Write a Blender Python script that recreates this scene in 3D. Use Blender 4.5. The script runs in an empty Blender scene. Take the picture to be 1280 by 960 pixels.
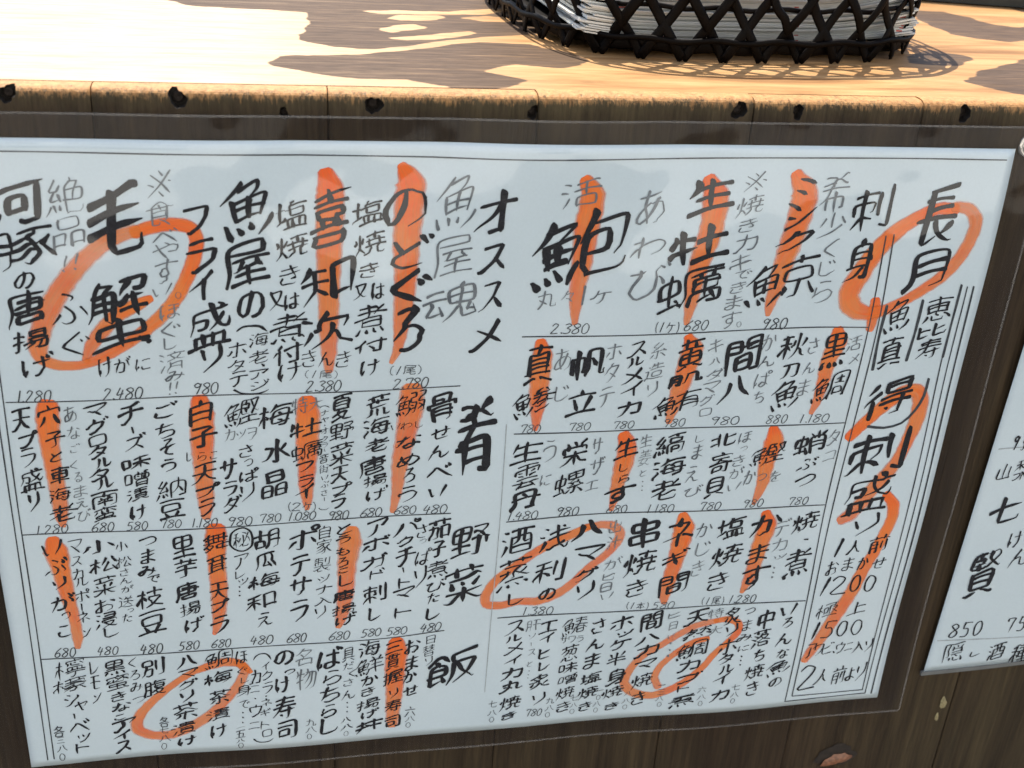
import bpy, bmesh, math, random
import numpy as np
from mathutils import Matrix, Vector

S = bpy.context.scene
COL = S.collection
rnd = random.Random(7)

# ------------------------------------------------------------ camera
ROWS = [(0.98274424, 0.02699857, -0.18298861, 0.12238539), (-0.17516414, 0.45366526, -0.87378794, -0.43451011), (0.05942455, 0.89076311, 0.45056610, 0.12146163)]
cd = bpy.data.cameras.new("camera")
cam = bpy.data.objects.new("camera", cd)
COL.objects.link(cam)
cam.matrix_world = Matrix([ROWS[0], ROWS[1], ROWS[2], (0, 0, 0, 1)])
cd.sensor_width = 36.0
cd.lens = 36.0 * 1477.2 / 1280.0
cd.clip_start = 0.02
cd.clip_end = 500.0
cd.dof.use_dof = True
cd.dof.focus_distance = 0.52
cd.dof.aperture_fstop = 16.0
S.camera = cam

# ------------------------------------------------------------ light
SUN_DIR = Vector((0.14, -0.50, -0.95)).normalized()      # the way the light travels
elev = math.asin(-SUN_DIR.z)
azim = math.atan2(-SUN_DIR.x, -SUN_DIR.y)
w = bpy.data.worlds.new("World")
S.world = w
w.use_nodes = True
nt = w.node_tree
nt.nodes.clear()
sky = nt.nodes.new("ShaderNodeTexSky")
sky.sky_type = 'NISHITA'
sky.sun_disc = False
sky.sun_elevation = elev
sky.sun_rotation = azim
sky.dust_density = 2.0
bg = nt.nodes.new("ShaderNodeBackground")
bg.inputs[1].default_value = 0.14
wo = nt.nodes.new("ShaderNodeOutputWorld")
nt.links.new(sky.outputs[0], bg.inputs[0])
nt.links.new(bg.outputs[0], wo.inputs[0])
sl = bpy.data.lights.new("sun", 'SUN')
sl.energy = 4.5
sl.angle = math.radians(0.5)
sl.color = (1.0, 0.93, 0.82)
sun = bpy.data.objects.new("sun", sl)
COL.objects.link(sun)
sun.rotation_euler = SUN_DIR.to_track_quat('-Z', 'Y').to_euler()
sun.location = (0, 0.5, 1.5)
S.view_settings.view_transform = 'Standard'
S.view_settings.look = 'None'
S.view_settings.gamma = 1.0
S.view_settings.exposure = 1.04

# ------------------------------------------------------------ data (tenths of a millimetre)
GLYPHS = {
'0': [[38, 22, 46, 17, 56, 19, 62, 25, 66, 34, 67, 41, 66, 68, 60, 81, 53, 84, 48, 85, 39, 81, 35, 75, 32, 63, 32, 39, 35, 28, 38, 22]],
'2': [[31, 24, 43, 17, 50, 17, 58, 21, 62, 27, 63, 39, 61, 46, 53, 60, 38, 77, 36, 81, 38, 83, 41, 84, 67, 84]],
'3': [[33, 22, 43, 17, 51, 17, 58, 20, 62, 25, 64, 33, 62, 40, 52, 50], [52, 50, 61, 56, 65, 61, 66, 70, 62, 79, 55, 84, 45, 85, 36, 83, 29, 78], [43, 50, 52, 50]],
'4': [[69, 64, 31, 64, 30, 61, 31, 56, 52, 23, 59, 20, 59, 83]],
'5': [[63, 19, 37, 19, 35, 45, 37, 46, 51, 44, 61, 49, 66, 59, 66, 68, 63, 76, 58, 82, 50, 85, 37, 83, 30, 79]],
'6': [[66, 21, 58, 17, 51, 17, 42, 21, 35, 31, 32, 47, 32, 63, 38, 79, 43, 83, 50, 85, 56, 84, 61, 81, 66, 74, 68, 66, 67, 56, 63, 50, 56, 46, 51, 46, 46, 47, 37, 53, 32, 54]],
'7': [[30, 19, 64, 19, 65, 20, 51, 51, 46, 83]],
'8': [[43, 48, 35, 37, 35, 27, 38, 22, 41, 19, 53, 17, 60, 20, 65, 29, 64, 40, 56, 51], [43, 48, 33, 60, 30, 68, 33, 78, 42, 84, 54, 85, 59, 83, 66, 75, 67, 64, 64, 59, 56, 51], [43, 48, 56, 51]],
'9': [[67, 48, 50, 56, 41, 56, 35, 52, 30, 41, 30, 34, 32, 28, 36, 21, 44, 17, 50, 17, 56, 20, 60, 23, 66, 35, 67, 54, 64, 69, 60, 77, 56, 81, 46, 85, 33, 82]],
'※': [[82, 17, 17, 82], [17, 17, 82, 82]],
'々': [[38, 62, 56, 71, 70, 84], [38, 33, 75, 33, 74, 41, 58, 71], [45, 13, 39, 25, 38, 31, 28, 47, 17, 61, 12, 63]],
'あ': [[17, 24, 48, 24, 76, 20], [43, 11, 39, 30, 38, 47, 39, 66, 43, 83], [69, 34, 66, 35, 63, 47, 55, 61, 47, 71, 37, 79, 25, 83, 19, 82, 15, 79, 15, 70, 20, 59, 32, 48, 44, 43, 53, 41, 61, 40, 72, 43, 77, 46, 83, 53, 85, 67, 82, 74, 77, 80, 67, 86, 59, 88]],
'い': [[72, 26, 84, 56, 85, 70], [17, 22, 17, 51, 20, 67, 25, 77, 29, 81, 33, 83, 39, 82, 47, 72, 48, 67, 48, 62]],
'う': [[20, 46, 23, 42, 27, 41, 50, 37, 64, 38, 73, 45, 75, 53, 74, 60, 68, 73, 54, 82, 37, 87], [33, 14, 56, 17, 68, 17]],
'え': [[20, 38, 25, 40, 48, 38, 59, 38, 60, 39, 59, 44, 46, 56, 43, 62, 36, 67, 20, 84, 15, 86], [45, 62, 53, 65, 62, 85, 73, 87, 84, 87, 87, 84], [34, 14, 65, 18]],
'お': [[72, 24, 89, 35], [36, 12, 35, 83, 30, 86, 22, 84, 16, 80, 14, 75, 16, 67, 28, 58, 40, 53, 55, 50, 64, 50, 74, 53, 78, 56, 81, 63, 81, 69, 78, 77, 72, 81, 61, 85, 56, 85], [15, 30, 46, 28, 55, 27, 58, 24]],
'か': [[76, 25, 90, 53], [12, 35, 53, 33, 58, 35, 61, 38, 62, 43, 62, 62, 57, 81, 50, 86, 41, 86, 36, 84], [40, 12, 37, 17, 32, 43, 26, 61, 15, 85]],
'が': [[75, 11, 80, 19], [87, 7, 92, 15], [37, 14, 35, 28, 27, 55, 14, 86], [11, 36, 53, 33, 60, 39, 61, 48, 61, 62, 55, 82, 49, 86, 37, 86, 33, 82], [71, 25, 76, 28, 84, 43, 87, 53, 87, 58]],
'き': [[52, 12, 53, 18, 59, 38, 69, 59, 68, 62], [54, 63, 64, 64, 68, 62], [21, 24, 48, 24, 75, 20], [28, 61, 24, 65, 22, 76, 28, 84, 40, 88, 64, 88, 69, 85], [19, 44, 46, 45, 81, 40], [68, 62, 67, 61, 68, 62]],
'く': [[69, 14, 62, 15, 31, 41, 26, 48, 27, 54, 65, 87]],
'ぐ': [[60, 15, 28, 43, 26, 45, 25, 50, 28, 57, 64, 87], [62, 35, 67, 44], [72, 29, 79, 39]],
'け': [[23, 13, 19, 16, 15, 52, 15, 65, 20, 83], [43, 35, 66, 35, 88, 33], [71, 14, 71, 51, 69, 69, 61, 82, 55, 87, 51, 88], [27, 59, 23, 71, 19, 74]],
'げ': [[18, 17, 14, 58, 19, 85], [41, 37, 79, 36, 87, 34], [69, 15, 69, 61, 67, 70, 62, 80, 57, 86, 52, 90, 47, 89], [90, 9, 93, 18], [80, 12, 83, 21], [26, 61, 22, 72, 18, 75]],
'こ': [[25, 59, 22, 62, 21, 72, 23, 78, 32, 83, 51, 86, 78, 83], [27, 22, 59, 23, 72, 22]],
'ご': [[20, 62, 19, 73, 21, 79, 33, 85, 57, 87, 77, 84], [75, 11, 80, 20], [87, 7, 92, 16], [25, 23, 40, 24, 71, 23]],
'さ': [[54, 12, 59, 28, 72, 56, 71, 59, 56, 58], [18, 28, 24, 30, 53, 30, 81, 25], [28, 58, 24, 61, 22, 74, 25, 80, 30, 84, 41, 87, 63, 87, 71, 85]],
'し': [[28, 14, 27, 74, 30, 81, 39, 87, 57, 87, 72, 81, 83, 70]],
'じ': [[72, 18, 77, 28], [27, 14, 26, 74, 31, 84, 40, 88, 56, 88, 72, 81, 80, 73, 82, 68], [59, 23, 64, 33]],
'す': [[56, 68, 53, 69, 56, 68], [58, 42, 46, 41, 39, 43, 36, 47, 33, 54, 35, 61, 40, 66, 56, 68], [14, 26, 88, 25], [57, 13, 57, 37, 60, 60, 56, 69, 56, 74, 50, 81, 45, 84, 37, 88, 32, 87]],
'せ': [[69, 15, 68, 53, 66, 60, 63, 62, 53, 61], [29, 18, 29, 67, 30, 77, 32, 80, 42, 85, 72, 84, 78, 82], [8, 41, 87, 35]],
'そ': [[14, 51, 35, 47, 45, 50, 62, 46, 82, 46], [47, 50, 39, 66, 40, 77, 47, 84, 55, 87, 70, 87], [29, 17, 58, 16, 62, 16, 63, 18, 61, 23, 38, 41, 36, 47]],
'た': [[41, 11, 38, 14, 30, 50, 18, 85], [14, 29, 45, 28, 57, 24], [56, 43, 84, 43], [51, 66, 50, 77, 52, 81, 56, 83, 65, 85, 78, 85, 86, 84]],
'だ': [[74, 17, 79, 27], [11, 31, 39, 30, 53, 27], [53, 45, 67, 43, 81, 45], [36, 14, 26, 56, 15, 87], [83, 12, 89, 22], [47, 69, 48, 80, 53, 84, 61, 87, 77, 87, 84, 84]],
'ち': [[40, 11, 36, 14, 27, 56, 22, 64], [14, 27, 43, 27, 74, 23], [27, 58, 45, 51, 61, 49, 74, 54, 79, 62, 79, 69, 76, 76, 67, 84, 50, 87, 37, 87, 32, 84]],
'っ': [[20, 53, 27, 48, 56, 41, 69, 42, 77, 49, 79, 55, 79, 64, 74, 73, 67, 79, 59, 82, 42, 85]],
'つ': [[13, 38, 45, 28, 61, 27, 74, 30, 83, 38, 85, 46, 84, 55, 81, 62, 75, 69, 59, 78, 38, 81]],
'で': [[71, 39, 76, 48], [82, 35, 87, 44], [11, 27, 49, 22, 83, 20], [58, 22, 56, 28, 47, 36, 42, 46, 40, 56, 42, 67, 45, 73, 52, 79, 61, 84, 72, 86]],
'と': [[28, 16, 41, 43], [75, 27, 40, 45, 26, 61, 24, 72, 28, 79, 41, 85, 67, 85, 77, 84, 81, 82]],
'ど': [[70, 30, 37, 47, 25, 59, 22, 64, 21, 72, 26, 81, 38, 87, 58, 87, 76, 85], [87, 10, 92, 19], [25, 17, 38, 45], [75, 14, 80, 23]],
'な': [[13, 29, 28, 29, 46, 27, 54, 23], [64, 43, 65, 79, 63, 84, 57, 88, 48, 88, 41, 87, 37, 83, 35, 77, 37, 72, 43, 68, 51, 66, 63, 68, 74, 73, 84, 79], [40, 12, 31, 40, 16, 67, 11, 69], [71, 27, 85, 35]],
'に': [[49, 25, 82, 25], [23, 15, 20, 17, 19, 24, 15, 54, 15, 66, 19, 86], [46, 63, 44, 67, 44, 74, 50, 80, 56, 82, 75, 82, 85, 80], [27, 61, 23, 71, 18, 75]],
'の': [[51, 20, 46, 47, 36, 72, 29, 77, 25, 78, 20, 76, 15, 69, 12, 60, 13, 50, 16, 41, 20, 35, 28, 27, 44, 20, 59, 20, 71, 25, 77, 30, 83, 40, 85, 53, 84, 62, 81, 70, 74, 78, 61, 84, 53, 85]],
'は': [[43, 33, 87, 31], [69, 14, 70, 79, 65, 85, 54, 87, 45, 84, 41, 79, 41, 72, 44, 68, 50, 65, 55, 64, 65, 65, 79, 71, 88, 77], [26, 62, 22, 73, 17, 76], [23, 13, 20, 15, 15, 50, 15, 69, 18, 87]],
'ば': [[79, 12, 82, 21], [88, 9, 92, 18], [40, 34, 76, 33, 84, 32], [19, 15, 16, 23, 12, 53, 12, 69, 15, 88], [67, 15, 68, 72, 67, 81, 63, 86, 52, 88, 43, 86, 38, 79, 41, 70, 51, 66, 66, 67, 76, 72, 85, 78], [24, 63, 20, 74, 15, 77]],
'ぱ': [[40, 34, 76, 33, 84, 32], [19, 15, 15, 30, 12, 53, 12, 69, 15, 88], [67, 15, 68, 72, 67, 81, 63, 86, 52, 88, 43, 86, 38, 79, 41, 70, 51, 66, 66, 67, 76, 72, 85, 78], [24, 63, 20, 74, 15, 77], [79, 9, 85, 6, 92, 8, 94, 14, 93, 19, 87, 22, 80, 20, 78, 16, 79, 9]],
'び': [[72, 41, 77, 45, 84, 56, 86, 61], [12, 25, 36, 23, 42, 20], [88, 10, 92, 19], [78, 14, 82, 22], [35, 23, 34, 28, 23, 43, 20, 53, 17, 68, 17, 72, 20, 79, 26, 86, 33, 89, 45, 89, 58, 84, 66, 72, 69, 61, 71, 40, 68, 24, 69, 18]],
'ふ': [[41, 45, 57, 64, 60, 72, 60, 78, 57, 84, 51, 86, 38, 86, 32, 82], [77, 54, 86, 70, 89, 80], [29, 64, 10, 79], [39, 15, 45, 17, 58, 25, 59, 30, 54, 33]],
'ぶ': [[85, 21, 90, 30], [27, 66, 7, 80], [35, 17, 41, 17, 57, 26, 57, 30, 53, 34], [74, 54, 85, 73, 87, 78, 86, 84], [74, 25, 79, 33, 83, 35], [39, 46, 55, 64, 58, 72, 58, 80, 55, 84, 50, 87, 35, 87, 29, 82]],
'べ': [[80, 19, 86, 29], [68, 25, 73, 35], [11, 62, 33, 35, 37, 32, 41, 32, 47, 34, 75, 67, 87, 79]],
'ほ': [[44, 43, 87, 41], [23, 14, 19, 17, 15, 51, 15, 69, 18, 87], [67, 20, 69, 78, 67, 82, 62, 85, 53, 86, 44, 83, 41, 79, 42, 71, 48, 67, 64, 66, 78, 71, 86, 77, 89, 81], [26, 62, 22, 73, 17, 76], [45, 20, 69, 20, 85, 19]],
'ま': [[53, 12, 52, 58, 53, 75, 52, 83, 48, 87, 38, 88, 27, 86, 22, 81, 22, 75, 24, 71, 29, 67, 37, 66, 48, 66, 62, 70, 79, 80], [22, 24, 47, 25, 79, 22], [22, 45, 58, 46, 80, 43]],
'み': [[25, 19, 53, 18, 53, 21, 29, 74, 22, 79, 14, 78, 11, 72, 11, 67, 13, 59, 22, 52, 34, 48, 50, 48, 72, 54, 88, 64, 90, 69], [79, 40, 78, 56, 71, 73, 58, 86, 51, 88]],
'め': [[24, 19, 24, 25, 31, 46, 46, 72], [56, 29, 53, 32, 56, 29], [61, 14, 59, 23, 51, 48, 45, 60, 33, 75, 28, 79, 17, 79, 12, 70, 12, 62, 15, 53, 21, 43, 37, 32, 50, 28, 64, 29, 74, 33, 81, 41, 85, 51, 85, 63, 81, 72, 75, 79, 69, 83, 57, 87, 51, 85]],
'も': [[41, 11, 38, 15, 33, 60, 33, 75, 37, 82, 41, 85, 50, 88, 62, 87, 74, 82, 81, 74, 81, 62, 75, 51, 71, 48], [14, 27, 31, 30, 57, 30], [12, 52, 35, 55, 57, 54]],
'や': [[21, 20, 37, 53, 48, 87], [11, 47, 53, 30, 62, 27, 72, 27, 81, 31, 84, 35, 85, 46, 83, 52, 79, 55, 71, 58, 56, 56], [45, 12, 57, 20]],
'よ': [[49, 13, 48, 43, 50, 74, 49, 82, 43, 87, 30, 88, 21, 85, 17, 80, 17, 72, 22, 66, 31, 64, 44, 64, 63, 70, 79, 80], [48, 33, 78, 32]],
'ら': [[19, 66, 26, 57, 30, 57, 43, 50, 53, 47, 63, 47, 73, 51, 77, 55, 79, 61, 79, 71, 76, 76, 70, 81, 58, 86, 47, 87, 36, 87, 31, 84], [26, 31, 24, 49, 25, 57], [25, 57, 27, 55, 25, 57], [34, 15, 67, 20]],
'り': [[26, 40, 31, 37, 41, 24, 46, 20, 53, 18, 59, 18, 66, 22, 69, 26, 72, 35, 73, 57, 68, 71, 62, 78, 54, 83, 38, 87], [30, 11, 28, 15, 25, 30, 25, 61]],
'る': [[42, 45, 64, 46, 72, 50, 78, 57, 80, 62, 78, 75, 73, 81, 68, 84, 54, 88, 42, 87, 34, 82, 34, 73, 40, 68, 51, 69, 58, 75, 61, 85], [42, 45, 44, 44, 42, 45], [27, 18, 59, 17, 62, 18, 63, 19, 60, 25, 42, 40, 40, 46, 31, 51, 17, 62]],
'ろ': [[41, 46, 58, 45, 73, 51, 79, 59, 79, 69, 75, 77, 67, 83, 53, 87, 38, 87, 32, 85], [63, 19, 61, 25, 42, 41, 40, 46, 16, 63], [41, 46, 43, 45, 41, 46], [26, 19, 50, 18, 69, 19]],
'わ': [[32, 13, 31, 43, 29, 52, 30, 87], [28, 53, 22, 56, 10, 72, 10, 79], [31, 45, 37, 42, 48, 36, 59, 32, 71, 32, 77, 35, 83, 40, 87, 50, 87, 60, 83, 68, 77, 75, 72, 78, 58, 83], [12, 31, 31, 29]],
'を': [[82, 41, 57, 52, 41, 61, 35, 67, 32, 75, 33, 81, 35, 84, 43, 87, 66, 88, 73, 87, 78, 85], [30, 43, 45, 42, 50, 44, 53, 47, 54, 54], [15, 24, 53, 24, 69, 21], [54, 54, 54, 71], [43, 11, 40, 13, 29, 44, 14, 58]],
'ん': [[32, 52, 43, 50, 49, 50, 52, 51, 54, 57, 56, 80, 57, 84, 61, 86, 71, 86, 78, 83, 86, 72, 88, 64], [46, 17, 30, 47, 31, 50, 30, 54, 23, 62, 13, 85]],
'ア': [[48, 38, 46, 58, 40, 73, 27, 85, 19, 85], [15, 20, 83, 20, 84, 22, 81, 30, 68, 44, 64, 46]],
'イ': [[76, 19, 52, 39, 14, 54], [54, 39, 54, 87]],
'ウ': [[48, 13, 48, 28], [21, 55, 17, 50, 18, 28, 79, 28, 80, 29, 80, 36, 76, 52, 66, 70, 54, 79, 43, 84, 39, 86, 33, 84]],
'エ': [[12, 79, 86, 79], [18, 25, 81, 25], [49, 26, 49, 79]],
'オ': [[16, 32, 53, 32, 61, 33, 66, 32, 85, 31], [61, 13, 61, 84, 58, 86, 44, 86], [59, 34, 46, 51, 35, 61, 19, 72, 12, 74]],
'カ': [[45, 13, 44, 37, 38, 58, 28, 75, 22, 82, 15, 84], [16, 31, 75, 31, 79, 32, 78, 64, 74, 81, 70, 84, 55, 84]],
'ガ': [[43, 15, 41, 45, 35, 62, 30, 72, 21, 82, 15, 85, 9, 85], [14, 33, 74, 32, 77, 33, 77, 58, 73, 80, 71, 84, 67, 85, 53, 85], [73, 13, 78, 22], [84, 9, 89, 18]],
'キ': [[16, 35, 39, 32, 75, 25], [14, 67, 18, 63, 80, 53, 88, 56], [42, 14, 56, 87]],
'ギ': [[41, 14, 41, 24, 54, 88], [12, 40, 15, 37, 67, 29, 74, 27], [82, 6, 89, 15], [13, 66, 82, 54], [73, 11, 78, 19]],
'ク': [[51, 11, 46, 13, 41, 26, 25, 42, 19, 47, 12, 49], [42, 25, 78, 26, 79, 29, 77, 38, 66, 59, 54, 71, 34, 84, 28, 87, 20, 85]],
'グ': [[74, 12, 79, 20], [85, 7, 90, 16], [42, 15, 38, 26, 24, 42, 16, 49, 10, 51], [38, 27, 74, 28, 75, 30, 74, 36, 65, 56, 53, 71, 41, 81, 28, 87, 25, 89, 19, 88]],
'ケ': [[38, 12, 34, 15, 29, 32, 17, 48, 11, 52], [30, 31, 85, 32], [60, 32, 58, 50, 52, 67, 39, 83, 34, 86, 28, 85]],
'コ': [[19, 79, 79, 79], [20, 24, 79, 24, 79, 84]],
'サ': [[11, 35, 87, 35], [67, 14, 67, 48, 63, 67, 60, 74, 53, 81, 46, 86, 40, 86], [31, 14, 31, 59]],
'ザ': [[29, 17, 29, 59, 33, 65], [8, 37, 85, 36], [65, 15, 65, 51, 61, 69, 56, 78, 48, 85, 41, 88, 36, 87], [87, 12, 91, 20], [77, 15, 81, 24]],
'シ': [[85, 36, 85, 42, 79, 50, 59, 68, 47, 76, 32, 82, 24, 85, 17, 83], [30, 17, 45, 26], [16, 39, 31, 48]],
'ジ': [[84, 35, 84, 42, 81, 47, 70, 59, 60, 67, 48, 75, 29, 84, 22, 85, 16, 84], [70, 17, 75, 27], [83, 12, 88, 22], [14, 40, 30, 49], [29, 17, 44, 27]],
'ス': [[56, 56, 82, 84], [22, 22, 69, 22, 71, 26, 66, 37, 54, 57, 27, 79, 19, 83, 12, 83]],
'ズ': [[74, 10, 78, 19, 78, 22, 69, 26, 66, 36, 54, 56, 26, 80, 17, 85, 11, 85], [54, 58, 80, 85], [20, 24, 69, 24], [85, 7, 91, 16]],
'ソ': [[19, 23, 30, 43], [78, 19, 73, 41, 63, 60, 46, 78, 36, 84, 30, 84]],
'タ': [[49, 11, 44, 15, 41, 24, 29, 38, 20, 46, 12, 49], [42, 24, 74, 24, 78, 25, 79, 28, 78, 32, 66, 57, 53, 71, 36, 83, 28, 86, 23, 86], [42, 48, 72, 68]],
'ダ': [[38, 50, 69, 70], [74, 11, 79, 19, 79, 22, 76, 25, 73, 40, 61, 61, 51, 72, 39, 81, 24, 89, 18, 88], [85, 7, 90, 15], [39, 26, 75, 27], [47, 12, 42, 15, 38, 27, 25, 41, 15, 50, 9, 51]],
'チ': [[12, 46, 86, 46], [51, 21, 50, 55, 48, 64, 43, 74, 37, 81, 30, 86, 24, 86], [22, 22, 49, 21, 72, 16, 78, 18]],
'ッ': [[80, 37, 77, 41, 70, 62, 63, 71, 55, 79, 44, 86, 37, 89, 32, 88], [45, 35, 50, 50], [24, 38, 24, 43, 28, 55]],
'ツ': [[85, 21, 74, 49, 65, 62, 56, 71, 44, 80, 35, 85, 29, 84], [15, 24, 21, 40, 22, 46], [43, 18, 49, 37]],
'テ': [[12, 43, 86, 43], [51, 43, 50, 61, 45, 74, 33, 86, 31, 87, 26, 87], [24, 19, 75, 18]],
'デ': [[87, 6, 92, 15], [12, 44, 85, 44], [50, 45, 49, 62, 44, 74, 37, 83, 30, 88, 24, 88], [76, 10, 82, 19], [24, 19, 69, 19]],
'ト': [[37, 14, 37, 87], [37, 41, 55, 46, 78, 56]],
'ド': [[76, 15, 82, 24], [64, 19, 69, 29], [34, 15, 33, 88], [34, 43, 50, 47, 75, 57]],
'ナ': [[52, 14, 51, 49, 47, 67, 35, 81, 29, 85, 21, 85], [13, 38, 87, 38]],
'ニ': [[21, 27, 75, 27], [13, 77, 83, 77]],
'ネ': [[64, 59, 70, 59, 85, 68], [19, 27, 70, 27, 72, 28, 70, 35, 47, 55, 14, 68], [50, 12, 50, 27], [49, 55, 50, 87]],
'ハ': [[63, 22, 79, 59, 84, 74, 84, 82], [39, 22, 35, 25, 32, 42, 25, 61, 15, 79, 11, 82]],
'パ': [[59, 24, 63, 27, 73, 49, 82, 75, 84, 83], [38, 24, 34, 27, 30, 44, 24, 62, 14, 81, 8, 84], [77, 12, 82, 10, 89, 12, 92, 17, 90, 24, 84, 27, 78, 25, 75, 20, 77, 12]],
'ヒ': [[27, 15, 27, 74, 28, 79, 34, 82, 45, 84, 80, 82], [27, 46, 41, 43, 69, 34, 75, 31, 77, 27]],
'ビ': [[23, 17, 23, 77, 25, 81, 30, 84, 41, 85, 77, 84], [23, 48, 44, 43, 71, 33], [71, 13, 75, 22], [82, 9, 87, 18]],
'フ': [[18, 22, 75, 22, 79, 25, 77, 36, 72, 49, 61, 66, 51, 74, 39, 81, 32, 84, 26, 82]],
'ブ': [[73, 8, 78, 16, 76, 25, 77, 30, 73, 45, 65, 61, 53, 73, 41, 81, 30, 85, 23, 84], [87, 6, 91, 14], [17, 24, 75, 24]],
'プ': [[17, 24, 87, 25, 92, 22, 95, 15, 94, 12, 89, 8, 84, 7, 80, 10, 77, 14, 75, 37, 71, 48, 65, 61, 53, 73, 41, 81, 30, 85, 23, 84]],
'ベ': [[80, 19, 86, 29], [12, 64, 15, 58, 32, 37, 36, 33, 41, 32, 45, 33, 52, 40, 83, 74], [67, 24, 73, 34]],
'ホ': [[15, 30, 83, 30, 88, 34], [51, 14, 50, 84, 48, 86, 35, 86], [75, 52, 86, 71], [27, 53, 17, 68, 11, 72]],
'ボ': [[72, 53, 84, 72], [49, 15, 48, 85, 45, 88, 37, 88, 31, 85], [12, 32, 84, 32], [29, 52, 25, 54, 11, 74], [73, 12, 77, 20], [85, 10, 89, 17]],
'ポ': [[72, 53, 84, 72], [49, 15, 48, 85, 45, 88, 37, 88, 31, 85], [12, 32, 84, 32], [29, 52, 25, 54, 11, 74], [74, 9, 79, 6, 87, 8, 89, 14, 87, 19, 82, 22, 75, 20, 72, 16, 74, 9]],
'マ': [[14, 24, 82, 25, 81, 32, 77, 38, 66, 51, 49, 66], [26, 52, 32, 54, 43, 64, 47, 66, 64, 86]],
'ミ': [[27, 43, 68, 53], [30, 17, 72, 26, 77, 25], [19, 72, 34, 74, 72, 84]],
'メ': [[28, 32, 58, 54, 80, 74], [75, 17, 63, 41, 49, 61, 26, 81, 19, 84, 14, 84]],
'モ': [[22, 21, 78, 21], [44, 22, 45, 79, 53, 84, 82, 84], [14, 50, 85, 49]],
'ャ': [[18, 54, 24, 51, 77, 42, 76, 48, 73, 54, 65, 64, 60, 66], [36, 30, 35, 35, 49, 84, 52, 92, 56, 94]],
'ヤ': [[30, 14, 50, 86], [12, 39, 82, 27, 81, 34, 71, 47, 65, 54, 59, 55]],
'ラ': [[18, 40, 78, 40, 80, 43, 78, 51, 74, 60, 63, 73, 44, 84, 38, 86, 32, 85], [27, 17, 75, 17]],
'リ': [[26, 17, 25, 57], [72, 17, 72, 48, 68, 65, 62, 74, 55, 81, 46, 86, 40, 85]],
'ル': [[30, 17, 28, 59, 21, 75, 16, 82, 11, 85], [56, 17, 57, 81, 64, 80, 77, 72, 87, 63, 89, 57]],
'レ': [[27, 18, 27, 81, 28, 83, 43, 79, 61, 71, 73, 62, 85, 51]],
'ロ': [[80, 79, 80, 24, 19, 24, 19, 77, 20, 79, 80, 79]],
'ワ': [[17, 47, 18, 22, 77, 22, 79, 23, 80, 31, 77, 46, 73, 56, 66, 66, 49, 81, 39, 85, 33, 84]],
'ヲ': [[20, 20, 77, 20, 80, 24, 79, 37, 73, 55, 65, 66, 58, 73, 45, 82, 35, 86, 29, 85], [22, 46, 74, 46]],
'ン': [[86, 33, 86, 39, 81, 47, 62, 66, 37, 80, 26, 83, 19, 83], [23, 20, 40, 33]],
'七': [[37, 10, 37, 79, 39, 85, 45, 88, 80, 87, 84, 84, 87, 73], [9, 46, 89, 34]],
'三': [[16, 17, 83, 17], [22, 50, 75, 50], [10, 84, 88, 84]],
'上': [[9, 87, 90, 87], [46, 10, 46, 87], [46, 40, 83, 40]],
'中': [[12, 65, 12, 27, 14, 25, 85, 26, 85, 64], [12, 59, 85, 59], [49, 8, 49, 90]],
'串': [[49, 8, 49, 90], [49, 19, 80, 19, 80, 39, 18, 38, 18, 19, 49, 19], [49, 75, 83, 75, 85, 74, 85, 55, 14, 55, 14, 74, 15, 75, 49, 75]],
'丸': [[41, 9, 39, 43, 34, 61, 25, 78, 13, 89, 7, 90], [15, 48, 23, 51, 51, 71], [12, 29, 70, 29, 71, 88, 75, 90, 90, 89, 92, 85, 93, 75]],
'丹': [[9, 90, 18, 75, 22, 61, 23, 14, 75, 13, 76, 87, 74, 91, 59, 92], [9, 51, 90, 51], [43, 27, 56, 38]],
'丼': [[69, 9, 69, 91], [11, 27, 87, 27], [41, 38, 45, 40, 54, 50], [8, 62, 90, 62], [30, 9, 30, 50, 28, 65, 23, 78, 13, 89]],
'九': [[38, 9, 37, 43, 32, 62, 23, 79, 9, 90], [12, 33, 67, 33, 69, 88, 72, 90, 90, 88, 92, 79, 90, 74]],
'五': [[44, 18, 34, 86], [9, 86, 89, 86], [20, 46, 72, 47, 69, 86], [15, 17, 82, 17]],
'京': [[43, 6, 49, 12, 51, 20], [10, 20, 88, 20], [50, 58, 48, 90, 39, 92, 33, 91], [26, 71, 17, 81], [75, 74, 87, 87], [50, 58, 77, 57, 77, 35, 22, 35, 22, 57, 50, 58]],
'人': [[49, 9, 48, 33, 36, 64, 24, 79, 12, 89, 6, 89], [48, 35, 53, 40, 58, 54, 67, 70, 77, 81, 88, 88]],
'付': [[78, 9, 77, 87, 75, 91, 59, 92], [31, 9, 23, 26, 21, 34, 22, 91], [38, 30, 90, 30], [20, 36, 14, 40, 8, 48], [45, 48, 56, 66]],
'入': [[50, 35, 46, 38, 40, 55, 32, 69, 19, 84, 14, 87, 8, 88], [34, 12, 47, 26, 49, 33, 55, 39, 74, 73, 89, 87]],
'八': [[62, 15, 65, 41, 72, 62, 80, 77, 87, 87], [33, 19, 31, 40, 26, 58, 21, 73, 11, 87]],
'六': [[66, 54, 87, 88], [46, 9, 51, 24], [36, 53, 32, 56, 11, 88, 6, 89], [9, 34, 89, 34]],
'具': [[64, 79, 69, 79, 88, 90, 92, 90], [24, 41, 75, 41], [8, 70, 90, 70], [8, 90, 13, 90, 32, 79, 38, 79], [24, 55, 75, 55], [24, 70, 24, 13, 25, 12, 75, 12, 75, 69], [24, 27, 75, 27]],
'出': [[14, 58, 15, 85, 83, 85, 84, 84, 84, 58], [18, 17, 19, 43, 80, 43, 80, 17], [49, 8, 49, 85]],
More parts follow.
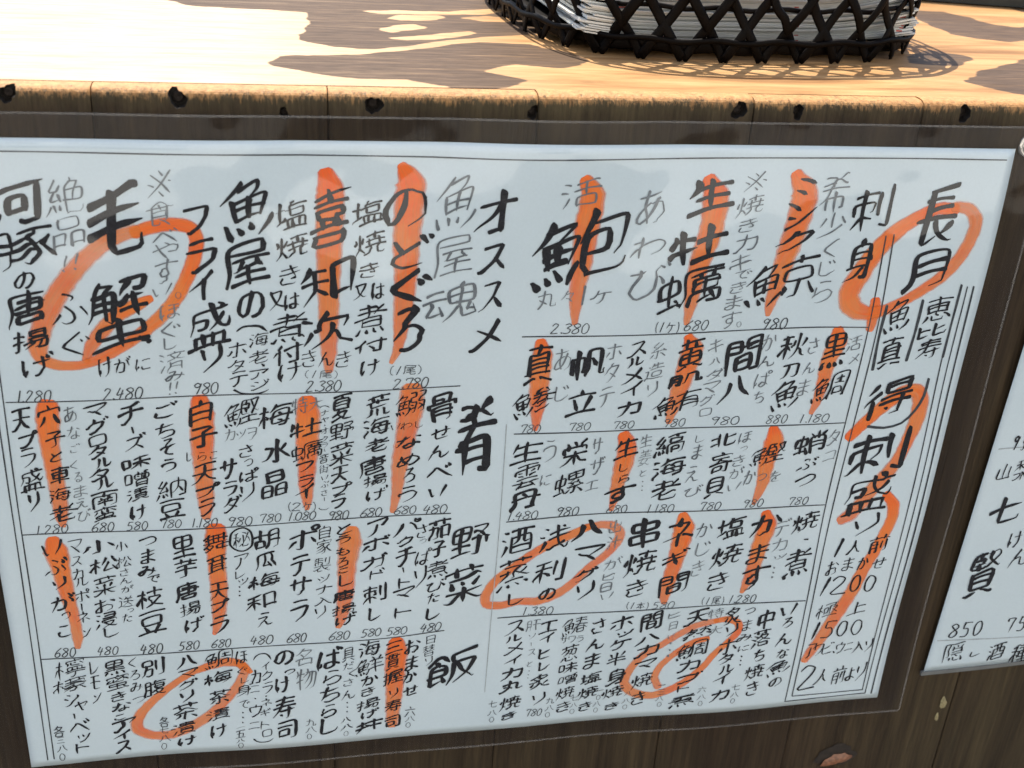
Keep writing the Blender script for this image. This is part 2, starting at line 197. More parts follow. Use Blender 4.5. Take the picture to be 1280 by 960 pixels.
'刀': [[42, 19, 40, 45, 35, 62, 29, 74, 20, 84, 12, 89, 7, 90], [12, 19, 85, 19, 84, 61, 80, 84, 77, 88, 73, 90, 62, 90, 54, 86]],
'別': [[24, 38, 23, 54, 19, 71, 15, 81, 8, 90], [62, 20, 62, 67], [86, 10, 86, 87, 84, 91, 72, 92], [24, 38, 44, 37, 44, 12, 13, 12, 12, 37, 24, 38], [23, 55, 45, 56, 45, 72, 42, 89, 38, 92, 30, 92, 25, 89]],
'利': [[28, 51, 22, 52, 7, 75, 7, 80], [62, 20, 62, 67], [9, 17, 27, 14, 43, 9, 50, 11], [28, 14, 28, 91], [9, 37, 48, 37], [86, 10, 86, 87, 84, 91, 72, 92], [28, 51, 36, 55, 47, 66]],
'刺': [[30, 64, 24, 65, 8, 83, 6, 88], [87, 10, 87, 87, 84, 91, 73, 92], [30, 64, 38, 67, 49, 74], [30, 9, 30, 91], [11, 55, 12, 35, 50, 35, 51, 37, 50, 54, 42, 56], [8, 20, 53, 20], [66, 19, 66, 66]],
'前': [[15, 71, 43, 71], [15, 91, 15, 39, 42, 38, 43, 40, 43, 88, 42, 91, 33, 92], [83, 38, 83, 87, 80, 91, 71, 92], [8, 24, 90, 24], [72, 9, 67, 23], [15, 54, 43, 54], [27, 9, 31, 16, 31, 24], [63, 40, 63, 73]],
'包': [[22, 61, 55, 60, 55, 38, 22, 39, 22, 77, 24, 86, 28, 88, 35, 90, 79, 90, 87, 87, 90, 80], [33, 7, 31, 10, 28, 19, 9, 38], [27, 20, 81, 21, 82, 42, 80, 61, 76, 68, 67, 69]],
'北': [[59, 10, 60, 86, 66, 89, 87, 88, 90, 85, 92, 72], [35, 10, 35, 90], [9, 77, 35, 68], [87, 27, 68, 40, 59, 43], [10, 33, 35, 33]],
'半': [[80, 11, 70, 28], [9, 63, 90, 63], [49, 8, 49, 90], [20, 11, 27, 27], [15, 40, 84, 40]],
'南': [[49, 9, 49, 35], [10, 17, 89, 17], [36, 43, 38, 50], [63, 43, 58, 56], [29, 57, 69, 57], [14, 91, 14, 36, 50, 35, 84, 36, 84, 88, 83, 90, 80, 92, 69, 92], [27, 73, 71, 73], [49, 57, 49, 89]],
'参': [[60, 11, 70, 16, 72, 21], [20, 25, 26, 23, 42, 24, 73, 21, 79, 23], [28, 59, 33, 60, 58, 51], [8, 40, 90, 40], [65, 40, 67, 46, 73, 53, 86, 61, 91, 62], [25, 74, 32, 75, 49, 70, 62, 63, 67, 62], [49, 7, 42, 8, 30, 18, 27, 23], [43, 24, 41, 34, 30, 49, 17, 60, 12, 62, 8, 62], [19, 89, 24, 92, 42, 88, 62, 82, 79, 73]],
'又': [[21, 15, 22, 21, 28, 38, 45, 63, 56, 73, 66, 80, 79, 86, 90, 89], [13, 15, 77, 15, 79, 19, 70, 41, 61, 54, 53, 64, 34, 79, 10, 89]],
'司': [[12, 14, 83, 14, 84, 86, 82, 89, 79, 90, 70, 90, 65, 88], [12, 32, 65, 32], [19, 74, 57, 74, 58, 72, 58, 49, 20, 49, 19, 50, 19, 80]],
'各': [[38, 7, 35, 16, 29, 19, 26, 24, 13, 33, 8, 33], [28, 24, 39, 34, 58, 46, 80, 55, 91, 56], [35, 17, 71, 18, 72, 20, 71, 24, 61, 34, 44, 45, 27, 53, 9, 58], [23, 88, 24, 63, 74, 64, 74, 86, 73, 88, 23, 88]],
'名': [[38, 16, 76, 18, 75, 24, 66, 34, 51, 46, 45, 47], [45, 47, 41, 55], [32, 35, 41, 42, 45, 47], [11, 62, 39, 55, 46, 57, 79, 57, 80, 91], [47, 6, 41, 8, 37, 17, 23, 27, 13, 33, 8, 32], [28, 87, 80, 87], [28, 59, 28, 91]],
'周': [[32, 29, 68, 29], [34, 79, 64, 79, 66, 78, 65, 60, 35, 59, 34, 61, 34, 84], [9, 91, 14, 77, 17, 58, 18, 13, 82, 12, 83, 87, 81, 91, 69, 92], [50, 21, 50, 45], [28, 45, 71, 45]],
'味': [[64, 52, 89, 84], [64, 9, 64, 90], [64, 52, 44, 78, 36, 84], [11, 67, 29, 66, 30, 18, 28, 17, 11, 17, 11, 75], [41, 48, 59, 48, 65, 51, 69, 48, 90, 48], [44, 24, 86, 24]],
'和': [[8, 37, 45, 37], [11, 15, 29, 13, 41, 9, 46, 11], [27, 48, 21, 50, 6, 78], [27, 48, 35, 51, 43, 62], [28, 14, 27, 43, 28, 91], [56, 87, 56, 18, 57, 17, 85, 17, 85, 85], [56, 79, 85, 79]],
'品': [[11, 92, 11, 57, 12, 56, 39, 56, 39, 90], [58, 86, 87, 86], [58, 92, 58, 56, 87, 56, 87, 91], [11, 86, 39, 86], [26, 12, 26, 38, 72, 37, 72, 12, 26, 12]],
'唐': [[24, 43, 90, 43], [89, 17, 15, 17, 15, 54, 12, 77, 8, 88, 9, 93], [30, 30, 80, 31, 81, 55, 79, 57, 30, 57], [53, 7, 55, 15, 55, 70], [55, 70, 81, 71, 82, 87, 80, 88, 32, 88, 30, 87, 31, 71, 55, 70]],
'喜': [[11, 14, 88, 14], [8, 62, 90, 62], [67, 51, 75, 48, 75, 38, 74, 37, 25, 37, 23, 38, 23, 48, 24, 50, 63, 50, 67, 51], [67, 51, 65, 62], [32, 50, 33, 62], [49, 8, 49, 25], [17, 27, 81, 27], [77, 89, 77, 75, 76, 74, 22, 74, 21, 76, 21, 88, 22, 89, 77, 89]],
'噌': [[11, 67, 27, 67, 28, 66, 28, 17, 11, 17, 10, 75], [46, 74, 81, 74], [83, 7, 78, 9, 75, 14, 74, 20], [50, 9, 52, 14, 51, 21], [46, 87, 81, 87], [46, 91, 46, 61, 80, 61, 81, 91], [50, 30, 54, 40], [77, 30, 72, 39], [63, 21, 63, 49], [74, 20, 40, 21, 40, 48, 85, 49, 86, 22, 74, 20]],
'堅': [[44, 11, 13, 11, 12, 54, 46, 55], [55, 55, 66, 47, 76, 37, 84, 20, 86, 13, 85, 12, 59, 12, 58, 13, 58, 19, 65, 35, 75, 47, 86, 55, 92, 56], [18, 71, 80, 71], [32, 40, 32, 55], [12, 25, 44, 26, 45, 38, 43, 40, 12, 40], [7, 89, 90, 89], [49, 64, 49, 88], [32, 11, 32, 25]],
'塩': [[41, 89, 41, 63, 85, 63, 86, 64, 86, 89], [71, 63, 71, 89], [47, 19, 90, 19], [19, 9, 19, 67], [32, 61, 29, 65, 21, 67, 10, 73, 7, 77], [29, 89, 91, 89], [51, 7, 48, 11, 47, 17, 42, 24, 46, 38, 46, 50, 81, 50, 81, 33, 80, 32, 41, 31, 31, 33, 28, 32, 9, 32], [56, 63, 56, 89]],
'夏': [[20, 33, 78, 33], [20, 44, 78, 44], [33, 66, 33, 72, 42, 78, 45, 82], [9, 92, 32, 88, 46, 82, 54, 82, 61, 87, 84, 91, 88, 91, 94, 89], [11, 12, 87, 12], [48, 12, 47, 22], [9, 75, 35, 66, 66, 66, 69, 66, 69, 71, 57, 79, 55, 82], [38, 56, 33, 66], [78, 33, 78, 25, 75, 23, 21, 23, 21, 54, 37, 56, 76, 55, 78, 52, 78, 33]],
'大': [[10, 37, 42, 37, 47, 38, 52, 37, 88, 37], [50, 8, 48, 40, 39, 62, 27, 79, 14, 88, 8, 89], [48, 39, 68, 73, 82, 86, 89, 88]],
'天': [[48, 49, 62, 71, 68, 77, 82, 87, 90, 89], [14, 15, 84, 15], [48, 15, 48, 47, 42, 62, 34, 74, 27, 80, 17, 87, 8, 89], [11, 46, 43, 46, 47, 48, 52, 46, 88, 46]],
'姜': [[72, 7, 66, 12, 64, 19], [12, 19, 87, 19], [28, 7, 33, 13, 34, 19], [48, 20, 48, 46], [17, 33, 82, 33], [12, 92, 38, 87, 44, 85, 46, 82], [43, 53, 40, 54, 29, 69, 27, 74], [7, 61, 90, 61], [69, 62, 68, 68, 60, 77, 58, 81], [27, 74, 47, 81, 57, 81, 84, 91, 91, 90], [9, 46, 90, 46], [20, 77, 27, 74]],
'子': [[9, 51, 90, 51], [19, 14, 70, 14, 74, 17, 72, 21, 51, 35, 50, 38, 50, 84, 48, 90, 32, 91]],
'家': [[11, 51, 15, 51, 43, 41], [24, 32, 74, 32], [80, 45, 69, 51, 64, 57, 59, 58, 50, 67, 41, 73, 15, 85, 9, 85], [43, 41, 54, 61, 56, 78, 53, 86, 50, 90, 38, 92], [48, 52, 29, 62, 13, 69], [66, 56, 68, 64, 76, 75, 86, 84, 91, 85], [47, 33, 43, 41], [11, 30, 12, 17, 48, 16, 86, 17, 87, 18, 87, 29], [47, 8, 50, 16]],
'寄': [[21, 29, 41, 29, 46, 31, 54, 29, 77, 29], [20, 82, 53, 82, 54, 80, 53, 66, 22, 66, 20, 68, 20, 86], [50, 24, 48, 30, 42, 39, 35, 44, 21, 47, 20, 54], [47, 32, 51, 38, 76, 47, 76, 54], [11, 25, 11, 15, 49, 15, 87, 15, 88, 25], [49, 7, 50, 15], [76, 54, 74, 91, 62, 92, 58, 89], [9, 54, 89, 54]],
'寿': [[14, 15, 85, 15], [39, 74, 46, 82], [18, 30, 81, 30], [31, 59, 37, 62, 87, 62], [48, 7, 46, 9, 39, 40, 31, 57, 21, 70, 10, 79], [8, 45, 90, 45], [71, 54, 71, 90, 58, 92]],
'小': [[50, 10, 49, 88, 47, 90, 33, 92], [26, 32, 22, 35, 17, 51, 11, 66, 6, 69], [76, 34, 91, 69]],
'少': [[48, 8, 48, 61], [24, 24, 11, 50], [79, 59, 62, 74, 51, 80, 36, 85, 9, 91], [75, 25, 89, 49]],
'尾': [[28, 60, 80, 52], [30, 45, 50, 43, 70, 37, 71, 36, 71, 30], [16, 30, 82, 30, 84, 28, 84, 13, 82, 12, 17, 12, 15, 62, 8, 90], [25, 75, 87, 66], [51, 43, 51, 82, 53, 88, 60, 90, 85, 90, 88, 87, 89, 82]],
'屋': [[44, 43, 34, 58, 31, 59, 29, 61], [35, 58, 54, 58, 75, 55, 81, 58], [17, 28, 84, 27, 83, 12, 18, 13, 16, 62, 9, 89], [22, 89, 90, 89], [30, 72, 82, 72], [25, 41, 87, 41], [55, 58, 55, 89], [69, 41, 69, 48, 73, 51, 74, 55]],
'山': [[49, 9, 49, 84], [84, 28, 84, 91], [14, 29, 14, 83, 84, 84]],
'帆': [[9, 71, 9, 27, 11, 26, 38, 27, 38, 66, 37, 69, 33, 71], [23, 7, 23, 92], [59, 38, 70, 57], [41, 88, 47, 76, 50, 62, 51, 11, 79, 11, 79, 85, 80, 88, 84, 89, 91, 88, 92, 79, 91, 74]],
'希': [[53, 50, 53, 92], [47, 19, 41, 25, 41, 32, 40, 35, 27, 57, 9, 69], [26, 59, 25, 85], [40, 26, 39, 28, 40, 26], [80, 8, 76, 8, 61, 16, 59, 19], [17, 11, 22, 9, 27, 11, 43, 15, 48, 19, 58, 19, 77, 29, 82, 28], [26, 59, 81, 59, 80, 84, 77, 85, 69, 85], [9, 40, 89, 40], [12, 28, 19, 29, 35, 25, 40, 26]],
'弱': [[54, 61, 59, 60, 73, 65], [56, 11, 86, 12, 85, 30, 58, 31, 58, 49, 86, 50, 87, 51, 85, 78, 83, 89, 79, 92, 67, 92, 62, 89], [9, 81, 40, 72], [55, 80, 85, 71], [11, 11, 40, 11, 41, 12, 40, 30, 14, 31, 14, 49, 40, 50, 41, 51, 40, 77, 37, 88, 33, 91, 26, 91, 21, 89], [11, 60, 16, 60, 28, 65]],
'得': [[45, 73, 53, 82], [38, 50, 89, 50], [75, 50, 75, 88, 74, 91, 64, 92], [26, 8, 16, 20, 9, 25], [43, 24, 84, 24], [29, 30, 22, 38, 20, 44, 11, 51, 6, 56], [20, 46, 21, 51, 21, 91], [35, 65, 90, 65], [84, 24, 84, 11, 82, 10, 45, 10, 43, 12, 43, 35, 45, 37, 83, 37, 84, 24]],
'恵': [[11, 16, 87, 16], [49, 7, 49, 52, 44, 59], [44, 59, 47, 67, 53, 71], [19, 43, 79, 43], [33, 72, 33, 87, 36, 90, 65, 90, 68, 87, 69, 82], [74, 71, 79, 74, 90, 87], [19, 72, 16, 80, 9, 87], [79, 43, 79, 31, 78, 30, 19, 30, 19, 56, 20, 58, 42, 59, 77, 58, 79, 56, 79, 43]],
'揚': [[74, 62, 69, 77, 61, 88], [49, 61, 88, 62, 85, 88, 80, 92, 72, 92], [7, 59, 32, 52], [21, 7, 21, 86, 19, 91, 11, 92], [7, 28, 30, 28], [59, 62, 57, 69, 52, 76, 38, 88], [40, 48, 92, 48], [52, 49, 49, 61], [46, 23, 84, 23], [49, 61, 44, 63, 36, 71], [46, 23, 47, 10, 83, 10, 84, 11, 84, 35, 82, 37, 47, 36, 46, 23]],
'握': [[67, 58, 67, 90], [42, 90, 92, 90], [47, 73, 87, 73], [7, 28, 28, 28], [6, 59, 30, 52], [61, 40, 60, 46, 54, 53, 53, 56, 54, 58, 83, 56], [18, 8, 18, 87, 17, 90, 9, 91], [39, 40, 87, 40], [78, 47, 83, 56, 87, 59], [39, 27, 87, 26, 87, 12, 85, 11, 39, 12, 39, 55, 35, 77, 31, 89, 31, 93]],
'日': [[20, 90, 20, 15, 22, 14, 78, 15, 78, 89], [20, 49, 78, 49], [20, 84, 78, 84]],
'旨': [[17, 8, 17, 32, 22, 35, 74, 37, 82, 34, 85, 27], [17, 19, 35, 19, 73, 13, 78, 14], [20, 69, 79, 69], [20, 88, 20, 53, 79, 53, 79, 86, 78, 88, 20, 88]],
'春': [[7, 66, 11, 66, 19, 60, 32, 57, 71, 57, 79, 60, 87, 65, 91, 66], [49, 7, 39, 37, 30, 49, 27, 56, 27, 86, 29, 88, 70, 88, 72, 86, 72, 59, 67, 43], [17, 28, 82, 28], [27, 72, 72, 72], [14, 15, 84, 15], [9, 43, 90, 43]],
'晶': [[25, 26, 72, 26], [57, 71, 86, 71], [12, 71, 41, 71], [57, 88, 58, 55, 85, 55, 86, 87, 85, 88, 57, 88], [41, 88, 41, 55, 13, 55, 12, 87, 14, 88, 41, 88], [25, 26, 25, 12, 27, 11, 71, 11, 72, 12, 72, 41, 27, 41, 25, 40, 25, 26]],
'替': [[70, 32, 84, 48, 87, 50, 92, 50], [27, 8, 27, 25, 25, 35, 19, 44, 15, 48, 11, 51, 7, 51], [12, 15, 41, 15], [70, 32, 61, 43, 51, 48], [53, 30, 72, 32, 89, 30], [55, 15, 86, 15], [70, 8, 70, 32], [9, 30, 27, 32, 32, 30, 43, 30], [22, 72, 76, 72], [26, 33, 30, 39, 40, 46], [76, 88, 75, 57, 24, 56, 22, 58, 22, 86, 23, 88, 76, 88]],
'月': [[23, 61, 77, 61], [10, 88, 17, 77, 23, 59, 24, 14, 76, 13, 77, 86, 74, 90, 59, 91], [24, 37, 77, 37]],
'有': [[28, 72, 77, 72], [44, 7, 40, 11, 29, 39, 28, 91], [9, 20, 88, 20], [9, 58, 22, 45, 35, 39, 77, 39, 77, 89, 74, 91, 63, 92], [28, 55, 77, 55]],
'本': [[10, 28, 88, 28], [49, 8, 49, 92], [58, 28, 62, 42, 71, 56, 82, 68, 88, 73], [26, 73, 72, 73], [40, 28, 37, 38, 27, 56, 20, 65, 9, 74]],
'松': [[23, 8, 23, 91], [7, 28, 35, 28], [22, 44, 17, 48, 7, 69, 7, 77], [64, 41, 48, 85, 54, 86, 84, 82], [56, 12, 51, 28, 44, 43], [77, 65, 88, 88], [22, 44, 31, 47, 35, 54, 35, 58], [75, 11, 78, 22, 88, 43]],
'枝': [[38, 90, 49, 87, 63, 78, 71, 71, 79, 59, 83, 51, 82, 46, 64, 45, 49, 45, 48, 47, 49, 54, 54, 62, 60, 71, 71, 81, 85, 89, 93, 90], [21, 42, 28, 42, 35, 54], [22, 8, 22, 91], [8, 27, 33, 27], [65, 8, 65, 45], [44, 23, 88, 23], [21, 42, 15, 49, 6, 68, 6, 73]],
'栄': [[49, 40, 49, 92], [12, 54, 41, 54, 51, 55, 55, 54, 87, 54], [49, 56, 57, 61, 74, 77, 90, 86], [82, 9, 71, 22, 70, 28], [12, 41, 12, 28, 71, 28, 87, 29, 87, 41], [49, 56, 44, 59, 25, 77, 9, 86], [20, 11, 25, 20, 24, 28], [45, 9, 49, 20]],
'梅': [[90, 78, 44, 78, 49, 34, 85, 35, 82, 85, 77, 91, 69, 92], [58, 64, 68, 70], [51, 7, 49, 17, 40, 31], [20, 7, 19, 43, 18, 49, 14, 52, 7, 70, 7, 75], [38, 56, 92, 56], [8, 28, 28, 28], [20, 43, 26, 46, 30, 53, 30, 58], [49, 18, 89, 18], [61, 42, 70, 48], [18, 50, 20, 54, 20, 91]],
'梨': [[41, 66, 39, 71, 27, 81, 11, 89, 6, 88], [85, 9, 84, 49, 81, 51, 72, 51], [10, 12, 28, 11, 43, 8, 49, 10], [29, 11, 29, 51], [63, 12, 63, 39], [9, 65, 89, 65], [52, 66, 73, 82, 87, 88, 92, 87], [48, 25, 34, 25, 8, 48], [49, 58, 51, 68, 49, 71, 49, 91], [9, 25, 23, 25, 45, 40]],
'極': [[71, 45, 88, 71], [71, 33, 85, 33, 87, 38, 79, 60, 69, 73], [19, 7, 19, 92], [8, 27, 27, 27], [18, 44, 24, 43, 28, 51, 28, 56], [18, 44, 13, 50, 6, 67, 6, 75], [37, 12, 85, 12], [79, 13, 75, 19, 60, 29, 59, 76, 51, 78, 46, 75], [32, 87, 90, 87], [36, 64, 48, 64, 49, 62, 49, 35, 36, 35, 36, 69]],
'檬': [[37, 50, 90, 50], [58, 50, 57, 56], [8, 28, 28, 28], [38, 37, 40, 28, 88, 28, 89, 37], [38, 14, 91, 14], [19, 7, 18, 45, 19, 92], [87, 59, 71, 67, 62, 74, 47, 83, 35, 87, 31, 86], [57, 56, 66, 70], [35, 72, 41, 73, 61, 63], [74, 7, 74, 20], [18, 49, 14, 52, 7, 70, 7, 75], [49, 39, 78, 39], [77, 65, 81, 77, 85, 84, 90, 87], [35, 61, 39, 62, 57, 56], [66, 70, 67, 83, 66, 87, 63, 91, 54, 92], [52, 7, 52, 20], [19, 42, 25, 44, 27, 47, 30, 53, 29, 57]],
'檸': [[19, 7, 19, 92], [9, 27, 27, 27], [19, 43, 25, 46, 29, 56], [34, 61, 92, 61], [44, 29, 39, 36], [79, 26, 87, 35], [42, 61, 43, 46, 84, 46, 85, 47, 85, 61], [56, 46, 56, 61], [53, 28, 53, 34, 54, 37, 74, 37, 76, 33], [19, 43, 14, 46, 6, 67, 6, 74], [37, 23, 38, 15, 63, 15, 88, 15, 89, 23], [71, 46, 71, 61], [65, 72, 64, 90, 54, 92, 50, 88], [37, 72, 89, 72], [62, 8, 64, 15], [59, 22, 66, 28]],
'次': [[60, 37, 60, 55, 52, 71, 39, 85, 28, 90], [60, 57, 65, 61, 75, 79, 83, 86, 88, 89], [49, 8, 44, 25, 37, 38, 35, 43, 30, 45], [45, 24, 81, 24, 85, 25, 85, 32, 80, 46], [25, 55, 10, 79], [10, 16, 24, 24]],
'比': [[56, 9, 57, 86, 64, 89, 80, 89, 85, 87, 87, 84, 89, 69], [84, 30, 64, 44, 56, 46], [16, 9, 16, 85, 18, 86, 24, 85, 40, 80, 43, 77], [16, 38, 41, 38]],
'毛': [[43, 18, 43, 80, 45, 87, 51, 90, 85, 89, 89, 86, 90, 80, 88, 74], [10, 66, 88, 56], [12, 44, 82, 34], [12, 23, 41, 18, 73, 9, 79, 11]],
'水': [[11, 33, 32, 33, 34, 34, 35, 37, 30, 53, 19, 71, 11, 79, 4, 80], [79, 30, 70, 41, 61, 48], [51, 40, 56, 42, 60, 47, 63, 53, 72, 65, 89, 79], [50, 9, 50, 41, 49, 87, 48, 90, 45, 91, 37, 91]],
'汁': [[27, 62, 13, 88], [7, 37, 22, 42], [36, 42, 90, 42], [63, 9, 63, 91], [14, 9, 28, 17]],
'河': [[12, 10, 25, 17, 32, 16, 35, 14, 91, 14], [6, 37, 20, 43], [40, 64, 63, 64, 64, 63, 64, 35, 40, 35, 40, 71], [25, 62, 11, 88], [84, 14, 83, 88, 77, 91, 64, 91, 58, 88]],
'活': [[41, 16, 64, 13, 82, 9, 88, 10], [25, 62, 12, 87], [14, 10, 27, 17], [35, 37, 90, 37], [63, 14, 63, 59], [9, 37, 21, 44], [84, 87, 84, 60, 42, 60, 42, 86, 44, 87, 84, 87]],
'浅': [[6, 37, 10, 37, 19, 42], [33, 53, 90, 45], [53, 9, 56, 43, 60, 63, 66, 77, 75, 89, 82, 92, 85, 91, 88, 88, 90, 82, 91, 77, 88, 72], [77, 67, 62, 78, 51, 83, 38, 88, 33, 87], [35, 32, 86, 25], [23, 62, 11, 88], [69, 11, 77, 17], [14, 9, 24, 15]],
'海': [[56, 62, 64, 70], [9, 38, 20, 45], [11, 11, 16, 10, 26, 16], [32, 56, 91, 56], [43, 18, 88, 19], [61, 88, 66, 91, 75, 91, 79, 88, 83, 66, 84, 36, 83, 35, 64, 35, 57, 37, 54, 35, 45, 35, 43, 38, 38, 71, 38, 76, 40, 77, 89, 77], [21, 61, 21, 67, 12, 87, 13, 92], [46, 8, 42, 19, 32, 34], [59, 38, 66, 48, 66, 56]],
'浸': [[40, 11, 82, 11, 82, 35, 80, 37, 40, 37], [33, 56, 34, 48, 89, 48, 90, 56], [9, 36, 20, 42], [10, 11, 14, 10, 24, 16], [46, 61, 47, 67, 51, 73, 64, 83, 82, 90, 90, 90], [42, 61, 77, 61, 78, 65, 74, 72, 64, 81, 53, 86, 34, 92], [22, 63, 12, 88], [43, 24, 82, 24]],
'済': [[79, 53, 79, 90], [58, 8, 61, 17], [43, 53, 42, 73, 38, 82, 31, 91], [34, 17, 90, 17], [8, 37, 14, 41, 18, 46], [13, 11, 22, 17, 23, 22], [79, 18, 77, 25, 67, 33, 66, 37], [34, 45, 55, 39, 58, 37, 65, 37, 69, 40, 82, 43, 92, 43], [41, 74, 79, 74], [43, 59, 79, 59], [44, 17, 45, 25, 58, 37], [22, 62, 12, 85, 11, 90]],
'漬': [[6, 37, 10, 36, 20, 42], [36, 12, 88, 12], [32, 33, 91, 33], [61, 8, 61, 33], [41, 54, 84, 54], [25, 62, 12, 88], [41, 65, 84, 65], [14, 9, 25, 16], [29, 91, 33, 91, 54, 84], [71, 84, 75, 84, 90, 91, 95, 91], [39, 22, 86, 22], [41, 54, 41, 46, 43, 43, 83, 44, 84, 45, 84, 75, 42, 76, 41, 74, 41, 54]],
'炙': [[80, 56, 70, 69], [40, 25, 45, 26, 56, 35], [42, 43, 50, 50, 48, 63, 50, 65, 53, 67, 62, 77, 80, 88, 86, 90, 93, 88], [48, 64, 38, 78, 31, 84, 19, 89, 10, 91], [28, 58, 17, 71], [52, 6, 47, 8, 46, 14], [10, 28, 20, 27, 40, 15, 75, 15, 77, 16, 76, 21, 68, 29, 53, 39, 32, 48, 12, 52], [24, 33, 29, 34, 42, 43]],
'然': [[29, 7, 24, 17, 11, 36], [25, 15, 45, 16, 44, 28, 36, 43, 29, 51, 27, 54, 12, 65, 6, 64], [38, 79, 39, 90], [81, 11, 87, 19], [69, 9, 68, 41, 59, 56, 50, 64, 43, 66], [19, 77, 12, 88, 7, 92], [25, 29, 39, 35], [69, 40, 73, 44, 82, 60, 88, 65], [76, 75, 82, 79, 89, 90], [59, 79, 62, 90], [19, 42, 29, 49], [53, 28, 89, 28]],
'焼': [[11, 28, 10, 39, 7, 48], [43, 17, 87, 17], [39, 41, 91, 41], [79, 30, 79, 56, 73, 66, 73, 88, 75, 91, 88, 91, 91, 90, 92, 83], [40, 61, 90, 61], [22, 9, 20, 64, 16, 78, 8, 90], [20, 65, 26, 68, 33, 79], [51, 30, 51, 56, 54, 66, 53, 74, 50, 82, 46, 86, 39, 90, 35, 90], [35, 26, 29, 40], [65, 7, 65, 28]],
'煮': [[5, 48, 10, 49, 38, 42, 44, 44, 75, 44, 77, 45, 77, 69, 75, 71, 27, 70, 26, 69, 26, 45], [85, 11, 67, 24, 64, 30], [9, 31, 89, 31], [17, 15, 65, 15, 71, 20], [43, 8, 43, 33, 39, 42], [37, 81, 38, 90], [26, 57, 77, 57], [76, 77, 82, 81, 88, 90], [59, 80, 62, 89, 66, 92], [19, 79, 12, 89, 7, 92]],
'牡': [[6, 65, 8, 62, 40, 54], [13, 14, 12, 26, 7, 39, 8, 44], [12, 28, 38, 28], [26, 7, 26, 92], [47, 38, 88, 38], [41, 88, 91, 88], [67, 8, 67, 87]],
'物': [[64, 24, 62, 34, 55, 51, 46, 65, 40, 69], [79, 24, 75, 40, 65, 67, 54, 84, 46, 89], [12, 14, 11, 26, 7, 41], [51, 24, 90, 25, 88, 54, 84, 84, 81, 89, 71, 90], [8, 61, 37, 53], [25, 7, 25, 92], [11, 28, 35, 28], [55, 8, 52, 23, 40, 42]],
'特': [[44, 56, 90, 56], [41, 38, 90, 38], [7, 66, 11, 62, 32, 56, 36, 53], [50, 67, 58, 77], [12, 15, 7, 43, 9, 48], [11, 28, 33, 28], [79, 38, 79, 87, 77, 91, 66, 92], [48, 19, 86, 19], [24, 7, 24, 92], [67, 7, 67, 38]],
'瓜': [[82, 11, 76, 9, 21, 17, 19, 58, 15, 75, 9, 89, 9, 95], [59, 64, 69, 89], [47, 15, 46, 53, 38, 84, 46, 84, 64, 80], [73, 11, 74, 34, 78, 59, 83, 75, 90, 90]],
'生': [[25, 11, 22, 25, 12, 40], [50, 8, 50, 88], [9, 88, 90, 88], [20, 56, 81, 56], [22, 27, 85, 27]],
'白': [[17, 92, 17, 25, 19, 24, 80, 24, 80, 91], [17, 84, 80, 84], [50, 7, 45, 13, 43, 24], [17, 54, 80, 54]],
'盛': [[53, 7, 58, 31, 70, 50, 79, 56, 86, 56, 90, 48, 88, 43], [80, 28, 72, 38, 63, 47, 50, 54], [16, 33, 41, 34, 39, 51, 33, 53, 27, 52], [88, 18, 74, 16, 71, 18, 18, 18, 15, 44, 10, 58], [20, 89, 20, 67, 21, 66, 77, 66, 79, 67, 79, 90], [8, 90, 90, 90], [69, 7, 73, 10, 75, 15], [59, 66, 59, 90], [40, 66, 40, 90]],
'真': [[23, 61, 75, 61], [23, 73, 23, 28, 46, 27, 75, 28, 75, 73], [59, 83, 65, 82, 90, 90], [23, 39, 75, 39], [23, 50, 75, 50], [12, 15, 87, 15], [9, 90, 13, 91, 34, 82, 40, 82], [9, 73, 90, 73], [51, 7, 47, 27]],
'知': [[7, 48, 46, 48], [27, 62, 32, 64, 45, 80], [28, 21, 27, 61, 19, 79, 9, 90], [18, 9, 15, 22, 8, 35], [15, 21, 44, 21], [58, 88, 58, 17, 59, 16, 85, 17, 85, 87], [58, 81, 85, 81]],
'秋': [[24, 47, 31, 48, 37, 58], [52, 30, 49, 45, 47, 49, 44, 51], [24, 47, 20, 49, 7, 72, 6, 77], [67, 7, 66, 54, 56, 78, 43, 90], [8, 36, 40, 36], [9, 15, 35, 10, 40, 11], [66, 56, 71, 59, 75, 72, 80, 81, 86, 87, 92, 90], [25, 13, 24, 46, 25, 52, 25, 92], [88, 31, 80, 50]],
'秘': [[86, 14, 70, 51, 64, 62, 58, 65], [76, 39, 84, 43, 90, 62, 90, 68], [11, 15, 21, 14, 31, 10], [57, 29, 58, 66, 56, 78], [21, 49, 16, 54, 7, 75], [56, 78, 57, 88, 59, 90, 64, 91, 80, 90, 83, 85, 84, 79], [45, 40, 39, 65], [22, 14, 22, 92], [21, 49, 28, 50, 32, 57, 33, 62], [9, 36, 33, 36], [56, 78, 50, 80, 41, 88, 36, 88], [57, 9, 69, 18]],
'種': [[24, 49, 18, 50, 7, 70, 6, 74], [24, 14, 24, 91], [9, 35, 37, 35], [39, 90, 92, 90], [24, 49, 31, 52, 37, 58, 37, 63], [9, 16, 23, 14, 34, 10, 45, 13, 89, 10], [46, 50, 88, 50], [42, 24, 90, 24], [45, 76, 88, 76], [67, 12, 67, 90], [67, 37, 88, 38, 87, 62, 46, 63, 46, 37, 67, 37]],
'穴': [[45, 9, 51, 18, 50, 26], [12, 42, 12, 27, 13, 26, 86, 26, 87, 42], [66, 50, 75, 71, 89, 89], [33, 50, 29, 65, 17, 84]],
'立': [[13, 27, 85, 27], [74, 39, 71, 43, 58, 87], [28, 40, 35, 73, 40, 77], [9, 87, 90, 87], [47, 7, 49, 15, 48, 20]],
